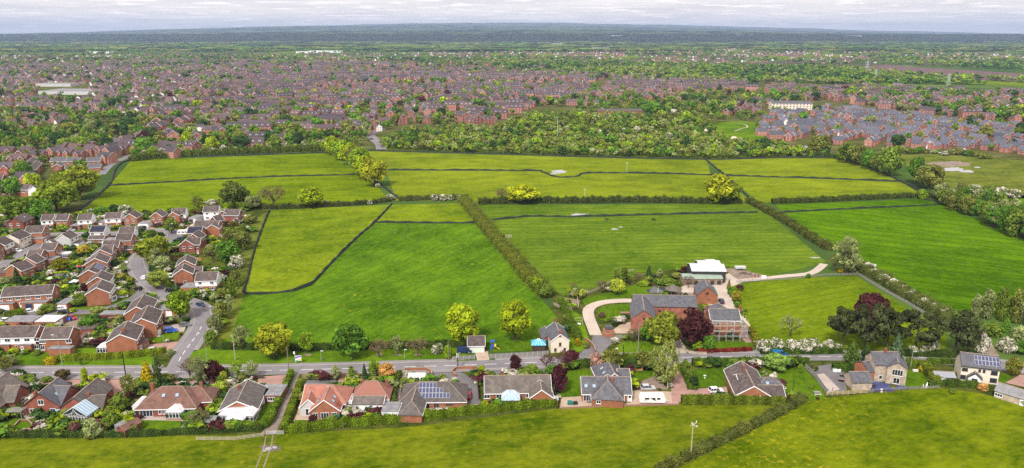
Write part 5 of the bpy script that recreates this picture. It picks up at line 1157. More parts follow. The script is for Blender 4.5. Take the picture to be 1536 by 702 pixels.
# ================================================================== TREES, HEDGES
VG = 'trees on the roadside verge'
tree(411, 535, 485, 60, 'round', (.175, .195, .012), 'broad round olive gold tree on the verge, left of the advertising banner', group=VG)
tree(363, 525, 489, 36, 'airy', 'grey', 'thin grey green tree at the left end of the verge', group=VG)
for x_ in (363, 411, 461, 527, 569, 596, 627): blob(x_, 532 if x_ > 400 else 524, 13, 3.4, DIRT, 'mulch_ring', .075, x_)
tree(461, 530, 497, 30, 'airy', 'lime', 'small light green tree behind the advertising banner', group=VG)
tree(527, 535, 487, 52, 'oak', 'green', 'dense dark green tree in the middle of the verge', group=VG)
tree(569, 537, 508, 38, 'bare', 'brown', 'thin brown budding tree right of the dense green tree', group=VG)
tree(596, 533, 504, 24, 'airy', 'grey', 'slim pale green tree between two brown budding trees', group=VG)
tree(627, 535, 506, 38, 'bare', 'brown', 'brown budding tree at the right end of the verge', group=VG)
tree(656, 530, 512, 20, 'bush', 'haw', 'bush with white blossom beside the dark truck', 'bush', group=VG)
tree(672, 538, 512, 14, 'bush', 'lime', 'light green bush at the end of the grey fence', 'bush')
tree(694, 516, 454, 55, 'round', 'yel', 'big bright yellow green tree behind the garage', group='pair of yellow green field trees')
tree(772, 511, 447, 54, 'round', 'yel', 'big bright yellow green tree behind the climbing tower', group='pair of yellow green field trees')
tree(270, 477, 436, 40, 'oak', 'lime', 'yellow green willow on the inside of the road bend')
tree(232, 396, 352, 52, 'round', (.155, .185, .016), 'large yellow green tree where the side road disappears')
tree(236, 402, 373, 32, 'airy', 'grey', 'grey green bare tree in front of the large yellow green one', pale=True)
tree(245, 406, 384, 30, 'round', 'pale', 'pale rounded tree behind the dark clipped hedge')
tree(237, 432, 406, 34, 'round', (.15, .18, .03), 'small umbrella shaped tree on the lawn beside the white car')
tree(258, 350, 325, 24, 'round', 'mid', 'round green tree at the head of the close')
tree(342, 397, 357, 36, 'oak', 'green', 'dense bright green tree between the houses and the buttercup meadow')
tree(355, 402, 377, 26, 'bush', 'haw', 'white blossoming thorn beside the dense green tree', 'bush')
tree(320, 394, 365, 38, 'bare', 'olive', 'brown twiggy tree behind the orange fence')
tree(348, 372, 342, 36, 'airy', 'olive', 'thin olive tree in the garden right of the white conservatory')
tree(364, 375, 345, 26, 'round', 'olive', 'olive bush at the field edge')
tree(86, 318, 271, 62, 'oak', (.115, .155, .012), 'tallest of the big green trees by the left estate')
tree(121, 299, 249, 56, 'oak', (.155, .18, .014), 'yellowish big tree at the corner of the upper left meadow')
tree(98, 290, 256, 46, 'oak', (.135, .17, .014), 'big green tree half hidden behind its taller neighbour')
tree(31, 330, 291, 54, 'oak', (.10, .15, .014), 'broad green tree left of a darker tree, above the brick houses')
tree(62, 333, 298, 40, 'oak', 'green', 'darker green tree squeezed between two brighter ones')
tree(40, 274, 245, 24, 'oak', 'green', 'single green tree in front of the stepped brick house')
tree(92, 262, 254, 14, 'bush', 'dark', 'dark rounded shrub in front of the slate gable')
tree(352, 312, 271, 48, 'oak', (.075, .10, .016), 'dark olive spreading tree at the hedge above the buttercup meadow')
tree(411, 313, 276, 46, 'bare', 'brown', 'bare brown oak standing in the hedge above the buttercup meadow')
tree(468, 311, 277, 42, 'round', 'yel', 'bright yellow green tree in the hedge above the buttercup meadow')
tree(380, 313, 292, 30, 'round', 'grey', 'grey green willow bush beside the dark olive tree', 'bush')
tree(366, 316, 299, 24, 'bush', 'mid', 'round green bush below the dark olive tree', 'bush')
tree(297, 313, 294, 22, 'airy', 'olive', 'thin olive tree behind the white rendered house')
tree(318, 310, 297, 24, 'bush', 'haw', 'white blossom tree behind the white rendered house', 'bush')
tree(188, 321, 303, 24, 'bush', 'haw', 'white blossom tree behind the back row of houses', 'bush')
tree(172, 319, 304, 16, 'bush', 'dark', 'dark bush left of the white blossom tree', 'bush')
tree(152, 322, 307, 26, 'bush', 'green', 'green bush at the foot of the upper left meadow', 'bush')
tree(137, 321, 311, 16, 'bush', 'haw', 'small white blossom bush at the foot of the upper left meadow', 'bush')
og = 'row of yellow green oaks between the upper meadows'
for k, (x, b, t_, w_, c, s) in enumerate([(498, 232, 203, 32, 'yel', 'furthest oak at the top end of the row'), (512, 240, 207, 32, 'lime', 'second oak from the top of the row'), (524, 247, 213, 30, 'yel', 'third oak from the top of the row'), (530, 253, 219, 26, 'brown', 'only brown budding oak in the row'), (541, 259, 220, 36, 'lime', 'oak in the middle of the row, right of the brown one'), (548, 268, 229, 38, 'yel', 'second nearest oak of the row'), (562, 279, 237, 40, (.19, .20, .012), 'nearest and largest oak at the lower end of the row')]):
    tree(x, b, t_, w_, 'oak' if c != 'brown' else 'bare', c, s + ' dividing the meadows', group=og)
tree(567, 281, 274, 10, 'bush', 'haw', 'small white thorn at the foot of the nearest oak of the row', 'bush'); tree(585, 300, 289, 16, 'bush', 'haw', 'white thorn where the fence meets the hedge', 'bush')
tree(783, 304, 276, 54, 'round', (.265, .285, .010), 'bright yellow tree standing alone in the hedge')
tree(752, 304, 280, 18, 'bare', 'brown', 'thin bare tree just left of the bright yellow tree')
tree(1078, 305, 262, 46, 'oak', (.24, .255, .012), 'large olive yellow tree in the hedge by the field corner'); tree(1096, 305, 272, 30, 'oak', (.12, .15, .012), 'darker green tree merged with the olive yellow one')
rg = 'trees along the right hand field edge'
for x, b, t_, w_, k_, c, s in [(1229, 232, 199, 36, 'oak', 'olive', 'isolated olive tree in front of the red brick flats'), (1269, 244, 212, 30, 'oak', 'mid', 'green tree at the left end of the field edge row'), (1287, 248, 218, 30, 'oak', 'olive', 'olive tree in the field edge row'), (1302, 254, 222, 26, 'round', 'green', 'dark green tree in the field edge row'), (1333, 264, 214, 40, 'oak', 'mid', 'tallest tree in the field edge row'), (1316, 258, 228, 24, 'round', 'olive', 'smaller olive tree left of the tallest one'), (1372, 276, 236, 28, 'oak', 'green', 'upright green tree above the crop field corner'), (1393, 283, 246, 42, 'oak', 'olive', 'broad olive tree above the crop field corner'), (1383, 299, 280, 16, 'bush', 'lime', 'bright green bush at the top corner of the crop field')]:
    tree(x, b, t_, w_, k_, c, s, group=rg)
r2 = random.Random(5); NTH = [(str(k + 1) + ('th' if 10 < k + 1 < 14 else {1: 'st', 2: 'nd', 3: 'rd'}.get((k + 1) % 10, 'th'))) for k in range(40)]
for k in range(34):                                  # belt of young trees right of the crop field
    u = k / 33; x = 1408 + 150 * u + r2.uniform(-6, 6); b = 300 + 68 * u + r2.uniform(-9, 5); hh = 24 + 24 * u + r2.uniform(-5, 6)
    tree(x, b, b - hh, 22 + 12 * u, r2.choice(['oak', 'column', 'round', 'airy']), r2.choice(['mid', 'olive', 'green', 'grey', 'mid']), 'young tree in the belt right of the crop field, ' + NTH[k] + ' from its top', group='tree belt right of the crop field')
tree(1267, 411, 355, 48, 'airy', 'grey', 'tall pale grey green willow at the end of the farm track'); tree(1250, 408, 380, 24, 'bare', 'olive', 'low brown bush left of the tall pale willow'); tree(1276, 409, 373, 34, 'column', 'grey', 'slender grey green tree right beside the tall pale willow')
tree(1261, 410, 400, 10, 'bush', 'gold', 'yellow flowering bush under the tall pale willow', 'bush'); tree(1212, 417, 409, 9, 'bush', 'green', 'small round bush beside the farm track', 'bush')
PN = 'dark pines by the road at the right'
tree(1303, 508, 436, 54, 'round', 'copper', 'big copper beech rising behind the dark pines')
for x, b, t_, w_, s in [(1263, 520, 460, 46, 'leftmost dark pine below the copper beech'), (1296, 527, 452, 56, 'tallest dark pine in front of the copper beech'), (1330, 522, 460, 46, 'dark pine right of the copper beech'), (1372, 528, 464, 58, 'spreading dark pine between the copper beech and the white blossom'), (1432, 530, 467, 62, 'rightmost dark pine, its crown wide and flat')]: tree(x, b, t_, w_, 'pine', 'darkpine', s, group=PN, cat='pine')
tree(1342, 545, 497, 26, 'cone', (.055, .085, .04), 'grey green conifer behind the stone house', 'conifer'); tree(1276, 553, 512, 34, 'column', (.07, .11, .02), 'leafy green tree left of the stone house', 'tree'); tree(1296, 548, 518, 18, 'column', 'dark', 'dark narrow evergreen beside the stone house chimney', 'tree')
tree(1185, 505, 472, 38, 'bare', 'grey', 'grey green apple tree in the paddock')
HW = 'white blossoming thorns along the road'
for k, (x, b, t_, w_) in enumerate([(1147, 528, 503, 26), (1164, 528, 502, 24), (1186, 528, 504, 22), (1205, 528, 502, 26), (1220, 528, 503, 26), (1243, 527, 506, 22), (1256, 527, 512, 16), (1387, 532, 513, 18), (1401, 530, 508, 16), (1368, 532, 515, 18)]): tree(x, b, t_, w_, 'bush', 'haw', 'white blossoming thorn beyond the main road, ' + NTH[k] + ' in order from the farmhouse', 'bush', group=HW)
for x, b, t_, w_, k_, c, s in [(1452, 528, 484, 30, 'oak', 'pale', 'pale tree hung with white blossom left of the dirt path'), (1470, 530, 492, 24, 'bush', 'haw', 'white blossom bush at the right edge of the pines'), (1508, 528, 498, 28, 'bush', 'haw', 'white blossom bush right of the dirt path'), (1490, 504, 480, 30, 'bush', 'mid', 'green thicket behind the dirt path'), (1530, 512, 484, 34, 'bush', 'pale', 'pale green bush at the right edge above the road'), (1535, 530, 505, 30, 'bush', 'green', 'green bush at the right edge beside the road'), (1478, 478, 433, 28, 'column', 'grey', 'leftmost of the pale birches by the crop field'), (1500, 480, 428, 30, 'column', 'mid', 'middle birch by the crop field'), (1520, 484, 432, 30, 'column', 'olive', 'right hand birch by the crop field'), (1540, 488, 430, 34, 'column', 'grey', 'birch cut by the right edge of the picture'), (1462, 476, 440, 20, 'column', 'grey', 'small birch at the left end of the group'), (1508, 498, 470, 16, 'cone', 'green', 'bright green conifer below the birches'),
                         (1519, 564, 534, 24, 'round', (.19, .19, .03), 'yellowish round tree at the right edge beside the road'), (1474, 585, 573, 20, 'bush', 'orange', 'orange flowering bush in front of the cream cottage'), (1462, 577, 565, 8, 'bush', 'green', 'small shrub by the cottage porch')]:
    tree(x, b, t_, w_, k_, c, s, 'bush' if k_ == 'bush' else 'tree')
# farm
for x, b, t_, w_, k_, c, s in [(994, 522, 468, 52, 'oak', (.15, .175, .02), 'large olive green tree in front of the brick barn'), (1040, 520, 464, 56, 'oak', 'copper', 'large copper beech between the barn and the farmhouse'), (970, 512, 484, 22, 'oak', 'green', 'dark green tree against the barn gable'), (950, 514, 492, 26, 'bare', 'brown', 'brown twiggy tree at the corner of the yard'), (926, 441, 417, 26, 'round', (.26, .30, .03), 'bright yellow green flowering tree on the farm lawn'), (902, 441, 418, 20, 'bare', 'brown', 'brown red bush beside the bright yellow green one'), (932, 424, 400, 26, 'oak', 'mid', 'green tree by the bend of the rail fence'), (958, 423, 408, 22, 'bare', 'brown', 'brown bush near the pond'), (973, 420, 396, 13, 'cone', 'dark', 'narrow dark conifer near the pond'), (989, 418, 403, 12, 'airy', 'pale', 'small pale tree beyond the pond'), (965, 428, 420, 20, 'bush', 'lime', 'bright green reeds beside the pond'), (1000, 426, 415, 34, 'bush', 'mid', 'green bank of shrubs on the far side of the pond'), (1032, 432, 412, 22, 'bare', (.16, .13, .10), 'brown bare tree at the end of the green lean to'), (1062, 452, 436, 24, 'bush', 'dark', 'dark green bush against the small barn'), (1093, 433, 417, 7, 'cone', (.15, .13, .02), 'small golden cypress in the farmyard'), (1096, 442, 428, 14, 'bush', 'green', 'green bush at the yard edge under the cypress'), (1104, 453, 435, 18, 'round', (.22, .20, .02), 'yellow green tree at the paddock corner'), (1062, 527, 500, 20, 'oak', 'green', 'green shrub in front of the farmhouse'), (1046, 524, 508, 20, 'bush', 'lime', 'light green shrub in front of the copper beech'), (866, 518, 505, 12, 'bush', 'gold', 'small bright yellow shrub by the drive'), (880, 522, 510, 12, 'bush', 'olive', 'low shrub beside the brick gate wall'), (903, 477, 466, 12, 'bush', (.15, .10, .05), 'brownish shrub on the oval lawn'), (817, 446, 425, 22, 'oak', 'mid', 'green bush at the lower end of the long field hedge'), (805, 436, 414, 20, 'round', 'lime', 'yellow green bush near the lower end of the long field hedge'), (860, 432, 424, 14, 'bare', 'brown', 'scrubby brown bush by the muddy gateway')]:
    tree(x, b, t_, w_, k_, c, s, 'bush' if k_ == 'bush' else 'tree')
# along the road, near side
for x, b, t_, w_, k_, c, s in [(846, 556, 526, 36, 'bare', (.10, .03, .04), 'spreading dark red plum tree above the long bungalow'), (820, 552, 531, 26, 'bare', (.10, .035, .04), 'dark red plum tree at the left of a pair'), (857, 546, 526, 24, 'oak', (.085, .022, .03), 'small dark red tree nearest the road'), (838, 588, 546, 28, 'oak', (.075, .022, .03), 'upright maroon tree between two bungalows'), (826, 566, 543, 20, 'bush', 'green', 'green bush under the dark red plum'), (894, 553, 528, 24, 'round', 'pink', 'pale pink blossom tree beside the road'), (918, 554, 523, 32, 'oak', 'olive', 'olive green tree right of the pink blossom'), (773, 559, 532, 18, 'oak', 'copper', 'small copper tree on the frontage of the long bungalow'), (782, 559, 552, 12, 'bush', 'gold', 'low yellow bush beside the small copper tree'), (722, 560, 548, 14, 'round', 'yel', 'yellow green shrub in the front garden by the brick wall'), (796, 558, 545, 26, 'bush', 'mid', 'green shrubbery above the tarmac forecourt'), (580, 568, 544, 28, 'round', 'orange', 'pale orange blossom tree beside the gravel drive'), (562, 562, 540, 20, 'round', 'lime', 'bright green shrub behind the orange blossom tree'), (560, 568, 540, 14, 'cone', 'mid', 'green conifer left of the orange blossom tree'), (547, 566, 544, 10, 'cone', 'dark', 'dark narrow conifer in the shrub border'), (540, 572, 560, 14, 'bush', (.16, .04, .08), 'dark pink azalea in the shrub border'), (534, 568, 559, 12, 'bush', (.14, .04, .07), 'purple shrub at the corner of the shrub border'), (540, 566, 559, 8, 'bush', 'gold', 'yellow shrub in the border'), (556, 573, 562, 10, 'bush', 'yel', 'small yellow green shrub near the red hipped roof'), (567, 574, 562, 14, 'bush', 'pale', 'pale shrub near the red hipped roof'), (504, 570, 549, 22, 'airy', 'pale', 'pale leafless shrub in front of the timber gate'), (470, 640, 622, 16, 'round', 'copper', 'small dark copper bush on the lawn of the salmon roofed bungalow'), (518, 636, 618, 10, 'bush', 'lime', 'light green bush beside the oil tank'), (728, 617, 596, 12, 'bush', 'yel', 'upright yellow green hedge end by the white conservatory bungalow'),
                               (222, 578, 538, 26, 'cone', (.30, .24, .008), 'golden conifer beside the main road'), (238, 576, 534, 18, 'column', (.07, .10, .03), 'grey green tree right behind the golden conifer'), (286, 572, 536, 36, 'bare', (.16, .11, .09), 'brown leafless tree above the parked silver cars'), (301, 578, 535, 34, 'airy', 'grey', 'white barked birch above the parked cars'), (322, 572, 541, 32, 'oak', 'copper', 'dark copper tree beside the main road'), (310, 570, 546, 12, 'column', 'gold', 'golden shrub between the birch and the copper tree'), (336, 574, 556, 14, 'round', (.30, .30, .04), 'small yellow leaved tree in front of the copper tree'), (330, 590, 572, 24, 'round', (.2, .24, .03), 'lime green bush at the end of the hedge'), (356, 566, 542, 24, 'airy', 'lime', 'light green tree at the bungalow frontage'), (378, 566, 542, 24, 'airy', 'pale', 'pale twiggy tree at the bungalow frontage'), (365, 572, 554, 16, 'bush', 'mid', 'green bush beside the brown roof'), (300, 640, 612, 36, 'bare', (.16, .14, .06), 'sprawling twiggy shrub in front of the white conservatory'), (168, 640, 612, 26, 'oak', 'mid', 'leafy green tree between two back gardens'), (181, 618, 590, 26, 'oak', 'mid', 'green tree on the bungalow boundary'), (196, 598, 562, 26, 'airy', 'olive', 'loose olive tree beside the block paved drive'), (205, 582, 570, 14, 'bush', 'green', 'dark shrub beside the russet roofed bungalow'), (140, 656, 625, 28, 'bush', 'pale', 'pale green dome shaped shrub at the pasture edge'), (136, 657, 634, 22, 'bush', 'olive', 'dark olive shrub in front of the pale one'), (113, 650, 630, 20, 'bush', (.12, .06, .05), 'reddish brown shrub left of the gabled conservatory'), (96, 570, 553, 22, 'round', (.10, .08, .03), 'bronze rounded shrub by the main road'), (128, 570, 551, 16, 'column', 'yel', 'tall yellow green shrub by the main road'), (128, 578, 568, 14, 'bush', 'copper', 'purple bush by the drive'), (143, 572, 560, 18, 'bush', 'mid', 'green bush by the drive opening'), (28, 568, 552, 24, 'bush', 'dark', 'dark shrub left of the drive at the bottom left'), (8, 558, 535, 34, 'airy', 'olive', 'olive tree at the left edge beside the main road'), (70, 572, 563, 18, 'bush', 'mid', 'green and yellow shrub by the front wall'), (186, 573, 563, 12, 'bush', 'copper', 'small purple shrub beside the lawn'), (70, 648, 640, 14, 'bush', 'gold', 'yellow flowers at the end of the garden fence'),
                               (985, 572, 520, 34, 'airy', (.16, .19, .04), 'left one of two tall birches beside the caravan drive'), (1001, 583, 512, 38, 'airy', (.17, .19, .05), 'taller birch with a white trunk beside the caravan drive'), (966, 552, 528, 30, 'oak', 'olive', 'olive bush where the hedge meets the birches'), (1163, 556, 531, 38, 'round', (.13, .20, .04), 'spreading light green tree on the bungalow lawn'), (1028, 560, 538, 16, 'round', 'mid', 'topmost of three rounded evergreens beside the drive'), (1034, 572, 552, 16, 'round', 'mid', 'middle one of three rounded evergreens beside the drive'), (1040, 583, 562, 15, 'round', 'dark', 'lowest of three rounded evergreens, on a bare stem'), (1172, 580, 566, 16, 'bush', (.12, .05, .04), 'red brown bush by the slate extension'), (1189, 598, 588, 12, 'bush', 'yel', 'small yellow green bush at the bungalow corner'), (1180, 602, 590, 10, 'bush', (.10, .04, .03), 'dark red bush at the bungalow corner'), (1216, 582, 574, 10, 'bush', 'mid', 'small round bush on the lawn by the leaning fence'), (1200, 560, 546, 12, 'airy', 'lime', 'sapling near the leaning fence'), (1218, 556, 542, 18, 'bush', (.08, .09, .03), 'dark shrub at the drive entrance'), (1386, 558, 547, 18, 'bush', (.36, .28, .02), 'yellow flowering bush by the cottage garden'), (1432, 563, 556, 10, 'bush', 'olive', 'round shrub behind the tin shed'), (1428, 590, 580, 10, 'bush', 'mid', 'low shrub in front of the cottage')]:
    tree(x, b, t_, w_, k_, c, s, 'bush' if k_ == 'bush' else 'tree', pale='white' in s and 'birch' in s)
# gardens of the left estate
for x, b, t_, w_, k_, c, s in [(28, 430, 399, 17, 'cone', 'dark', 'tall dark conifer in front of the brick gable house'), (10, 430, 414, 20, 'round', 'grey', 'grey green bush left of the tall dark conifer'), (20, 430, 419, 12, 'bush', 'lime', 'light green bush beside the tall dark conifer'), (92, 408, 386, 26, 'round', (.19, .19, .012), 'yellow green bush in the middle of the back gardens'), (125, 382, 367, 20, 'round', (.45, .36, .05), 'pale yellow leaved small tree among the back gardens'), (80, 430, 420, 22, 'round', 'copper', 'dark red bush behind the long terrace'), (128, 440, 425, 16, 'oak', 'copper', 'dark red tree beside the stepped gable'), (123, 458, 440, 26, 'oak', 'mid', 'green tree in front of the blank gable wall'), (146, 474, 460, 22, 'round', (.17, .20, .05), 'yellow flowered round bush at the forecourt corner'), (135, 494, 474, 28, 'oak', 'green', 'green tree behind the garages'), (156, 490, 474, 22, 'bush', 'dark', 'dark bush in front of the brick garden wall'), (170, 478, 472, 20, 'bush', 'yel', 'bright hedge along the brick garden wall'), (186, 484, 473, 18, 'bush', 'dark', 'dark evergreen by the garden wall'), (196, 425, 412, 14, 'bush', (.2, .2, .02), 'yellow green bush by the side road'), (183, 420, 407, 16, 'bush', (.28, .24, .04), 'yellow bush in the front garden by the side road'), (174, 402, 388, 14, 'round', 'dark', 'dark bush in front of the linked terrace'), (203, 366, 353, 16, 'round', 'mid', 'green rounded tree by the white gabled house'), (211, 370, 358, 18, 'bush', (.16, .19, .02), 'yellow green bush beside the large yellow green tree'), (228, 356, 344, 18, 'oak', 'mid', 'green tree on the corner of the close'), (190, 384, 376, 10, 'bush', 'dark', 'dark clipped bush beside the terrace'), (109, 468, 460, 12, 'bush', 'yel', 'low yellow bush by the garage'), (72, 468, 454, 26, 'bush', 'mid', 'sloping green shrubbery between the two drives'), (62, 472, 464, 14, 'bush', 'olive', 'shrub at the corner of the brick drive'), (13, 346, 340, 14, 'bush', 'gold', 'yellow bush before the large red brick house'), (25, 348, 340, 18, 'bush', 'mid', 'green bush before the large red brick house'), (330, 428, 412, 22, 'cone', (.14, .20, .02), 'bright green clipped bush behind the white house'), (272, 436, 424, 12, 'round', 'copper', 'dark red small tree by the hedge of the white house'), (294, 441, 432, 16, 'bush', 'lime', 'light green bush beside the low garage'), (322, 450, 438, 18, 'bush', 'pale', 'pale bush on the lawn of the white house'), (338, 448, 430, 22, 'oak', 'olive', 'olive bush at the lower field edge'), (350, 448, 418, 22, 'oak', 'mid', 'green bush at the field edge right of the white house'), (325, 500, 470, 24, 'oak', 'grey', 'grey green thicket along the road bend'), (332, 480, 452, 24, 'oak', 'olive', 'olive thicket along the road bend'), (318, 516, 490, 22, 'bush', 'mid', 'thicket at the lower end of the road bend'), (345, 470, 442, 20, 'airy', 'pale', 'pale young trees on the field bank'), (353, 430, 405, 20, 'oak', 'olive', 'olive thicket beside the field fence'), (362, 352, 334, 20, 'bush', 'mid', 'green shrub near the white porch house'), (376, 335, 318, 22, 'bush', 'olive', 'olive shrub at the top of the field bank'), (352, 345, 330, 18, 'round', (.12, .10, .02), 'bronze shrub in the garden near the white porch house'), (370, 366, 350, 18, 'oak', 'grey', 'grey shrub on the field bank'), (20, 532, 520, 18, 'bush', 'yel', 'yellow shrub on the green in front of the terrace'), (40, 530, 521, 14, 'bush', 'lime', 'light shrub in front of the terrace doors'), (55, 532, 524, 16, 'bush', 'mid', 'green shrub in front of the terrace'), (14, 548, 530, 26, 'bush', 'grey', 'grey shrub at the left edge beside the main road'), (122, 548, 536, 12, 'airy', 'mid', 'small sapling in front of the long clipped hedge'), (256, 533, 521, 10, 'bush', 'pale', 'pale bush at the road junction')]:
    tree(x, b, t_, w_, k_, c, s, 'bush' if k_ == 'bush' else 'tree')

# hedges
hedge([(318, 523), (420, 525), (520, 524), (640, 521), (700, 520)], 1.6, 2.2, (.05, .075, .018), 'dark hedge along the bottom of the long grass field', lump=.1)
hedge([(88, 541), (150, 539), (205, 535), (250, 529)], 1.6, 2.0, (.135, .17, .012), 'long bright clipped hedge below the nearest gable house', lump=.05, rag=.1)
hedge([(68, 546), (84, 546)], 2.2, 2.0, (.25, .20, .01), 'short golden clipped hedge block on the green', rag=.1)
hedge([(-40, 655), (100, 656), (200, 655), (300, 650), (395, 645)], 1.0, 1.7, (.045, .07, .02), 'low dark hedge with fence posts along the left part of the pasture', lump=.2)
hedge([(360, 643), (398, 642), (416, 610), (430, 580), (438, 562)], 1.5, 2.2, (.10, .15, .015), 'clipped hedge round the lawn beside the muddy lane', lump=.06)
hedge([(425, 650), (432, 632), (444, 600), (452, 575)], 1.5, 2.0, (.11, .15, .015), 'hedge on the right of the muddy lane', lump=.12)
hedge([(428, 649), (500, 641), (560, 636), (640, 628), (700, 621), (770, 614), (834, 607)], 1.6, 2.2, (.10, .145, .012), 'long hedge between the bungalow gardens and the front pasture', lump=.14)
hedge([(1022, 606), (1100, 605), (1176, 606)], 2.0, 2.6, (.10, .125, .016), 'square clipped hedge in front of the brown gabled bungalow', rag=.1)
hedge([(1205, 601), (1170, 620), (1130, 640), (1090, 660), (1040, 684), (985, 712)], 2.2, 2.0, (.095, .105, .030), 'ragged hedge running diagonally between the two front pastures', lump=.34, rag=.28)
hedge([(1392, 578), (1430, 578), (1470, 583), (1510, 598), (1560, 619)], 1.5, 1.7, (.06, .095, .016), 'hedge behind the cottage and the long grey outbuilding', lump=.12)
hedge([(1038, 548), (1100, 547), (1150, 546), (1212, 546)], 1.6, 2.3, (.06, .10, .015), 'roadside hedge in front of the brown gabled bungalow', lump=.12)
hedge([(1024, 556), (1030, 570), (1036, 585)], 1.6, 2.0, (.07, .115, .015), 'hedge between the pink drive and the lawn', lump=.15)
hedge([(1248, 555), (1270, 556), (1288, 556)], 2.0, 2.4, (.05, .085, .015), 'dark hedge block left of the stone house', lump=.1)
hedge([(1358, 546), (1372, 549), (1385, 551)], 1.4, 2.2, (.10, .14, .015), 'green hedge between the stone house and the road', lump=.1)
hedge([(1382, 552), (1395, 565), (1404, 578)], 2.6, 2.6, (.11, .13, .016), 'thick clipped hedge beside the lawn of the stone house', lump=.1)
hedge([(1390, 546), (1434, 546)], 1.2, 1.8, (.08, .12, .015), 'roadside hedge left of the cream cottage', lump=.1)
hedge([(855, 551), (890, 550), (940, 548), (985, 546)], 1.6, 2.4, (.055, .085, .015), 'dark roadside hedge in front of the slate bungalow', lump=.15)
hedge([(905, 539), (950, 536), (985, 535)], 1.4, 1.4, (.11, .15, .015), 'low hedge between the farm lawn and the road', lump=.1)
hedge([(1044, 529), (1090, 528), (1128, 526)], 1.4, 1.2, (.15, .025, .022), 'low red leaved hedge in front of the farmhouse', lump=.1)
hedge([(1124, 497), (1130, 508), (1138, 524)], 2.0, 2.6, (.14, .14, .014), 'golden clipped hedge right of the farmhouse', rag=.1)
hedge([(1140, 530), (1200, 530), (1262, 529)], 2.5, 2.0, (.05, .085, .016), 'dark hedge beyond the main road under the white thorns', lump=.2)
hedge([(1330, 533), (1400, 534), (1450, 536)], 2.5, 1.8, (.045, .07, .016), 'dark verge hedge under the pines', lump=.25)
hedge([(840, 456), (855, 485), (868, 512)], 2.0, 2.6, (.08, .12, .015), 'hedge beside the pen and the cream cottage', lump=.2, rag=.25)
hedge([(537, 590), (530, 575), (527, 560)], 1.3, 2.4, (.09, .13, .015), 'hedge between the salmon roofed bungalow and the white one', lump=.08)
hedge([(590, 612), (594, 585), (600, 562)], 1.0, 1.8, (.07, .10, .018), 'thin hedge beside the gravel drive', lump=.2)
hedge([(322, 600), (333, 578), (340, 562)], 1.8, 2.6, (.10, .14, .015), 'tall hedge between the russet and the brown roofed bungalows', lump=.1)
hedge([(258, 441), (275, 436), (296, 433)], 1.8, 2.2, 'dark', 'dark clipped hedge in front of the stepped gables', lump=.05)
hedge([(225, 407), (250, 406), (276, 404)], 2.2, 2.6, 'dark', 'dark clipped hedge behind the umbrella shaped tree', lump=.05)
hedge([(308, 408), (340, 408), (352, 412)], 2.2, 2.4, 'dark', 'dark clipped hedge above the white house', lump=.05); hedge([(332, 424), (350, 424)], 2.0, 2.6, 'dark', 'second dark clipped hedge right of the white house', lump=.05)
hedge([(128, 377), (145, 376), (153, 373)], 1.8, 2.2, (.05, .08, .016), 'dark hedge below the white house with the black solar roof', lump=.1)
hedge([(112, 368), (128, 366)], 1.4, 2.0, (.05, .08, .016), 'short dark hedge along the street', lump=.1)
hedge([(14, 474), (26, 477), (36, 474)], 4.0, 1.7, (.075, .10, .012), 'broad rounded hedge in front of the white car', lump=.1)
hedge([(6, 390), (20, 388)], 2.0, 1.2, (.07, .10, .016), 'low hedge in front of the white fronted house', lump=.1)
hedge([(78, 349), (92, 348)], 1.6, 1.6, (.14, .18, .014), 'bright low hedge in front of the all brick house', lump=.1)
hedge([(240, 460), (262, 459)], 1.6, 1.8, 'dark', 'dark hedge at the foot of the upper brick gable', lump=.1)
hedge([(305, 318), (330, 316), (345, 316)], 2.0, 1.8, (.05, .08, .016), 'hedge behind the white rendered house', lump=.2)
hedge([(225, 322), (262, 320), (305, 318)], 2.2, 1.6, (.11, .13, .012), 'hedge at the foot of the upper left meadow', lump=.2)
# field hedges
hedge([(372, 312), (420, 313), (470, 311), (520, 308), (560, 305), (585, 302)], 3.0, 2.2, (.06, .068, .025), 'dark scrubby hedge above the buttercup meadow', lump=.3, rag=.35)
hedge([(598, 301), (640, 300), (690, 299)], 3.2, 2.6, (.075, .085, .03), 'scrubby hedge with white thorn left of the long double hedge', lump=.3, rag=.35)
for k, (x, w_) in enumerate(((488, 8), (555, 9), (652, 14), (664, 14), (676, 10), (690, 9))): tree(x, 301 if x > 600 else 307, 289 if x > 600 else 298, w_, 'bush', 'haw', 'white thorn flowering in the middle field hedge, ' + NTH[k] + ' from the left', 'bush', group='white thorns of the middle field hedge')
hedge([(718, 306), (752, 305), (800, 304), (860, 304), (940, 303), (1020, 304), (1070, 305), (1112, 305)], 4.0, 3.2, (.055, .07, .022), 'long dark hedge below the olive meadow', lump=.3, rag=.4)
hedge([(1158, 305), (1220, 303), (1300, 299), (1392, 296), (1410, 299)], 3.4, 2.8, (.06, .078, .022), 'hedge along the top of the crop field', lump=.25, rag=.35)
hedge([(694, 300), (712, 322), (740, 356), (768, 388), (796, 422), (822, 446)], 6.0, 3.4, (.115, .13, .022), 'long thick olive hedge between the long grass field and the grazed pasture', lump=.32, rag=.5)
hedge([(1122, 303), (1150, 318), (1185, 338), (1215, 358), (1245, 376)], 4.2, 2.8, (.08, .09, .024), 'thick hedge between the grazed pasture and the crop field', lump=.25, rag=.35)
hedge([(1286, 404), (1320, 420), (1350, 440), (1390, 462), (1420, 480)], 5.5, 3.2, (.10, .115, .035), 'hedge of blossoming thorn beside the crop field', lump=.3, rag=.4)
for k, (x, b) in enumerate(((1300, 407), (1312, 416), (1325, 424), (1338, 431), (1352, 440), (1366, 448), (1384, 460), (1398, 466), (1414, 476))): tree(x, b, b - 17, 20, 'bush', 'haw', 'flowering thorn beside the crop field, ' + NTH[k] + ' from the top', 'bush', group='flowering thorns beside the crop field')
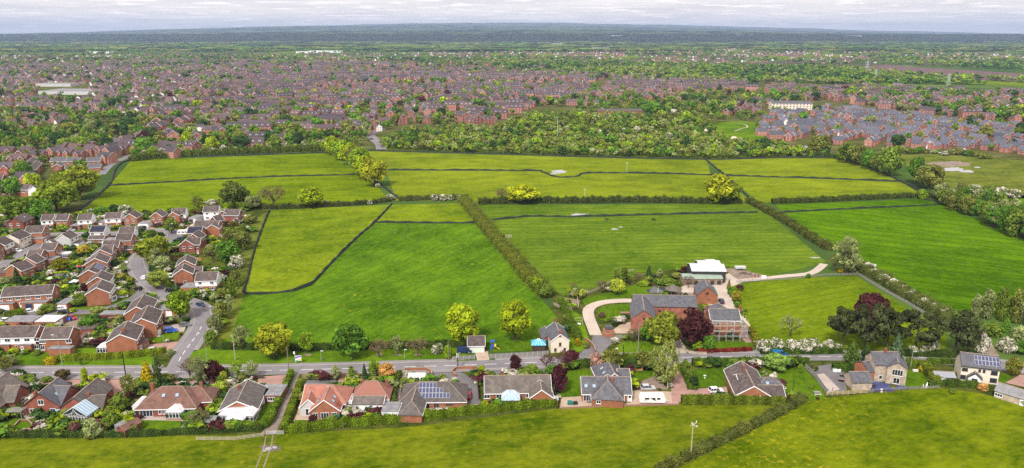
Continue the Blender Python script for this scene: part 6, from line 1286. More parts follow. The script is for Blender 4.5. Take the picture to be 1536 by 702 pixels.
hedge([(195, 242), (240, 237), (300, 234), (360, 231), (430, 228), (485, 226)], 7, 4.5, (.075, .10, .02), 'overgrown hedge below the town at the top of the upper left meadow', lump=.3, rag=.6)
for k in range(26):
    x = 205 + 275 * k / 25 + r2.uniform(-4, 4); b = 240 - 16 * (x - 200) / 285 - 2
    hw = r2.random() < .4
    tree(x, b, b - r2.uniform(9, 17), r2.uniform(11, 20), r2.choice(['bush', 'round', 'oak']), 'haw' if hw else r2.choice(['mid', 'lime', 'green', 'olive', 'pale']), ('white thorn' if hw else 'green shrub') + ' below the town, ' + NTH[k] + ' bush from the left', 'bush', group='white thorns below the town' if hw else 'green shrubs below the town')
hedge([(1150, 229), (1190, 232), (1240, 236), (1262, 240)], 4, 3.5, (.055, .085, .02), 'dark hedge in front of the slate roofed estate', lump=.25, rag=.4)
for k in range(22):
    x = 1330 + 150 * k / 21; b = 226 + 11 * k / 21 + r2.uniform(-2, 2); hw = r2.random() < .3
    tree(x, b, b - r2.uniform(7, 14), r2.uniform(10, 18), 'bush', 'haw' if hw else r2.choice(['mid', 'olive', 'green', 'pale']), ('white thorn' if hw else 'green shrub') + ' above the rough ground, ' + NTH[k] + ' bush from the left', 'bush', group='thorns by the rough ground' if hw else 'shrubs by the rough ground')
for k, (x, b, w_) in enumerate(((1440, 292, 20), (1462, 290, 22), (1482, 293, 24), (1500, 295, 22), (1520, 297, 26))): tree(x, b, b - 18, w_, 'bush', 'haw' if x != 1482 else 'mid', 'pale blossoming bush below the rough ground, ' + NTH[k] + ' from the left', 'bush', group='bushes below the rough ground')
# ================================================================== TOWN BEYOND THE FIELDS
class FB:
    """box-quads with a colour per face, for houses a few pixels wide"""
    def __init__(s): s.V = []; s.C = []
    def q(s, a, b, c, d, colr): s.V += [a, b, c, d]; s.C += [colr] * 4
    def win(s, x, y, z, w_, h, nx, ny, dark=(.03, .035, .045), fr=(.78, .78, .78)):
        tx, ty = -ny, nx                                 # along the wall, right-handed seen from outside
        for k, (ww, hh, o, c) in enumerate(((w_, h, .04, fr), (w_ - .34, h - .34, .07, dark))):
            a = [(x + nx * o - tx * ww / 2, y + ny * o - ty * ww / 2), (x + nx * o + tx * ww / 2, y + ny * o + ty * ww / 2)]
            z0 = z + (h - hh) / 2; s.q((*a[0], z0), (*a[1], z0), (*a[1], z0 + hh), (*a[0], z0 + hh), c)
def far_block(fb, cx, cy, L_, d, he, rise, wall, roof, axis=0, gw=None, trim=(.75, .74, .72), gable_win=True, chim=False, front_win=0, dorm=0, white_low=False):
    def P(x, y, z): return (cx + x, cy + y, z) if axis == 0 else (cx - y, cy + x, z)
    a, b = L_ / 2, d / 2; o = .3; gw = gw or wall
    for s in (-1, 1):
        fb.q(P(-a * -s, b * s, 0) if s > 0 else P(-a, -b, 0), P(a * -s, b * s, 0) if s > 0 else P(a, -b, 0), P(a * -s, b * s, he) if s > 0 else P(a, -b, he), P(-a * -s, b * s, he) if s > 0 else P(-a, -b, he), wall)
        x = s * a
        fb.q(P(x, -b * s, 0), P(x, b * s, 0), P(x, b * s, he), P(x, -b * s, he), gw)
        fb.q(P(x, -b * s, he), P(x, 0, he), P(x, b * s, he), P(x, 0, he + rise), gw)
        k = rise / b; ze = he - k * o + .1; zr = he + rise + .1
        e0, e1 = (P(-a - o, -b - o, ze), P(a + o, -b - o, ze)) if s < 0 else (P(a + o, b + o, ze), P(-a - o, b + o, ze))
        r0, r1 = (P(-a - o, 0, zr), P(a + o, 0, zr)) if s < 0 else (P(a + o, 0, zr), P(-a - o, 0, zr))
        fb.q(e0, e1, r1, r0, roof)
        if trim:
            xx = s * (a + o + .02)
            for e in (-1, 1):
                fb.q(P(xx, e * (b + o), ze - .22), P(xx, 0, zr - .3), P(xx, 0, zr + .05), P(xx, e * (b + o), ze + .1), trim)
    if chim:
        x0 = chim; z = he + rise
        for dx, dy in ((-.4, 0), (.4, 0), (0, -.35), (0, .35)):
            if dx: fb.q(P(x0 + dx, -.35, z - .8), P(x0 + dx, .35, z - .8), P(x0 + dx, .35, z + 1.1), P(x0 + dx, -.35, z + 1.1), (.25, .08, .05))
            else: fb.q(P(x0 - .4, dy, z - .8), P(x0 + .4, dy, z - .8), P(x0 + .4, dy, z + 1.1), P(x0 - .4, dy, z + 1.1), (.25, .08, .05))
    R_ = lambda x, y: P(x, y, 0)[:2]
    nrm = lambda x, y: ((x, y) if axis == 0 else (-y, x))
    if front_win:
        st = max(1, int(he / 2.4)); n = max(2, int(L_ / 3.0))
        for s in (-1, 1):
            for j in range(st):
                for i in range(n):
                    u = -a + L_ * (i + .5) / n; X, Y = R_(u, s * b); nx, ny = nrm(0, s); fb.win(X, Y, .9 + 2.45 * j, 1.3, 1.25, nx, ny)
    if gable_win:
        st = max(1, int(he / 2.4))
        for s in (-1, 1):
            for j in range(st):
                for u in ((-d / 4.5, d / 4.5) if d > 5 else (0,)): X, Y = R_(s * a, u); nx, ny = nrm(s, 0); fb.win(X, Y, .9 + 2.45 * j, 1.15, 1.25, nx, ny)
    for i in range(dorm):
        u = -a + L_ * (i + .5) / dorm
        for s in (-1, 1):
            y0 = s * b * .78; zz0 = he + .5
            fb.q(P(u - .8, y0, zz0), P(u + .8, y0, zz0), P(u + .8, y0, zz0 + 1.5), P(u - .8, y0, zz0 + 1.5), (.75, .75, .75)); X, Y = R_(u, y0); nx, ny = nrm(0, s); fb.win(X, Y, zz0 + .15, 1.1, 1.1, nx, ny)
            for e in (-.8, .8): fb.q(P(u + e, y0, zz0), P(u + e, y0 - s * 2.2, zz0 + 1.4), P(u + e, y0 - s * 2.2, zz0 + 1.5), P(u + e, y0, zz0 + 1.5), roof)
            fb.q(P(u - .95, y0 + s * .15, zz0 + 1.45), P(u + .95, y0 + s * .15, zz0 + 1.45), P(u + .7, y0 - s * 2.2, zz0 + 1.75), P(u - .7, y0 - s * 2.2, zz0 + 1.75), roof)
BR = [(.34, .118, .078), (.28, .092, .066), (.41, .165, .11), (.24, .08, .06), (.37, .115, .075)]
RB = [(.082, .06, .066), (.108, .076, .078), (.06, .048, .056), (.135, .084, .076), (.092, .072, .08)]
RS = [(.098, .100, .128), (.118, .12, .152), (.086, .088, .112)]
RR = [(.22, .11, .085), (.19, .10, .08)]
WH = (.80, .79, .78); CRM = (.68, .60, .48)
def far_house(style, k):
    fb = FB(); wl = BR[k % 5]
    if style == 'det': far_block(fb, 0, 0, 8.5 + k % 3, 7.2, 5.0, 2.9, wl, RB[k % 5], chim=(2.5 if k % 2 else False), front_win=1); k % 2 == 0 and far_block(fb, 1.8, -3.6, 3.0, 4.2, 4.6, 2.0, wl, RB[k % 5], axis=1)
    elif style == 'detw': far_block(fb, 0, 0, 8.5, 7.0, 5.0, 2.7, WH if k % 2 else wl, RB[k % 5], gw=WH, front_win=1)
    elif style == 'semi': far_block(fb, 0, 0, 12.5, 7.4, 5.0, 3.0, wl, RB[k % 5], chim=.01, front_win=1); far_block(fb, -4, -3.7, 2.2, 3.6, 5, 1.7, wl, RB[k % 5], axis=1); far_block(fb, 4, -3.7, 2.2, 3.6, 5, 1.7, wl, RB[k % 5], axis=1)
    elif style == 'terr': far_block(fb, 0, 0, 23 + 4 * (k % 3), 7.8, 5.2, 3.0, wl, RB[k % 5], front_win=1, chim=4.0); k % 2 and far_block(fb, -7, -3.8, 2.5, 4.2, 5.0, 2.0, wl, RB[k % 5], axis=1)
    elif style == 'three': far_block(fb, 0, 0, 10 + 5 * (k % 3), 9, 7.2, 3.6, wl, RB[k % 5], front_win=1, dorm=2 + k % 3)
    elif style == 'bung': far_block(fb, 0, 0, 10.5, 8, 2.7, 2.7, wl if k % 3 else WH, RB[k % 5] if k % 2 else RR[k % 2], gw=WH if k % 2 else CRM, front_win=1, chim=2.0)
    elif style == 'slate': far_block(fb, 0, 0, 8.4 + k % 3, 7.0, 5.0, 3.1, wl, RS[k % 3], front_win=1); k % 2 == 0 and far_block(fb, 2.2, -3.8, 2.6, 4.0, 4.8, 2.0, WH if k == 4 else wl, RS[k % 3], axis=1)
    elif style == 'slatet': far_block(fb, 0, 0, 15 + 6 * (k % 2), 8, 5.1, 3.2, wl, RS[k % 3], front_win=1, dorm=(3 if k % 3 == 0 else 0))
    V = np.array(fb.V); C = np.array(fb.C); C = C * (0.9 + .2 * rng.random())
    return V, C
DESC = {'det': 'brown roofed brick house', 'detw': 'house with white gable ends', 'semi': 'twin gabled pair of brick houses', 'terr': 'long brown roofed terrace', 'three': 'three storey house with white dormers', 'bung': 'bungalow with pale gables', 'slate': 'grey slate roofed brick house', 'slatet': 'grey slate roofed terrace'}
VARS = {}
for st in DESC:
    VARS[st] = []
    for k in range(6):
        V, C = far_house(st, k); VARS[st].append((V, C, [None]))
for st in DESC: VARS[st] = [(V * 1.16, C, r_) for V, C, r_ in VARS[st]] if st in ('det', 'three', 'semi', 'terr') else VARS[st]
LEN = {'det': 11.6, 'detw': 9.5, 'semi': 17, 'terr': 33, 'three': 19.5, 'bung': 12.5, 'slate': 11, 'slatet': 21}
REG = [  # polygon in the picture, house mix, share of plots built, words
    ([(200, 238), (300, 231), (400, 226), (470, 222), (490, 212), (562, 205), (600, 188), (730, 189), (800, 160), (870, 160), (900, 140), (880, 118), (600, 110), (430, 112), (330, 135), (240, 172), (200, 215)], ['three', 'det', 'terr', 'semi', 'det', 'three', 'det', 'three', 'detw'], .8, 'in the dense estate beyond the meadows'),
    ([(-90, 236), (0, 232), (60, 226), (150, 222), (200, 212), (240, 172), (330, 135), (430, 112), (300, 98), (0, 106), (-90, 120)], ['detw', 'bung', 'det', 'bung', 'semi', 'bung', 'detw'], .82, 'in the suburb at the far left'),
    ([(-90, 318), (-90, 236), (0, 232), (150, 222), (198, 213), (196, 232), (168, 245), (150, 262), (112, 252), (60, 258), (62, 276), (40, 300), (-20, 318)], ['det', 'semi', 'det', 'bung'], .9, 'beyond the big trees at the left'),
    ([(1136, 206), (1146, 184), (1162, 168), (1230, 160), (1330, 172), (1440, 184), (1600, 198), (1640, 250), (1530, 236), (1470, 229), (1330, 222), (1250, 218), (1200, 214)], ['slate', 'slate', 'slate', 'slatet', 'slate', 'slate'], .97, 'in the slate roofed estate at the right'),
    ([(860, 168), (1000, 168), (1060, 174), (1140, 172), (1150, 142), (1100, 122), (930, 120)], ['det', 'semi', 'terr', 'det', 'three'], .92, 'beyond the scrub wood'),
    ([(1150, 160), (1240, 150), (1330, 164), (1440, 178), (1640, 190), (1640, 150), (1480, 140), (1300, 132), (1150, 132)], ['det', 'semi', 'three', 'det'], .58, 'behind the slate roofed estate'),
    ([(-90, 106), (0, 98), (300, 90), (620, 96), (620, 110), (430, 112), (0, 116)], ['det', 'terr', 'bung'], .55, 'at the back of the town'),
    ([(620, 98), (900, 112), (1100, 120), (1150, 128), (880, 120), (620, 112)], ['det', 'semi'], .35, 'among trees behind the town'),
    ([(-60, 98), (-60, 84), (620, 80), (1000, 72), (1540, 82), (1540, 94), (1200, 96), (1130, 118), (900, 112), (620, 98)], ['det', 'detw', 'bung'], .045, 'in the far villages')]
houses = []
hrng = random.Random(23)
KEEP = [([(552, 198), (582, 196), (590, 222), (556, 222)], 0), ([(50, 127), (138, 127), (142, 149), (50, 149)], 0), ([(1168, 156), (1212, 156), (1214, 170), (1166, 170)], 0)]
def near_hand(x, y): return False
for ri, (poly, mix, dens, words) in enumerate(REG):
    W_ = [g(*p) for p in poly]; x0, x1 = min(p.x for p in W_), max(p.x for p in W_); y0, y1 = min(p.y for p in W_), max(p.y for p in W_)
    cell = 150.0 if ri != 3 else 95.0
    nc = max(3, int((x1 - x0) * (y1 - y0) / cell ** 2)); nc = min(nc, 900)
    seeds = [(hrng.uniform(x0, x1), hrng.uniform(y0, y1), hrng.choice([0, 0, 0.5, -0.5, 1.57, 0.9, -0.9]) + hrng.uniform(-.2, .2)) for _ in range(nc)]
    SA = np.array([(s[0], s[1]) for s in seeds])
    for ci, (sx_, sy_, an) in enumerate(seeds):
        ca, sa = math.cos(an), math.sin(an); v = -cell * .9; flip = 0
        while v < cell * .9:
            u = -cell * .9 + hrng.uniform(0, 8)
            while u < cell * .9:
                st = hrng.choice(mix); ln = LEN[st]; u += ln / 2
                X = sx_ + ca * u - sa * v + hrng.uniform(-.8, .8); Y = sy_ + sa * u + ca * v + hrng.uniform(-1.5, 1.5)
                u += ln / 2 + (hrng.uniform(.8, 4.5) if ri != 3 else hrng.uniform(2.0, 6.0))
                if Y < 300: continue
                px, py = proj(X, Y)
                if not (-60 < px < 1600) or not inpoly(px, py, poly) or hrng.random() > dens: continue
                if int(np.argmin(((SA - (X, Y)) ** 2).sum(1))) != ci: continue
                if any(inpoly(px, py, kp[0]) for kp in KEEP) or in_foot(X, Y, 6): continue
                houses.append([Y, X, Y, an + (math.pi if flip else 0) + (math.pi / 2 if hrng.random() < (.3 if ri != 3 else .38) and ln < 14 else 0), st, hrng.randrange(6), ri])
            v += (16.5 if flip else 22.5) + {0: 4, 3: 3, 4: 3}.get(ri, 0) + (0 if ri != 6 else 6); flip = 1 - flip
# thin out overlaps
grid = {}; kept = []
for h in sorted(houses, key=lambda q: q[0]):
    gx, gy = int(h[1] // 15), int(h[2] // 15); ok = True
    for i in (-1, 0, 1):
        for j in (-1, 0, 1):
            for o in grid.get((gx + i, gy + j), ()):
                if (o[1] - h[1]) ** 2 + (o[2] - h[2]) ** 2 < (0.42 * (LEN[o[4]] + LEN[h[4]])) ** 2 * .8: ok = False
    if ok: grid.setdefault((gx, gy), []).append(h); kept.append(h)
houses = kept
def house_mesh(st, k):
    V, C, ref = VARS[st][k]
    if ref[0] is None: ref[0] = np_mesh('town_house', V, np.arange(len(V)).reshape(-1, 4), FARB, tint=C)
    return ref[0]
N_IND = 215
infr = [h for h in houses if -5 < proj(h[1], h[2])[0] < 1541]
def ab(h): return proj(h[1], h[2])[0]
ind = infr[:N_IND]; rest = infr[N_IND:] + [h for h in houses if not (-5 < proj(h[1], h[2])[0] < 1541)]
ORD = 'first second third fourth fifth sixth seventh eighth ninth tenth eleventh twelfth'.split()
ORD += [t_ + 'teenth' for t_ in 'thir four fif six seven eigh nine'.split()] + ['twentieth'] + ['twenty ' + o_ for o_ in ORD[:9]] + ['thirtieth'] + ['thirty ' + o_ for o_ in ORD[:9]] + ['fortieth'] + ['forty ' + o_ for o_ in ORD[:9]]
ranks = {}; SHORT = ['of dense estate', 'of left suburb', 'by big trees', 'of slate estate', 'beyond wood', 'behind slate estate', 'of far town', 'of tree suburb', 'of far villages']
for h in sorted(ind, key=ab): ranks.setdefault((h[6], min(6, int(max(0, (230 if h[6] != 3 else 222) - proj(h[1], h[2])[1]) / 5))), []).append(h)
for (ri, rk), hs in ranks.items():
    for n_, h in enumerate(hs):
        o = obj('town_house', house_mesh(h[4], h[5])); o.location = (h[1], h[2], 0); o.rotation_euler = (0, 0, h[3])
        tag(o, DESC[h[4]] + ', ' + ORD[min(n_, 48)] + ' from left, ' + ('front' if rk == 0 else ORD[rk]) + ' rank ' + SHORT[ri], 'house', 'houses ' + REG[ri][3])
def joined(name, items, mat, label, cat, group=None):
    Vs, Cs = [], []
    for V, C, x, y, z, rz, sx_, sz_ in items:
        c, s = math.cos(rz), math.sin(rz); Q = np.empty_like(V)
        Q[:, 0] = (V[:, 0] * c - V[:, 1] * s) * sx_ + x; Q[:, 1] = (V[:, 0] * s + V[:, 1] * c) * sx_ + y; Q[:, 2] = V[:, 2] * sz_ + z
        Vs.append(Q); Cs.append(C)
    V = np.concatenate(Vs); C = np.concatenate(Cs)
    o = obj(name, np_mesh(name, V, np.arange(len(V)).reshape(-1, 4), mat, tint=C)); return tag(o, label, cat, None, 'stuff')
joined('distant_houses', [(VARS[h[4]][h[5]][0], VARS[h[4]][h[5]][1] * (.85 + .3 * hrng.random()), h[1], h[2], 0, h[3], 1, 1) for h in rest], FARB, 'mass of brick houses filling the town behind the front rows', 'houses')
HILL1 = [(-700, 60), (-100, 58), (0, 55.5), (120, 55), (260, 51), (420, 47.5), (600, 45.5), (800, 44.5), (1000, 45.5), (1200, 49), (1400, 53), (1536, 55), (2300, 62)]
def on_slope(px, py):                                # a point on the near face of the first hill
    top = np.interp(px, [q[0] for q in HILL1], [q[1] for q in HILL1]); dt = ray(px, top); h = CAM_H + dt.z * 9500 / dt.y
    d = ray(px, py); y = (CAM_H + 8250 / 1250 * h) / (h / 1250 - d.z / d.y); return Vector((d.x / d.y * y, y, max(0, (y - 8250) / 1250 * h) - 4))
# ------------------------------------------------------------------ larger buildings in the town
def big(px, py, wd, dp, hh, rz, label, wall, roof, name='large_building', cat='building', rise=0, wins=()):
    p = g(px, py) if py > 59 else on_slope(px, py); root = empty(name, (p.x, p.y + dp / 2, p.z), R(rz)); tag(root, label, cat)
    block(root, Matrix.Identity(4), wd, dp, hh, rise, wall, roof, 0, None, ridge=False, wins=wins); return root
big(98, 142, 95, 60, 6, -6, 'wide grey flat roofed supermarket in the town at the left', GREYR, FELT)
big(80, 130, 70, 30, 6, 0, 'second low grey roofed store behind the supermarket', GREYR, FELT)
big(1188, 165, 56, 16, 9, -4, 'long cream three storey care home with dark roof', CREAM, ROOF_SL, 'care_home', rise=3, wins=[('f', -25 + 4.6 * k, 1 + 3 * j, 2.0, 1.6, 'w') for k in range(12) for j in range(3)])
big(930, 170, 60, 14, 3, 2, 'long low brown roofed school building beyond the wood', BRICK, ROOF_GR, 'school', rise=2.4); big(905, 158, 32, 16, 4, 8, 'pitched roof school hall beyond the wood', BRICK, ROOF_GR, 'school', rise=3.5)
big(1100, 160, 70, 26, 5, -4, 'low grey roofed shop building with car park in front', BRICK_D, ROOF_SL, 'shop_building', rise=2)
big(1078, 161, 24, 18, 4, 10, 'brown tiled pub with steep roof beside the shop car park', BRICK, ROOF_BR, 'pub', rise=6)
big(1350, 156, 30, 14, 4, -10, 'white walled hall with grey roof among trees behind the slate roofs', RENDER, ROOF_OLD, 'hall', rise=4)
big(487, 79, 170, 60, 10, 3, 'long white warehouse far behind the town', RENDER, PALE, 'warehouse', 'warehouse'); big(455, 80, 80, 60, 9, 3, 'smaller white warehouse left of the long one', RENDER, PALE, 'warehouse', 'warehouse'); big(148, 80, 110, 60, 8, 0, 'white shed roof on the far left skyline', RENDER, PALE, 'warehouse', 'warehouse')
for k, (x, y, wd, hh) in enumerate([(1115, 53.5, 210, 14), (1158, 54.3, 140, 11), (1205, 54.2, 110, 13), (1242, 55.2, 120, 10), (1281, 55.0, 190, 16), (1308, 56.5, 70, 9), (925, 55, 120, 16), (1488, 63, 170, 16), (1470, 61.5, 60, 14), (900, 74, 120, 10), (1085, 72, 90, 9), (820, 66, 300, 12)]):
    big(x, y, wd, 150 if k < 9 else 40, hh, 0, ['leftmost and longest of the white industrial sheds on the right skyline', 'white industrial shed second from the left on the right skyline', 'white industrial shed in the middle of the right skyline group', 'white industrial shed left of the tallest one on the right skyline', 'tallest white industrial shed on the right skyline', 'small white shed at the right end of the skyline group', 'white sheds alone on the middle skyline', 'white shed far right below the skyline', 'tiny white shed left of the far right one', 'pale roofed farm sheds in the middle distance fields', 'pale roof in the wooded middle distance', 'long pale glasshouse roof in the far fields'][k], (RENDER, PALE, GREYR)[k % 3], (PALE, FELT)[k % 2], 'warehouse', 'warehouse')

# ------------------------------------------------------------------ trees of the town, the wood and the open country
def lowtree(seed, n, size, kind='round'):
    r = np.random.default_rng(seed); k = 7 if n > 40 else 4
    d = sph(k, r); d[:, 2] = np.abs(d[:, 2]) * 1.0 - .25; c = np.array([0, 0, 5.6]) + d * np.array([2.9, 2.9, 2.4]); c = np.concatenate([c, [[0, 0, 5.5]]])
    rad = np.append(2.2 * (.7 + .5 * r.random(k)), 3.2)
    if kind == 'tall': c[:, :2] *= .6; c[:, 2] = 2 + 7.5 * r.random(k + 1); rad *= .8
    V, Q, tone = lobes(c, rad, n / (k + 1), size, .45, r=r); V[:, 2] = np.maximum(V[:, 2], 0); return V, tone
LOW = [lowtree(100 + i, 130, .78) for i in range(5)] + [lowtree(110 + i, 130, .7, 'tall') for i in range(2)]
LOWER = [lowtree(120 + i, 44, 1.25) for i in range(5)]
FAR_F = []
frng = random.Random(77)
while len(FAR_F) < 90:
    x, y = frng.uniform(-20, 1560), 62 + 48 * frng.random()
    if y > (84 if x < 620 else 84 + (x - 620) * .03): continue
    if x > 1180 and y > 90: continue
    k_ = (y - 48) / 26; wx, hy = frng.uniform(30, 75) * (.5 + k_ * .5), frng.uniform(.5, 1.5) * (.5 + k_)
    q_ = [(x - wx / 2, y), (x + wx * .1, y - hy), (x + wx / 2, y - hy * .3), (x, y + hy)]; FAR_F.append(q_)
    sheet(q_, frng.choice([GR_UPPER, GR_UPPER, GR_OLIVE, GR_FRONT, PLOUGH, GR_CROP]), .09 + .004 * len(FAR_F), 'field')
def tint(colr, tone, k=1.0): return (np.array(colr) * k)[None, :] * (0.55 + 0.9 * tone)[:, None]
PAL = ['mid', 'green', 'olive', 'mid', 'green', 'grey', 'dark', 'green', 'mid', 'olive', 'dark']
ponds = [REG[0][0], REG[1][0]]
tl = []; trng = random.Random(31)
def addt(px, py, hh, wm, colr): 
    p = g(px, py); tl.append((p.y, p.x, p.y, hh, wm, colr, px, py))
# inside the town
for ri, cnt in ((0, 2500), (1, 1350), (2, 90), (3, 110), (4, 900), (5, 1150), (6, 1100), (7, 900)):
    poly = REG[ri][0]; x0, x1 = min(p[0] for p in poly), max(p[0] for p in poly); y0, y1 = min(p[1] for p in poly), max(p[1] for p in poly); n = 0; tries = 0
    while n < cnt and tries < 40000:
        tries += 1; x, y = trng.uniform(x0, x1), trng.uniform(y0, y1)
        if not (-40 < x < 1580) or not inpoly(x, y, poly) or any(inpoly(x, y, kp[0]) for kp in KEEP): continue
        bigt = trng.random() < (.25 if ri in (1, 5, 6, 7) else .2)
        hh = trng.uniform(9, 16) if bigt else trng.uniform(3.5, 8.5); c = trng.choice(PAL + (['copper'] if trng.random() < .25 else []) + (['yel'] if trng.random() < .4 else []))
        addt(x, y, hh, hh * trng.uniform(.7, 1.15), c); n += 1
# clumps that stand out in the town
for x, y, n, sx_, sy_, hm, c in [(180, 160, 10, 14, 4, 14, 'dark'), (60, 165, 8, 40, 6, 10, 'olive'), (30, 140, 14, 45, 6, 12, 'green'), (345, 158, 5, 10, 4, 12, 'green'), (728, 145, 22, 34, 9, 13, 'mid'), (745, 135, 12, 24, 6, 14, 'lime'), (500, 125, 5, 8, 3, 14, 'green'), (660, 125, 8, 12, 3, 14, 'green'), (880, 150, 26, 40, 7, 9, 'mid'), (985, 172, 10, 14, 5, 14, 'green'), (960, 150, 14, 24, 6, 12, 'olive'), (1035, 182, 6, 14, 4, 12, 'mid'), (1150, 165, 16, 40, 5, 7, 'mid'), (1345, 198, 5, 12, 3, 9, 'mid'), (1440, 190, 14, 34, 5, 8, 'mid'), (1420, 145, 20, 60, 6, 12, 'green'), (1440, 150, 4, 8, 3, 14, 'dark'), (1330, 140, 22, 60, 6, 12, 'lime'), (1220, 140, 16, 40, 5, 11, 'olive'), (640, 175, 8, 30, 6, 8, 'mid'), (560, 165, 10, 40, 8, 8, 'mid'), (470, 175, 10, 50, 8, 8, 'mid'), (330, 190, 8, 50, 8, 7, 'olive'), (1100, 175, 10, 40, 4, 7, 'lime'), (665, 190, 1, 2, 2, 9, 'mid'), (1190, 196, 2, 6, 3, 6, 'olive'), (1240, 172, 6, 20, 3, 6, 'mid'), (590, 213, 12, 14, 6, 6, 'lime'), (535, 214, 12, 18, 5, 6, 'mid'), (1110, 176, 22, 40, 4, 7, 'mid'), (1010, 166, 14, 50, 3, 7, 'olive'), (1135, 190, 8, 10, 8, 6, 'mid'), (870, 172, 16, 30, 4, 6, 'mid')]:
    for _ in range(n):
        hh = hm * trng.uniform(.7, 1.2); addt(x + trng.uniform(-sx_, sx_), y + trng.uniform(-sy_, sy_), hh, hh * trng.uniform(.8, 1.1), c if trng.random() < .7 else trng.choice(PAL))
for x, y, hh, c in [(1438, 189, 9, 'gold'), (984, 171, 17, 'green'), (973, 172, 19, 'green'), (1030, 185, 16, 'lime'), (1049, 186, 12, 'lime'), (1010, 172, 9, 'haw')]: addt(x, y, hh, hh, c)
nt_town = len(tl)
NOTREE = FAR_F + [[(1265, 96), (1580, 108), (1580, 124), (1400, 115), (1300, 107)], [(1300, 109), (1400, 118), (1540, 125), (1540, 130), (1380, 121)], [(1120, 84), (1240, 80), (1300, 84), (1180, 89)], [(780, 69), (840, 66), (905, 70), (800, 73)], [(1350, 74), (1390, 73), (1395, 78), (1355, 79)], [(780, 82), (930, 78), (940, 84), (800, 88)], [(520, 70), (600, 66), (660, 69), (560, 73)], [(1000, 66), (1070, 64), (1090, 67), (1010, 69)], [(1060, 76), (1130, 74), (1160, 77), (1090, 80)], [(250, 74), (310, 73), (320, 77), (255, 78)]]
n = 0
while n < 9500:                                          # belt of trees behind the town, thinning into hedgerow country
    x = trng.uniform(-40, 1580); y = 61 + 66 * trng.random() ** 1.15
    if any(inpoly(x, y + .4, q) for q in NOTREE): continue
    lim = 92 if x < 600 else 92 + (x - 600) * .055
    if y > lim + (8 if trng.random() < .3 else 0) and trng.random() < .93: continue
    p = g(x, y); cellv = math.sin(p.x * .0041 + 1.3 * math.sin(p.y * .0026)) + math.sin(p.y * .0033 + 1.7 * math.sin(p.x * .0019))
    if cellv < -.1 and trng.random() < .8: continue
    cl_ = math.sin(p.x * .009 + 2 * math.sin(p.y * .004)) + .6 * math.sin(p.y * .011)
    hh = trng.uniform(6, 15); addt(x, y, hh, hh * trng.uniform(.9, 1.6), trng.choice(PAL) if trng.random() < .35 else trng.choice(['dark', 'green', 'dark'] if cl_ > .4 else ['olive', 'lime', 'grey'] if cl_ < -.4 else ['mid', 'green'])); n += 1
# scrub wood
wood = [(566, 221), (600, 198), (660, 194), (740, 192), (800, 174), (860, 171), (940, 174), (1005, 175), (1068, 186), (1080, 204), (1120, 216), (1152, 217), (1250, 236), (1060, 237.5), (870, 233.5), (750, 230.5), (640, 227)]
n = 0
wl = []
while n < 2100:
    x, y = trng.uniform(560, 1255), trng.uniform(170, 238)
    if not inpoly(x, y, wood): continue
    cl_ = math.sin(x * .045 + y * .1) + .7 * math.sin(x * .11 - y * .21); hh = trng.choice([trng.uniform(2, 4), trng.uniform(3.5, 6.5), trng.uniform(5, 9)]) * (1.25 if 770 < x < 1000 and y < 195 else 1.0); c = trng.choice(['olive', 'mid', 'green', 'grey', 'lime', 'mid', 'olive', 'grey'] + (['haw'] if trng.random() < .12 else [])) if trng.random() < .4 else trng.choice(['olive', 'grey', 'lime'] if cl_ > .3 else ['green', 'mid', 'dark'] if cl_ < -.4 else ['mid', 'olive'])
    p = g(x, y); wl.append((p.y, p.x, p.y, hh, hh * trng.uniform(.85, 1.3), c, x, y)); n += 1
def item(t_, protos, bright=1):
    V, tone = protos[trng.randrange(len(protos))]; c = COLS['white'] if t_[5] == 'haw' else COLS[t_[5]]
    if bright != 1: c = tuple(bright * v for v in c)
    return (V, tint(c, tone, trng.uniform(.85, 1.15)), t_[1], t_[2], 0, trng.random() * 6.28, t_[4] / 10, t_[3] / 10)
joined('scrub_wood', [item(t_, LOW, 1.6) for t_ in wl], TINTLEAF, 'young scrub wood of mixed green saplings behind the olive meadow', 'wood')
size = lambda t_: t_[3] / t_[0]
tin = [t_ for t_ in tl if 0 < t_[6] < 1536]
TC = {}
top = set(id(t_) for t_ in sorted(tin, key=size)[-70:])
for n_, t_ in enumerate(sorted(sorted(tin, key=size)[-70:], key=lambda q: q[6])):
    ri = next((i for i, q in enumerate(REG) if inpoly(t_[6], t_[7], q[0])), 7)
    c = 'white' if t_[5] == 'haw' else t_[5]
    tree(0, 0, 0, 0, 'round' if t_[4] > t_[3] else 'oak', COLS[c], {'copper': 'dark copper', 'yel': 'yellow green', 'lime': 'light green', 'mid': 'mid green', 'gold': 'golden yellow', 'grey': 'grey green', 'olive': 'olive green', 'green': 'fresh green', 'dark': 'dark green', 'white': 'white blossoming', 'haw': 'white'}.get(c, c) + ' tree ' + REG[ri][3] + ', ' + ORD[min(TC.setdefault(ri, [0])[0], 48)] + ' from the left', group='garden trees ' + REG[ri][3], p=Vector((t_[1], t_[2], 0)), h=t_[3], wm=t_[4]); TC[ri][0] += 1
rest = [t_ for t_ in tl if id(t_) not in top]
joined('town_trees', [item(t_, LOW, 1.5) for t_ in rest if t_[0] < 1500], TINTLEAF, 'garden trees scattered thickly between the houses of the town', 'trees')
joined('distant_trees', [item(t_, LOWER, 1.45) for t_ in rest if t_[0] >= 1500], TINTLEAF, 'belts of trees and hedgerows covering the open country', 'trees')
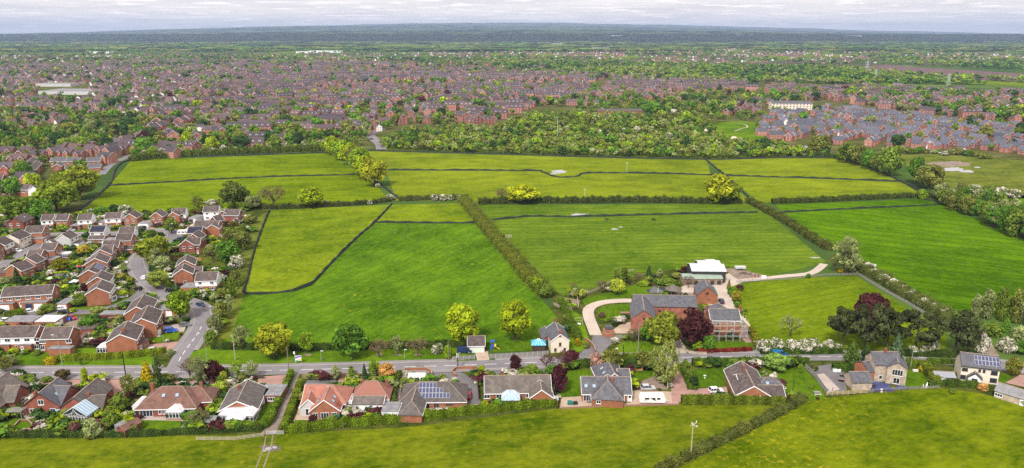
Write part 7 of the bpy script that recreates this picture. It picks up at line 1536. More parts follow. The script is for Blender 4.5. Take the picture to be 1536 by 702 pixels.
# far woods: long low banks of crowns, several hundred metres of hedgerow or wood each
def bank(seed):
    r = np.random.default_rng(seed); n = 46; x = (r.random(n) - .5) * 10; c = np.stack([x, (r.random(n) - .5) * 2.2, 4 + 3.5 * r.random(n)], 1); d = sph(n, r); d[:, 2] = np.abs(d[:, 2])
    V, Q = leaf_quads(c, d + [0, -.5, .6], 1.5, r); V[:, 2] = np.maximum(V[:, 2] * 1.0, 0); return V, np.repeat(r.random(n), 4)
BANK = [bank(200 + i) for i in range(6)]; items = []
for _ in range(5200):
    x = trng.uniform(-60, 1600); y = 51.8 + 26 * trng.random() ** 1.5; p = g(x, y) if y > 63 else on_slope(x, y)
    if any(inpoly(x, y + .3, q) for q in NOTREE): continue
    V, tone = BANK[trng.randrange(6)]; wd = trng.uniform(8, 30); hh = trng.uniform(1.0, 1.9)
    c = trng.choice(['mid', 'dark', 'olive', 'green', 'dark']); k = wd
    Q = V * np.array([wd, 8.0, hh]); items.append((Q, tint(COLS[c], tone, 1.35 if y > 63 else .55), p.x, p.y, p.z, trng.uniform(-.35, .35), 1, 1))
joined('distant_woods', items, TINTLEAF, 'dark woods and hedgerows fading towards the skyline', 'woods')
# ------------------------------------------------------------------ hills on the horizon
def hill(name, prof, dist, thick, mat=None, seed=0):
    r = random.Random(seed); xs = [-700 + 20 * i for i in range(151)]; F_, Tp, Bk = [], [], []
    for x in xs:
        a = (x - CX) / F; yy = np.interp(x, [q[0] for q in prof], [q[1] for q in prof]) + .35 * math.sin(x * .031 + seed) + .22 * math.sin(x * .083 + seed * 2)
        dd = ray(x, yy); t_ = dist / dd.y; X = dd.x * t_; z = max(CAM_H + dd.z * t_, 2)
        F_.append((X * (1 - thick * .5 / dist), dist - thick * .5, -.5)); Tp.append((X, dist, z)); Bk.append((X * (1 + thick / dist), dist + thick, -.5))
    v = F_ + Tp + Bk; n = len(xs); f = [(i, i + 1, n + i + 1, n + i) for i in range(n - 1)] + [(n + i, n + i + 1, 2 * n + i + 1, 2 * n + i) for i in range(n - 1)]
    me = bpy.data.meshes.new(name); me.from_pydata(v, [], f); me.materials.append(mat or FOREST); me.update()
    me.polygons.foreach_set('use_smooth', [True] * len(f)); tag(obj(name, me), kind='structure')
hill('hills', HILL1, 9500, 2500, seed=1)
hill('hills', [(-700, 56), (0, 51), (150, 47.5), (300, 43.5), (450, 39.5), (620, 37.5), (800, 38.5), (960, 40.5), (1200, 46), (1400, 50.5), (1536, 53), (2300, 60)], 15000, 3000, seed=3)
hill('hills', [(-700, 60), (0, 52), (300, 42), (560, 36.5), (700, 33.8), (860, 34.5), (1000, 37.5), (1100, 39.5), (1300, 45.5), (1536, 50.5), (2300, 58)], 22000, 3000, seed=5)

# low shrubs, flowers and ground cover that fill the gardens between the hand-placed things
gardens = [[(-20, 330), (60, 322), (300, 316), (372, 316), (380, 350), (352, 400), (340, 440), (330, 500), (312, 520), (255, 530), (140, 518), (-20, 540)], [(-20, 572), (420, 566), (1000, 548), (1205, 548), (1240, 600), (1020, 603), (836, 606), (420, 644), (-20, 654)], [(845, 440), (1030, 405), (1110, 430), (1125, 520), (850, 520)]]
PLOT = [p_[1] for p_ in SHEETS if p_[0] in ('lawn', 'driveway', 'patio', 'farmyard', 'back_garden', 'pond')]
RD = [p_ for P_ in (MAIN, SIDE, CLOSE1, CLOSE2, LANE, FARMTRK, FARMTRK2) for p_ in P_]
RDA = np.array([(p_.x, p_.y) for p_ in RD]); gl = []
for gi, cnt in ((0, 2300), (1, 850), (2, 160)):
    P_ = gardens[gi]; n = 0; x0, x1 = min(p_[0] for p_ in P_), max(p_[0] for p_ in P_); y0, y1 = min(p_[1] for p_ in P_), max(p_[1] for p_ in P_)
    for _ in range(9000):
        if n >= cnt: break
        x, y = trng.uniform(x0, x1), trng.uniform(y0, y1)
        if not inpoly(x, y, P_) or any(inpoly(x, y, q) for q in PLOT): continue
        p = g(x, y)
        if in_foot(p.x, p.y, 1.3) or ((RDA - (p.x, p.y)) ** 2).sum(1).min() < 34: continue
        hh = trng.choice([.6, .9, 1.2, 1.6, 2.2, 3.0]); c = trng.choice(['green', 'mid', 'dark', 'olive', 'lime', 'mid', 'dark', 'grey', 'yel', 'copper', 'haw', 'green', 'dark'])
        gl.append((p.y, p.x, p.y, hh, hh * trng.uniform(1.0, 2.2), c)); n += 1
joined('garden_planting', [item(t_, LOWER, 1.2) for t_ in gl], TINTLEAF, 'low shrubs and flowers filling the gardens between the houses', 'garden plants')
# ================================================================== VEHICLES
CARS_G = 'cars parked around the left estate'
WHT, BLK, SIL, BLU, RED_, DBL, GRY = (.8, .8, .8), (.012, .012, .014), (.5, .51, .53), (.01, .10, .55), (.35, .01, .015), (.02, .04, .12), (.16, .165, .18)
for x, y, rz, c, k, s in [(27, 377.5, -12, WHT, 'hatch', 'white hatchback on the drive beside the cream gabled house'), (106.5, 347, 40, (.65, .7, .75), 'hatch', 'silver white car nosing out beside the all brick house'), (46.5, 468.5, 25, WHT, 'hatch', 'white car on the brick drive of the long terrace'), (97.5, 470, 5, BLK, 'estate', 'black car parked in front of the single white garage door'), (93, 464.5, 10, WHT, 'hatch', 'white car tucked behind the black one'), (108.5, 478.5, -30, RED_, 'hatch', 'small red car behind the flat roofed garages'), (11, 482.5, -5, WHT, 'estate', 'white car behind the grey garage roofs'), (2, 469.5, 10, BLK, 'hatch', 'black car cut by the left edge'), (216.5, 418, 100, WHT, 'hatch', 'white car parked on the side road bend'), (206.5, 434.5, 165, BLK, 'hatch', 'black car with silver roof parked on the side road'), (181.5, 428.5, 10, BLK, 'suv', 'black car on the front drive of the middle stepped gable'), (184, 446.5, 20, WHT, 'hatch', 'white car half hidden by front garden shrubs'), (255, 416.5, 5, (.7, .7, .68), 'van', 'white camper van beside the stepped gables'), (256, 437, 20, BLK, 'hatch', 'dark car beside the dark clipped hedge'), (256.5, 498, 6, BLU, 'suv', 'bright blue car beside the middle gable porch'), (231.5, 527, 14, SIL, 'estate', 'silver estate car on the pink drive'), (278, 489, 10, GRY, 'hatch', 'grey car on the gravel drive by the willow'), (302, 459, -25, DBL, 'hatch', 'dark blue car parked where the side road bends'), (272.5, 359, 12, DBL, 'estate', 'dark blue car below the white motorhome'), (264.5, 377, 20, WHT, 'hatch', 'white car at the end of the orange fence'), (185, 395, 8, WHT, 'hatch', 'white car in front of the linked terrace'), (209, 342.5, 60, SIL, 'hatch', 'silver car at the turquoise garage doors'), (216, 342.5, 80, BLK, 'hatch', 'dark car at the turquoise garage doors'),
                           (278.5, 580, -8, SIL, 'estate', 'silver car at the front of the russet roofed bungalow'), (302, 578, 10, (.4, .42, .45), 'hatch', 'grey car beside the birch at the russet roofed bungalow'), (702, 595.5, 92, (.42, .015, .03), 'suv', 'red car on the tarmac drive of the solar bungalow'), (696.5, 528.5, 5, DBL, 'van', 'dark blue pickup truck beside the green door garage'), (971.5, 584.5, 5, SIL, 'suv', 'silver grey car behind the white caravan'), (1073.5, 588.5, 8, WHT, 'suv', 'white car on the pink drive of the gabled bungalow'), (1263, 569, 60, BLK, 'hatch', 'dark car between the fence and the stone outhouse'), (1082, 454, 85, (.015, .02, .05), 'suv', 'dark car parked in the farmyard'), (1168, 533.2, -3, (.01, .13, .32), 'van', 'blue van driving along the main road'), (568, 213, 100, WHT, 'hatch', 'white car on the distant estate road'), (557, 209, 60, (.3, .05, .05), 'hatch', 'red car at the distant estate entrance'), (1330, 224, -10, (.02, .08, .4), 'hatch', 'bright blue car in front of the slate roofed terraces'), (1345, 225.5, -10, BLK, 'hatch', 'dark car in front of the slate roofed terraces')]:
    car(x, y, rz, c, k, s, 'van' if k == 'van' else 'car', CARS_G if x < 310 else None, z=.10)
rr_ = random.Random(9)
for k in range(9): car(1155 + 11 * k + rr_.uniform(-2, 2), 216.5 + 1.0 * k, -12, rr_.choice([WHT, BLK, SIL, RED_]), 'hatch', 'small car below the slate roofed houses, ' + NTH[k] + ' from the left', 'car', 'cars below the slate roofed houses')
for k in range(14): car(1012 + 5.2 * (k % 7) + rr_.uniform(-1, 1), 165 + 2.4 * (k // 7) + .3 * (k % 7), 80, rr_.choice([WHT, WHT, SIL, RED_, DBL]), 'hatch', 'car in the distant shop car park, ' + NTH[k % 7] + (' in the near line' if k > 6 else ' in the far line'), 'car', 'cars in the distant shop car park')
def caravan(px, py, rz, label, ln=6.0, motor=False):
    root = empty('motorhome' if motor else 'touring_caravan', g(px, py, .1), R(rz)); tag(root, label, 'motorhome' if motor else 'caravan'); hw = 1.12
    q = MB(); a = ln / 2; pr = [(-a, .5), (-a - .05, 1.4), (-a + .35, 2.62), (a - .55, 2.62), (a, 1.5), (a - .1, .5)]
    for s in (-1, 1): c = [(x, s * hw, z) for x, z in pr]; q.face(c if s > 0 else c[::-1])
    for i in range(len(pr)): (x0, z0), (x1, z1) = pr[i], pr[(i + 1) % len(pr)]; q.face([(x0, -hw, z0), (x0, hw, z0), (x1, hw, z1), (x1, -hw, z1)])
    b = q.build('body', simple_once('caravan_white', (.82, .8, .76)), root)
    for x, w_ in ((-1.7, 1.3), (.3, .9), (1.7, 1.0)):
        q = MB(); q.box(x - w_/2, x + w_/2, -hw - .03, -hw, 1.45, 2.05); q.build('window', GLASS, root)
    q = MB(); q.face([(-.9, -hw - .012, 1.9), (.6, -hw - .012, 1.15), (1.2, -hw - .012, 1.2), (-.3, -hw - .012, 1.95)]); q.face([(-2.6, -hw - .012, 1.25), (-1.6, -hw - .012, .95), (-1.4, -hw - .012, 1.0), (-2.5, -hw - .012, 1.35)]); q.build('side_stripe', NAVYP, root)
    for x in (-1.2, .2, 1.2): q = MB(); q.box(x - .3, x + .3, -.3, .3, 2.62, 2.72); q.build('roof_vent', GREYR, root)
    w_ = car_meshes('suv')[2]
    for x in ((0,) if not motor else (-1.6, 1.8)):
        for s in (-1, 1): obj('wheel', w_, root, Matrix.Translation((x, s * (hw - .1), .33)) @ Matrix.Rotation(R(90), 4, 'X'))
    if not motor:
        q = MB(); q.bar((a - .3, .5, .5), (a + 1.2, 0, .5), .05); q.bar((a - .3, -.5, .5), (a + 1.2, 0, .5), .05); q.bar((a + 1, 0, .1), (a + 1, 0, .6), .04); q.build('drawbar', STEEL, root)
caravan(978, 603.5, -1, 'white touring caravan with navy swoosh parked beside the slate bungalow', 7.6)
caravan(626, 573, 0, 'white motorhome parked behind the solar bungalow', 6.2, True)
caravan(275, 352, 5, 'white motorhome in front of the dark blue solar roof', 5.6, True)
# ================================================================== FENCES, WALLS, POLES
fence([(260, 392), (302, 391.5)], 1.8, 'bright orange board fence below the red brick side gable', FENCEO)
fence([(289, 453), (305, 458), (316, 466), (323, 465)], 1.8, 'grey concrete post fence curving round the white house corner', FENCEG, post=STEEL)
fence([(316, 619), (330, 596)], 1.8, 'orange board fence left of the brown roofed bungalow', FENCEO)
fence([(454, 568), (486, 570), (527, 566)], 1.7, 'brown timber gate and fence in front of the salmon roofed bungalow', FENCEW)
fence([(679, 541), (712, 538.5)], 1.4, 'grey board fence left of the garage drive', FENCEG, post=simple_once('concrete_post', (.5, .48, .45)))
fence([(735, 538), (775, 536), (822, 533)], 1.6, 'long grey board fence with concrete posts opposite the long bungalow', FENCEG, post=simple_once('concrete_post', (.5, .48, .45)))
fence([(1208, 553), (1222, 566), (1240, 592)], 1.7, 'grey weathered fence running down beside the stone house drive', FENCEG)
fence([(1240, 593), (1272, 592), (1300, 590)], 1.3, 'pale new timber fence at the foot of the stone house yard', simple_once('new_timber', (.55, .42, .28)), style='rail')
fence([(1300, 590), (1340, 586), (1408, 583)], 1.1, 'grey post and rail fence below the stone house', FENCEG, style='rail')
fence([(295, 661), (330, 661), (352, 661), (395, 655)], 1.2, 'short weathered rail fence left of the field gate', simple_once('bleached_timber', (.45, .38, .30)), style='rail', bay=2.4)
fence([(1105, 424), (1180, 420), (1240, 414), (1288, 413)], 1.2, 'post and rail fence along the farm track', FENCEG, style='rail')
fence([(1288, 413), (1320, 433), (1360, 455), (1395, 476)], 1.1, 'pale board fence along the edge of the paddock', FENCEG, bay=2.4)
fence([(868, 461), (866, 450), (880, 442), (895, 436), (915, 426), (945, 408), (950, 407)], 1.3, 'pale post and rail fence round the farm lawn', simple_once('bleached_timber', (.45, .38, .30)), style='rail')
fence([(831, 458), (846, 466), (868, 462)], 1.2, 'rail fence of the small sheep pen', simple_once('bleached_timber', (.45, .38, .30)), style='rail')
fence([(975, 443), (1002, 443), (1040, 443)], 1.2, 'dark rail fence on the near side of the pond', DARKWOOD, style='rail')
fence([(135, 497), (170, 494)], 1.7, 'brown board fence behind the row of garages', FENCEW, post=simple_once('concrete_post', (.5, .48, .45)))
fence([(137, 510), (158, 508)], 1.7, 'grey board fence in the back gardens', FENCEG)
fence([(138, 517), (160, 515)], 1.6, 'dark board fence above the long clipped hedge', DARKWOOD)
fence([(102, 407), (131, 405)], 1.8, 'dark board fence with pale posts in the back gardens', DARKNET, post=simple_once('concrete_post', (.5, .48, .45)))
fence([(48, 412), (72, 411)], 1.8, 'dark green panel fence beside the turned brick house', DARKNET, post=simple_once('concrete_post', (.5, .48, .45)))
fence([(60, 649), (80, 632)], 1.6, 'grey board fence between two gardens at the bottom left', FENCEG)
fence([(152, 655), (190, 606)], 1.6, 'weathered fence between the conservatory bungalow and the next garden', simple_once('bleached_timber', (.45, .38, .30)))
fence([(515, 643), (522, 600)], 1.6, 'weathered fence right of the salmon roofed bungalow', FENCEW)
fence([(836, 614), (828, 570)], 1.6, 'dark fence at the right side of the long bungalow', DARKWOOD)
fence([(718, 600), (716, 575)], 1.6, 'dark fence between the solar bungalow and the long bungalow', DARKWOOD)
fence([(842, 614), (900, 611), (1018, 608)], .6, 'low brick coloured edging fence along the slate bungalow patio', simple_once('terracotta_board', (.30, .17, .12)))
def wall_run(pts, hgt, label, mat=BRICK, th=.25, cap=True):
    P = smooth_path([g(x, y) for x, y in pts], 1.5); root = empty('garden_wall', P[0]); tag(root, label, 'wall'); o0 = P[0]; q = MB(); c = MB()
    for i in range(len(P) - 1):
        a, b = P[i] - o0, P[i + 1] - o0; s0, s1 = side(P, i), side(P, i + 1)
        for mb_, w_, z0, z1 in ((q, th / 2, -.2, hgt), (c, th / 2 + .05, hgt + .002, hgt + .1)):
            A = [a - s0 * w_, b - s1 * w_, b + s1 * w_, a + s0 * w_]; lo = [Vector((v.x, v.y, z0)) for v in A]; hi = [Vector((v.x, v.y, z1)) for v in A]
            mb_.face(hi); mb_.face([lo[0], lo[1], hi[1], hi[0]]); mb_.face([lo[2], lo[3], hi[3], hi[2]]); mb_.face([lo[3], lo[0], hi[0], hi[3]]); mb_.face([lo[1], lo[2], hi[2], hi[1]])
    q.build('brickwork', mat, root)
    if cap: c.build('coping', RIDGE, root)
wall_run([(607, 557), (640, 556), (647, 560), (648, 567)], 1.1, 'curved red brick front wall left of the solar bungalow drive')
wall_run([(684, 566), (678, 560), (684, 555), (715, 554)], 1.1, 'curved red brick front wall right of the solar bungalow drive')
wall_run([(155, 485), (186, 483)], 2.0, 'long brick garden wall below the grey outbuilding', BRICK_D)
wall_run([(877, 511), (884, 515), (891, 523), (893, 530)], 1.2, 'curved brick gate wall beside the farm drive')
wall_run([(903, 503), (910, 506), (921, 505)], 1.4, 'brick gate pier wall on the right of the farm drive')
wall_run([(22, 640), (30, 632), (42, 632), (50, 640)], .5, 'semicircular low brick wall round the sundial', BRICK_D)
wall_run([(1018, 512), (1024, 525), (1040, 531), (1060, 532)], .9, 'low stone wall curving at the farm entrance', STONE)
wall_run([(946, 600), (947, 584)], 1.2, 'brick wall beside the caravan drive', BRICK)
wall_run([(592, 627), (640, 617), (690, 613), (700, 619)], .7, 'pale curved rockery wall behind the solar bungalow', WARMW)
telegraph(190, 572, 530, 'dark telegraph pole in front of the nearest gable house', 0, mat=BLACKST, rad=.2)
telegraph(434, 563, 521, 'dark telegraph pole beside the muddy lane', 0, rad=.2)
telegraph(353, 540, 510, 'pale wooden pole on the verge', 0, mat=simple_once('bleached_timber', (.45, .38, .30)))
telegraph(687, 553, 520, 'dark pole with a white notice near the garage', 0, mat=BLACKST)
telegraph(673, 541, 512, 'grey pole at the end of the board fence', 0)
telegraph(1036, 686, 634, 'pale pole with white V shaped crossarms in the front pasture hedge', 0, mat=simple_once('bleached_timber', (.45, .38, .30)), rad=.15)
p = g(1036, 686); hp = above(p, 634)
t_ = empty('pole_crossarm', p); t_.location.z = 0; tag(t_, 'white V shaped steel crossarm on top of the pasture pole', 'crossarm')
q = MB(); q.bar((0, -.15, hp - .6), (-.35, -.1, hp - .25), .07); q.bar((0, -.15, hp - .6), (.75, -.3, hp + .2), .08); q.bar((0, -.18, hp - .6), (1.0, -.2, hp - 1.1), .08); q.bar((0, -.15, hp - .6), (-.7, -.2, hp - .7), .07); q.build('arm', simple_once('white_steel', (.5, .5, .48)), t_)
for x, z in ((-.35, -.25), (.75, .2), (1.0, -1.1)): q = MB(); q.lathe([(.05, hp + z), (.12, hp + z + .1), (.12, hp + z + .35), (0, hp + z + .45)], 6, 0, (x, -.2, 0)); q.build('insulator', UPVC, t_)
telegraph(763, 373, 352, 'wooden double pole with crossarms in the long thick hedge', 2, mat=simple_once('bleached_timber', (.45, .38, .30)), armw=3.4)
telegraph(940, 260, 244, 'small grey power pole in the upper olive meadow', 1, mat=STEEL); telegraph(877, 294, 283, 'small grey power pole above the long dark hedge', 1, mat=STEEL)
telegraph(957, 527, 485, 'grey pole in front of the big olive green farm tree', 0, mat=FENCEG)
telegraph(1133, 542, 511, 'grey pole beside the main road right of the farmhouse', 1, mat=FENCEG)
telegraph(934, 548, 517, 'dark pole beside the main road near the pink blossom', 0, mat=BLACKST)
telegraph(1257, 505, 482, 'grey pole standing among the dark pines', 0, mat=FENCEG)
telegraph(1189, 588, 569, 'thin black lamp column on the bungalow lawn', 0, mat=BLACKST, rad=.1, group=None)
telegraph(836, 205, 178, 'tall pale mast rising from the scrub wood', 0, mat=STEEL, rad=.35, group=None)
lamp_post(311, 546, 500, 'tall pale green street lamp at the corner of the side road', 1.3, R(190)); lamp_post(94, 550, 503, 'tall grey street lamp in front of the end terrace', 1.2, R(180)); lamp_post(248, 529, 504, 'street lamp at the pink drive', 1.0, R(200)); lamp_post(322, 478, 460, 'street lamp on the outside of the road bend', .8, R(180)); lamp_post(258, 364, 336, 'street lamp at the head of the close', .8, 0); lamp_post(265, 440, 421, 'street lamp by the dark clipped hedge', .8, R(180))
lamp_post(1437, 520, 495, 'street lamp in front of the white blossom by the dirt path', .8, R(90)); lamp_post(1366, 550, 528, 'small lamp column beside the stone house lawn', .5, 0)
lamp_post(607, 538, 525, 'white topped marker post on the verge', .1, 0); lamp_post(482, 541, 527, 'thin marker post on the verge beside the banner', .1, 0)
# advertising banner on the verge: two posts, printed board
p = g(448, 545); b = empty('advertising_banner', p, R(12)); tag(b, 'colourful advertising banner on posts on the verge, blue and yellow with pink', 'banner', None)
q = MB(); q.bar((-1.0, 0, 0), (-1.0, 0, 4.2), .07); q.build('post', STEEL, b); q = MB(); q.bar((1.0, 0, 0), (1.0, 0, 2.9), .05); q.build('post', STEEL, b)
q = MB(); q.box(-1.0, 1.0, -.08, -.04, .9, 2.8, 0); q.face([(-.95, -.085, 1.7), (.95, -.085, 2.2), (.95, -.085, 2.7), (-.95, -.085, 2.5)], 1); q.face([(-.6, -.09, 1.8), (.6, -.09, 2.15), (.6, -.09, 2.4), (-.6, -.09, 2.1)], 2); q.face([(-.95, -.085, .95), (.95, -.085, .95), (.95, -.085, 1.5), (-.95, -.085, 1.3)], 3); q.face([(0, -.088, .95), (.95, -.088, .95), (.95, -.088, 1.8), (.3, -.088, 1.6)], 4)
q.build('board', [UPVC, BLUEP, PINKP, CYANP, YELLOWP], b)
q = MB(); q.box(-1.4, -.9, -.05, .05, 3.4, 4.3, 0); q.build('bus_stop_flag', [UPVC], b)
# road sign by the farm
p = g(925, 533); b = empty('road_sign', p); tag(b, 'white sign with a red panel on a post by the farm lawn', 'sign'); q = MB(); q.bar((0, 0, 0), (0, 0, 2.6), .05); q.build('post', STEEL, b); q = MB(); q.box(-.4, .4, -.07, -.02, 1.2, 2.7, 0); q.box(-.28, .28, -.085, -.071, 1.7, 2.4, 1); q.build('sign_panel', [UPVC, REDP], b)
p = g(687, 551); b = empty('notice_board', p); b.location.z = 0; tag(b, 'small white notice fixed to the dark pole', 'sign'); q = MB(); q.box(-.35, .35, -.32, -.26, 3.6, 5.2); q.build('panel', UPVC, b)
# blue and yellow climbing tower in the lawn opposite
p = g(739, 524); b = empty('climbing_tower', p); tag(b, 'blue and yellow childrens climbing tower on the lawn by the grey fence', 'play tower')
q = MB()
for x in (-.5, .5):
    for y in (-.5, .5): q.box(x - .06, x + .06, y - .06, y + .06, 0, 2.9)
q.build('frame', FENCEW, b); q = MB(); q.box(-.7, .7, -.7, .7, 2.9, 3.25); q.box(-.6, .6, -.62, -.57, 1.2, 2.1); q.build('canopy', BLUEP, b); q = MB(); q.face([(.5, -.4, 1.3), (2.4, -.4, .1), (2.4, .3, .1), (.5, .3, 1.3)]); q.box(.5, 1.2, -.6, .6, 1.2, 1.9); q.build('slide', YELLOWP, b); q = MB(); q.box(-.75, -.2, -.72, -.62, 0, 1.1); q.build('panel', BLUEP, b)
# blue roofed summerhouse by the cream cottage
p = g(808, 527); b = empty('summerhouse', p); tag(b, 'small summerhouse with turquoise glazed roof beside the cream cottage', 'summerhouse'); q = MB(); q.box(-2.2, 2.2, -.1, 4, 0, 2.3); q.build('wall', DARKWOOD, b); q = MB()
for a_, c_ in (((-2.5, -.4), (2.5, -.4)), ((2.5, -.4), (2.5, 4.3)), ((2.5, 4.3), (-2.5, 4.3)), ((-2.5, 4.3), (-2.5, -.4))): q.face([(*a_, 2.31), (*c_, 2.31), (.2, 2, 3.8), (-.2, 2, 3.8)])
q.build('roof', CYANP, b); q = MB(); [q.bar((x, -.4, 2.36), (x * .1, 2, 3.85), .06, 0, n=4) for x in (-2.5, -1.2, 0, 1.2, 2.5)]; q.build('roof_bar', UPVC, b)
# solar-less odds and ends of the gardens
def prop(name, px, py, label, cat, parts, rz=0.0, group=None):
    b = empty(name, g(px, py, .09), R(rz)); tag(b, label, cat, group)
    for nm, mat, fn in parts: q = MB(); fn(q); q.build(nm, mat, b)
    return b
prop('oil_tank', 504, 632, 'dark green oil tank at the corner of the salmon roofed bungalow', 'tank', [('tank', GREENP, lambda q: (q.box(-1.0, 1.0, -.7, .7, .3, 1.7), q.lathe([(.95, 1.7), (.75, 1.95), (0, 2.0)], 12))), ('base', KERB, lambda q: q.box(-1.2, 1.2, -.9, .9, 0, .299))])
prop('sundial', 36, 648, 'stone sundial in the middle of the round brick patio', 'sundial', [('pedestal', STONE, lambda q: q.lathe([(.35, 0), (.35, .15), (.16, .25), (.14, .9), (.3, 1.0), (.3, 1.06), (0, 1.07)], 10)), ('base', BLOCKP, lambda q: q.lathe([(2.0, 0.02), (2.0, .12), (0, .121)], 24))])
prop('gazebo', 113, 429, 'white topped garden gazebo beside the stepped gable', 'gazebo', [('canopy', UPVC, lambda q: (q.face([(-1.6, -1.6, 2.2), (1.6, -1.6, 2.2), (0, 0, 3.1)]), q.face([(1.6, -1.6, 2.2), (1.6, 1.6, 2.2), (0, 0, 3.1)]), q.face([(1.6, 1.6, 2.2), (-1.6, 1.6, 2.2), (0, 0, 3.1)]), q.face([(-1.6, 1.6, 2.2), (-1.6, -1.6, 2.2), (0, 0, 3.1)]), q.box(-1.6, 1.6, -1.6, -1.56, 1.9, 2.19))), ('frame', STEEL, lambda q: [q.bar((x, y, 0), (x, y, 2.2), .04) for x in (-1.5, 1.5) for y in (-1.5, 1.5)])])
prop('parasol', 77, 424, 'lime green parasol in a back garden', 'parasol', [('canopy', LIMEC, lambda q: q.lathe([(1.7, 2.1), (.9, 2.5), (0, 2.8)], 8)), ('pole', STEEL, lambda q: q.bar((0, 0, 0), (0, 0, 2.7), .04))])
prop('shed', 89, 420, 'garden shed with turquoise side beside the parasol', 'shed', [('wall', CYANP, lambda q: q.box(-1.6, 1.6, -1.1, 1.1, 0, 2.0)), ('roof', ROOF_SL, lambda q: q.face([(-1.9, -1.4, 2.0), (1.9, -1.4, 2.0), (1.9, 1.4, 2.5), (-1.9, 1.4, 2.5)])), ('door', BLUEP, lambda q: q.box(-.4, .5, -1.16, -1.101, 0, 1.8))])
prop('swing_frame', 106, 419, 'turquoise trampoline and swing enclosure in a back garden', 'trampoline', [('mat', BLACKST, lambda q: q.lathe([(1.9, .7), (0, .701)], 14)), ('frame', CYANP, lambda q: ([q.bar((1.9 * math.cos(a * .785), 1.9 * math.sin(a * .785), 0), (1.9 * math.cos(a * .785), 1.9 * math.sin(a * .785), 2.4), .05) for a in range(8)], q.lathe([(1.95, .62), (2.0, .74), (1.75, .76)], 16)))])
prop('play_house', 120, 404, 'colourful plastic play house in a back garden', 'play house', [('wall', BLUEP, lambda q: q.box(-.8, .8, -.6, .6, 0, 1.2)), ('roof', REDP, lambda q: (q.face([(-1, -.8, 1.2), (1, -.8, 1.2), (1, 0, 1.9), (-1, 0, 1.9)]), q.face([(1, .8, 1.2), (-1, .8, 1.2), (-1, 0, 1.9), (1, 0, 1.9)]))), ('slide', PINKP, lambda q: q.face([(.8, -.4, 1.0), (2.0, -.4, .1), (2.0, .3, .1), (.8, .3, 1.0)]))])
prop('tarpaulin', 100, 481, 'bright blue tarpaulin over a heap behind the garages', 'tarpaulin', [('cover', BLUEP, lambda q: (q.face([(-1.8, -1, .3), (1.8, -1, .5), (1.6, .2, 1.3), (-1.7, .2, 1.2)]), q.face([(1.6, .2, 1.3), (1.8, 1.2, .4), (-1.8, 1.2, .3), (-1.7, .2, 1.2)]))), ('heap', DIRT, lambda q: q.box(-1.5, 1.5, -.8, 1.0, 0, .3))])
prop('blue_panel', 86, 486, 'tall blue board leaning beside the pale garage roof', 'board', [('board', BLUEP, lambda q: q.box(-.6, .6, -.05, .05, 0, 2.2))], 30)
prop('tarpaulin', 1321, 583, 'dark blue tarpaulin spread over the stone house patio', 'tarpaulin', [('sheet', BLUET, lambda q: (q.face([(-3.6, -2.6, .5), (0, -2.8, .9), (.2, 2.4, 1.2), (-3.4, 2.4, .9)]), q.face([(0, -2.8, .9), (3.2, -2.4, .4), (3.4, 2.2, .6), (.2, 2.4, 1.2)]))), ('heap', DIRT, lambda q: q.box(-3, 2.8, -2.2, 2, 0, .38))])
prop('tarpaulin', 1352, 583, 'small blue tarpaulin below the two storey bay', 'tarpaulin', [('sheet', BLUET, lambda q: q.face([(-1.6, -.9, .3), (1.6, -.9, .3), (1.4, .9, .6), (-1.4, .9, .6)])), ('heap', DIRT, lambda q: q.box(-1.3, 1.3, -.7, .7, 0, .28))])
prop('rubble_pile', 1322, 587, 'pile of pink and white building rubble by the rail fence', 'rubble', [('stones', WARMW, lambda q: [q.box(x - .3, x + .3, y - .25, y + .25, 0, .5 + .2 * ((i * 7) % 3)) for i, (x, y) in enumerate([(-1.4, 0), (-.7, .3), (0, -.1), (.7, .2), (1.4, 0), (-.3, -.5)])]), ('bricks', PINKP if False else BLOCKP, lambda q: [q.box(x - .2, x + .2, y - .2, y + .2, .0, .75) for x, y in ((-1, -.2), (.3, .3), (1.0, -.3))])])
prop('white_sack', 1255, 557, 'two white builders sacks beside the dark hedge block', 'sacks', [('sack', UPVC, lambda q: (q.box(-1.2, -.1, -.5, .5, 0, .9), q.box(.05, 1.15, -.45, .5, 0, .85)))])
prop('garden_table', 1225, 591, 'grey garden table and seats beside the leaning fence', 'table', [('table_top', FENCEG, lambda q: q.box(-1, 1, -.5, .5, .68, .75)), ('leg', FENCEG, lambda q: [q.box(x - .05, x + .05, y - .05, y + .05, 0, .679) for x in (-.8, .8) for y in (-.4, .4)]), ('bench', WARMW, lambda q: (q.box(-1, 1, -1.0, -.7, .35, .42), q.box(-.9, -.8, -.95, -.75, 0, .349), q.box(.8, .9, -.95, -.75, 0, .349)))])
prop('garden_table', 113, 640, 'white garden table set in front of the gabled conservatory', 'table', [('table_top', UPVC, lambda q: q.lathe([(.9, .68), (.9, .74), (0, .741)], 12)), ('leg', UPVC, lambda q: q.bar((0, 0, 0), (0, 0, .68), .08)), ('chair', UPVC, lambda q: [(q.box(x - .25, x + .25, y - .25, y + .25, .4, .46), q.box(x - .25, x + .25, y + .2, y + .25, .46, .9)) for x, y in ((-1.5, 0), (1.5, 0), (0, -1.4))])])
prop('garden_bench', 384, 568, 'dark timber screen and planter at the brown bungalow entrance', 'screen', [('boards', DARKWOOD, lambda q: [q.box(-2.6, 2.6, -.05, .05, .15 + .3 * k, .38 + .3 * k) for k in range(4)]), ('post', DARKWOOD, lambda q: [q.box(x - .07, x + .07, -.1, .1, 0, 1.5) for x in (-2.6, 0, 2.6)])])
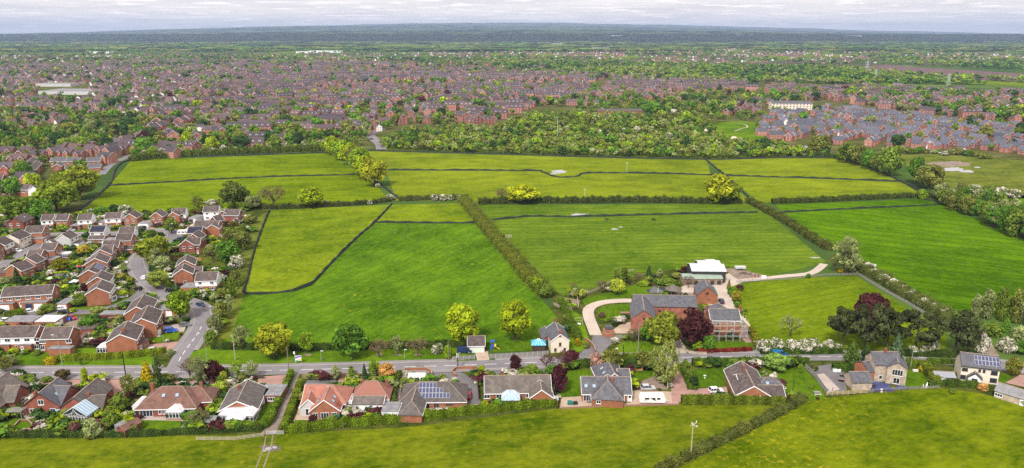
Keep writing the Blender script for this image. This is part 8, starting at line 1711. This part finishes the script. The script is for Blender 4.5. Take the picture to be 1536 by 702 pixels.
prop('pergola', 26, 626, 'timber pergola grown with moss at the back of the hipped bungalow', 'pergola', [('roof_beam', FENCEG, lambda q: [q.box(-2.2, 2.2, y - .1, y + .1, 2.3, 2.5) for y in (-1.2, -.6, 0, .6, 1.2)]), ('post', FENCEG, lambda q: [q.bar((x, y, 0), (x, y, 2.3), .1) for x in (-2, 2) for y in (-1.1, 1.1)])])
prop('shed', 193, 649, 'small brick outhouse with russet roof and grey lean to in the back garden', 'outbuilding', [('wall', BRICK_D, lambda q: q.box(-1.5, 1.5, -2.2, 3.0, 0, 2.2)), ('roof', ROOF_RST, lambda q: (q.face([(-1.8, -2.5, 2.1), (0, -2.5, 3.1), (0, 3.3, 3.1), (-1.8, 3.3, 2.1)][::-1]), q.face([(1.8, -2.5, 2.1), (1.8, 3.3, 2.1), (0, 3.3, 3.1), (0, -2.5, 3.1)][::1]))), ('gable', BRICK_D, lambda q: q.face([(-1.5, -2.2, 2.2), (1.5, -2.2, 2.2), (0, -2.2, 3.0)])), ('lean_to', FELT, lambda q: (q.box(-4.0, -1.81, -1.0, 2.4, 0, 2.0),))], -24)
prop('shed', 316, 640, 'small grey felt roofed timber shed beside the orange fence', 'shed', [('wall', FENCEO, lambda q: q.box(-1.3, 1.3, -1.0, 1.4, 0, 2.0)), ('roof', FELT, lambda q: q.face([(-1.6, -1.3, 2.0), (1.6, -1.3, 2.0), (1.6, 1.7, 2.5), (-1.6, 1.7, 2.5)]))])
prop('greenhouse', 88, 624, 'grey green glass topped cold frame between two bungalows', 'cold frame', [('frame', STEEL, lambda q: q.box(-1.2, 1.2, -.9, .9, 0, 1.0)), ('glass', GLASSB, lambda q: q.face([(-1.3, -1.0, 1.01), (1.3, -1.0, 1.01), (1.3, 1.0, 1.7), (-1.3, 1.0, 1.7)]))])
prop('porch_canopy', 76, 616, 'white glazed canopy over the rear door of the slate bungalow', 'canopy', [('roof', UPVC, lambda q: q.face([(-1.8, -1.6, 2.2), (1.8, -1.6, 2.2), (1.8, 1.4, 2.9), (-1.8, 1.4, 2.9)])), ('wall', FENCEO, lambda q: q.box(-1.6, 1.6, -1.4, 1.2, 0, 2.15))])
prop('white_trough', 754, 561, 'pale garden statue at the drive of the long bungalow', 'statue', [('figure', WARMW, lambda q: q.lathe([(.5, 0), (.5, .4), (.25, .5), (.35, 1.2), (.2, 1.7), (.22, 2.0), (0, 2.2)], 10))])
prop('bins', 714, 574, 'white cabinet and bins by the fence at the top of the drive', 'bins', [('cabinet', WARMW, lambda q: q.box(-.6, .5, -.4, .4, 0, 1.5)), ('bin', BLACKST, lambda q: q.box(.7, 1.3, -.35, .35, 0, 1.1))])
prop('garden_store', 957, 556, 'timber log store with orange front beneath the roadside hedge', 'log store', [('box', FENCEO, lambda q: q.box(-1.4, 1.4, -.5, .5, .2, 1.7)), ('roof', DARKWOOD, lambda q: q.face([(-1.6, -.8, 1.72), (1.6, -.8, 1.72), (1.6, .8, 2.1), (-1.6, .8, 2.1)]))])
prop('patio_set', 858, 606, 'dark green covered garden furniture on the slate bungalow patio', 'garden furniture', [('cover', GREENP, lambda q: q.box(-1.3, .2, -.6, .6, 0, .9)), ('table', BLACKST, lambda q: q.box(.4, 1.6, -.5, .5, .0, .75))])
prop('hot_tub', 788, 606, 'round grey barbecue table on the long bungalow patio', 'table', [('drum', GREYR, lambda q: q.lathe([(.7, 0), (.8, .7), (.8, .8), (0, .81)], 12))])
prop('storage_box', 801, 607, 'black storage box below the right gable of the long bungalow', 'box', [('box', BLACKST, lambda q: q.box(-.9, .9, -.4, .4, 0, .8))])
prop('shed', 832, 606, 'small wooden shed with pale roof at the end of the long bungalow', 'shed', [('wall', FENCEO, lambda q: q.box(-.9, .9, -.7, .7, 0, 1.7)), ('roof', PALE, lambda q: (q.face([(-1.1, -.9, 1.6), (0, -.9, 2.3), (0, .9, 2.3), (-1.1, .9, 1.6)][::-1]), q.face([(1.1, -.9, 1.6), (1.1, .9, 1.6), (0, .9, 2.3), (0, -.9, 2.3)])))])
prop('bird_bath', 1057, 567, 'pale bird bath on the lawn beside the pink drive', 'bird bath', [('bowl', WARMW, lambda q: q.lathe([(.3, 0), (.12, .15), (.12, .7), (.45, .85), (.4, .9), (0, .85)], 10))])
prop('sculpture', 1389, 582, 'white upright garden sculpture by the rail fence', 'sculpture', [('figure', UPVC, lambda q: (q.bar((0, 0, 0), (.2, 0, 1.9), .32, 0, .15), q.bar((-.8, 0, 0), (-1.0, 0, 1.2), .15, 0, .08)))])
prop('planter', 1373, 557, 'small pinkish stone trough on the stone house lawn', 'trough', [('trough', WARMW, lambda q: q.box(-.8, .8, -.35, .35, 0, .6))])
# farm things
prop('pergola_gazebo', 1010, 441, 'round thatched garden shelter beside the pond', 'shelter', [('roof', ROOF_OLD, lambda q: q.lathe([(3.6, 2.3), (1.8, 3.2), (0, 4.0)], 14)), ('post', POLEW, lambda q: [q.bar((3 * math.cos(a), 3 * math.sin(a), 0), (3 * math.cos(a), 3 * math.sin(a), 2.4), .09) for a in (0, 1.05, 2.1, 3.14, 4.2, 5.2)])])
prop('fountain', 987, 439, 'thin white fountain jet standing in the pond', 'fountain', [('jet', UPVC, lambda q: q.bar((0, 0, 0), (0, 0, 2.6), .12, 0, .05))])
prop('log_pile', 1122, 412, 'heap of logs and scrap at the edge of the farmyard', 'heap', [('log', POLEW, lambda q: [q.bar((-4 + i * .9, -1 + (i % 3), .3 + .3 * (i % 2)), (-2.6 + i * .9, 1.5 - (i % 3), .5 + .4 * (i % 3)), .3) for i in range(9)]), ('scrap', BLOCKP, lambda q: [q.box(x, x + 1, -.8, .6, 0, .9) for x in (2, 3.6, 5.2)]), ('sheet', UPVC, lambda q: q.box(6.2, 8, -1.2, .4, 0, .8))], -32)
prop('horsebox', 1110, 404, 'grey trailer beside the heap of logs', 'trailer', [('body', GREYR, lambda q: q.box(-2.4, 2.4, -1, 1, .5, 1.5)), ('wheel', RUBBER, lambda q: [q.box(x - .35, x + .35, y - .1, y + .1, 0, .7) for x in (-.6, .6) for y in (-1.05, 1.05)])])
prop('trailer', 1303, 402, 'grey trailer left in the crop field beside the thorns', 'trailer', [('body', GREYR, lambda q: q.box(-3, 3, -1.1, 1.1, .6, 1.9)), ('wheel', RUBBER, lambda q: [q.box(x - .4, x + .4, y - .1, y + .1, 0, .8) for x in (-.6, .6) for y in (-1.15, 1.15)])], -30)
prop('stable_pen', 849, 458, 'stack of hurdles and feeders inside the sheep pen', 'hurdles', [('hurdle', FENCEG, lambda q: [q.box(x, x + 2.6, y, y + .1, .1, 1.0) for x, y in ((-4, -1), (-3, 1.5), (0, .5), (1.4, -1.4))]), ('feeder', STEEL, lambda q: (q.box(-1.2, 1.2, -.4, .4, .5, .9), q.box(-1, -.9, -.3, .3, 0, .5), q.box(.9, 1, -.3, .3, 0, .5)))])
prop('goal_frame', 868, 488, 'pale swing frame on the grass beside the farm track', 'swing', [('frame', simple_once('bleached_timber', (.45, .38, .30)), lambda q: (q.bar((-1.4, 0, 0), (-1.4, 0, 3.0), .09), q.bar((1.4, 0, 0), (1.4, 0, 3.0), .09), q.bar((-1.4, 0, 2.95), (1.4, 0, 2.95), .09), q.bar((-1.4, 0, 1.8), (1.4, 0, 1.8), .06))), ('seat', UPVC, lambda q: q.box(-.7, .7, -.3, .3, .4, .8))])
prop('gate_house', 913, 501, 'flat topped brick garden building at the farm gate', 'outbuilding', [('wall', BRICK, lambda q: q.box(-1.9, 1.9, -.2, 2.6, 0, 1.3)), ('roof', ROOF_SL, lambda q: q.box(-1.2, 1.4, .4, 2.4, 1.301, 2.6))])
prop('timber_deck', 940, 470, 'pale timber decking table on the oval lawn', 'decking', [('board', simple_once('terracotta_board', (.30, .17, .12)), lambda q: [q.box(-2.4, 2.4, -.9 + .3 * k, -.63 + .3 * k, .3, .4) for k in range(6)]), ('leg', FENCEW, lambda q: [q.box(x - .06, x + .06, y - .06, y + .06, 0, .3) for x in (-2.2, 2.2) for y in (-.7, .7)])])
# scaffolding round the farmhouse
c = g(1088, 512); sc_ = empty('scaffolding', c, R(1)); tag(sc_, 'scaffolding of poles and pale boards round the farmhouse front', 'scaffolding')
q = MB()
for x in (-7.4, -4.9, -2.4, .1, 2.6, 5.1, 7.4):
    for y in (-.6, .5): q.bar((x, y, 0), (x, y, 7.6), .05, n=5)
for z in (2.0, 4.0, 6.0, 7.0):
    for y in (-.6, .5): q.bar((-7.6, y, z), (7.6, y, z), .045, n=5)
for y in (2.5, 5, 7.5): q.bar((7.4, y, 0), (7.4, y, 7.4), .05, n=5); q.bar((8.3, y, 0), (8.3, y, 7.4), .05, n=5)
for z in (2.0, 4.0, 6.0): q.bar((7.4, -.6, z), (7.4, 8, z), .045, n=5); q.bar((8.3, -.6, z), (8.3, 8, z), .045, n=5)
q.build('pole', STEEL, sc_)
for z in (4.05, 6.05): q = MB(); q.box(-7.5, 7.5, -.5, -.1, z, z + .08); q.box(-7.5, 7.5, -.05, .45, z, z + .08); q.build('board', FENCEW, sc_)
q = MB(); q.box(7.45, 8.25, -.5, 8, 6.05, 6.13); q.build('board', simple_once('new_timber', (.55, .42, .28)), sc_)
# field gates
def gate(px, py, wd, rz, label):
    b = empty('field_gate', g(px, py), R(rz)); tag(b, label, 'gate'); q = MB()
    for k in range(6): q.bar((-wd / 2, 0, .2 + .19 * k), (wd / 2, 0, .2 + .19 * k), .035, n=5)
    for x in (-wd / 2, 0, wd / 2): q.bar((x, 0, .15), (x, 0, 1.25), .04, n=5)
    q.build('bars', STEEL, b); q = MB(); [q.box(x - .1, x + .1, -.1, .1, 0, 1.5) for x in (-wd / 2 - .18, wd / 2 + .18)]; q.build('post', POLEW, b)
gate(412, 652, 4.6, 4, 'grey steel field gate at the bottom of the muddy lane'); gate(1244, 590, 3.2, 40, 'small field gate at the foot of the leaning fence')
# pylons far right
def pylon(px, yb, yt, label):
    p = g(px, yb); h = above(p, yt); b = empty('pylon', p); tag(b, label, 'pylon', 'pylons in the fields at the far right'); q = MB()
    for x in (-1, 1):
        for y in (-1, 1): q.bar((x * h * .11, y * h * .11, 0), (x * .5, y * .5, h * .96), .3, 0, .2, 4)
    for k in range(5):
        z0, z1 = h * k * .17, h * (k + 1) * .17; w0, w1 = h * .11 * (1 - k * .17), h * .11 * (1 - (k + 1) * .17)
        for s in (-1, 1): q.bar((-w0, s * w0, z0), (w1, s * w1, z1), .14, n=4); q.bar((w0, s * w0, z0), (-w1, s * w1, z1), .14, n=4)
    q.build('lattice', STEEL, b)
    for k, wd in ((.62, .20), (.76, .26), (.90, .18)): q = MB(); q.bar((-h * wd, 0, h * k), (h * wd, 0, h * k), .22, n=4); q.bar((-h * wd, 0, h * k), (0, 0, h * (k + .05)), .14, n=4); q.bar((h * wd, 0, h * k), (0, 0, h * (k + .05)), .14, n=4); q.build('crossarm', STEEL, b)
pylon(1300, 108, 90, 'left one of three grey pylons near the ploughed field'); pylon(1313, 118, 103, 'middle one of three grey pylons near the ploughed field'); pylon(1422, 128, 110, 'right one of three grey pylons near the ploughed field')
# ================================================================== HORSES AND A WALKER
def skin(name, verts, edges, radii, mat, parent, sub=2):
    me = bpy.data.meshes.new(name); me.from_pydata(verts, edges, []); o = bpy.data.objects.new(name, me); col.objects.link(o)
    o.modifiers.new('s', 'SKIN'); sb = o.modifiers.new('u', 'SUBSURF'); sb.levels = sub; sb.render_levels = sub
    for i, r in enumerate(radii): me.skin_vertices[0].data[i].radius = (r, r)
    me.skin_vertices[0].data[0].use_root = True
    dg = bpy.context.evaluated_depsgraph_get(); m2 = bpy.data.meshes.new_from_object(o.evaluated_get(dg)); m2.name = name
    bpy.data.objects.remove(o); m2.materials.clear(); m2.materials.append(mat)
    m2.polygons.foreach_set('use_smooth', [True] * len(m2.polygons)); return obj(name, m2, parent)
def horse(px, py, rz, label, mat):
    b = empty('horse', g(px, py, .06), R(rz)); tag(b, label, 'horse')
    V = [(0, 0, 1.15), (-.45, 0, 1.18), (-.78, 0, 1.15), (.45, 0, 1.15), (.75, 0, 1.2), (1.05, 0, 1.0), (1.3, 0, .62), (1.42, 0, .38), (1.52, 0, .16)]; r = [.36, .38, .33, .36, .30, .2, .15, .14, .08]
    E = [(0, 1), (1, 2), (0, 3), (3, 4), (4, 5), (5, 6), (6, 7), (7, 8)]
    for s in (-1, 1):
        i = len(V); V += [(.68, s * .18, .85), (.66, s * .19, .48), (.67, s * .19, .1), (.72, s * .19, 0)]; r += [.15, .085, .06, .075]; E += [(4, i), (i, i + 1), (i + 1, i + 2), (i + 2, i + 3)]
        i = len(V); V += [(-.72, s * .18, .85), (-.88, s * .19, .52), (-.80, s * .19, .1), (-.75, s * .19, 0)]; r += [.18, .085, .06, .075]; E += [(2, i), (i, i + 1), (i + 1, i + 2), (i + 2, i + 3)]
    i = len(V); V += [(-1.08, 0, 1.05), (-1.15, 0, .55)]; r += [.08, .07]; E += [(2, i), (i, i + 1)]
    for s in (-1, 1): i = len(V); V.append((1.27, s * .09, .78)); r.append(.04); E.append((6, i))
    skin('body', V, E, r, mat, b)
    q = MB(); q.face([(.72, .0, 1.52), (1.06, 0, 1.24), (1.3, 0, .84), (1.22, .06, .7), (.95, .12, .95), (.7, .1, 1.3)]); q.face([(.7, -.1, 1.3), (.95, -.12, .95), (1.22, -.06, .7), (1.3, 0, .84), (1.06, 0, 1.24), (.72, 0, 1.52)]); q.build('mane', BLACKST, b)
    if mat is HORSEB: q = MB(); [q.lathe([(.09, 0), (.085, .28)], 8, 0, (x, y, 0)) for x, y in ((.69, .19), (.69, -.19), (-.79, .19), (-.79, -.19))]; q.build('white_sock', HORSEW, b)
horse(910.5, 331.5, 200, 'left one of two grazing dark horses with white socks', HORSEB); horse(980, 331.5, -10, 'right one of two grazing dark horses, black all over', simple('black_hide', (.012, .011, .012)))
b = empty('person', g(256, 533, .2), R(20)); tag(b, 'person in dark purple jacket walking on the pavement by the road junction', 'person')
V = [(0, 0, .95), (0, 0, 1.2), (0, 0, 1.42), (0, 0, 1.55), (0, -.02, 1.66), (0, -.02, 1.76)]; r = [.15, .15, .14, .06, .095, .085]; E = [(0, 1), (1, 2), (2, 3), (3, 4), (4, 5)]
for s in (-1, 1):
    i = len(V); V += [(s * .1, 0, .85), (s * .11, -.12 * s, .48), (s * .11, .02 - .18 * s, .08), (s * .12, -.1 - .18 * s, .04)]; r += [.1, .07, .05, .045]; E += [(0, i), (i, i + 1), (i + 1, i + 2), (i + 2, i + 3)]
    i = len(V); V += [(s * .21, 0, 1.40), (s * .25, .08 * s, 1.12), (s * .25, -.05 + .1 * s, .86), (s * .25, -.07 + .1 * s, .76)]; r += [.065, .05, .036, .04]; E += [(2, i), (i, i + 1), (i + 1, i + 2), (i + 2, i + 3)]
body = skin('body', V, E, r, PURPC, b); body.data.materials.append(SKIN); body.data.materials.append(NAVYP)
for p_ in body.data.polygons:
    z = p_.center.z
    if 1.52 < z < 1.73 and p_.center.y < .03: p_.material_index = 1
    elif z < .88 and abs(p_.center.x) < .2: p_.material_index = 2
q = MB(); q.lathe([(.105, 1.62), (.11, 1.70), (.085, 1.80), (0, 1.83)], 10, 0, (0, .015, 0)); q.build('hair', DARKWOOD, b)

# ================================================================== HAZE
mh, th, oh = newmat('haze_air'); vp = th.nodes.new('ShaderNodeVolumePrincipled'); vp.inputs['Color'].default_value = (.53, .69, 1.0, 1); vp.inputs['Density'].default_value = 5.3e-5; vp.inputs['Anisotropy'].default_value = 0.1
th.links.new(vp.outputs[0], oh.inputs['Volume'])
q = MB(); q.box(-31000, 31000, -600, 29500, -1, 440); tag(q.build('haze', mh), kind='stuff')
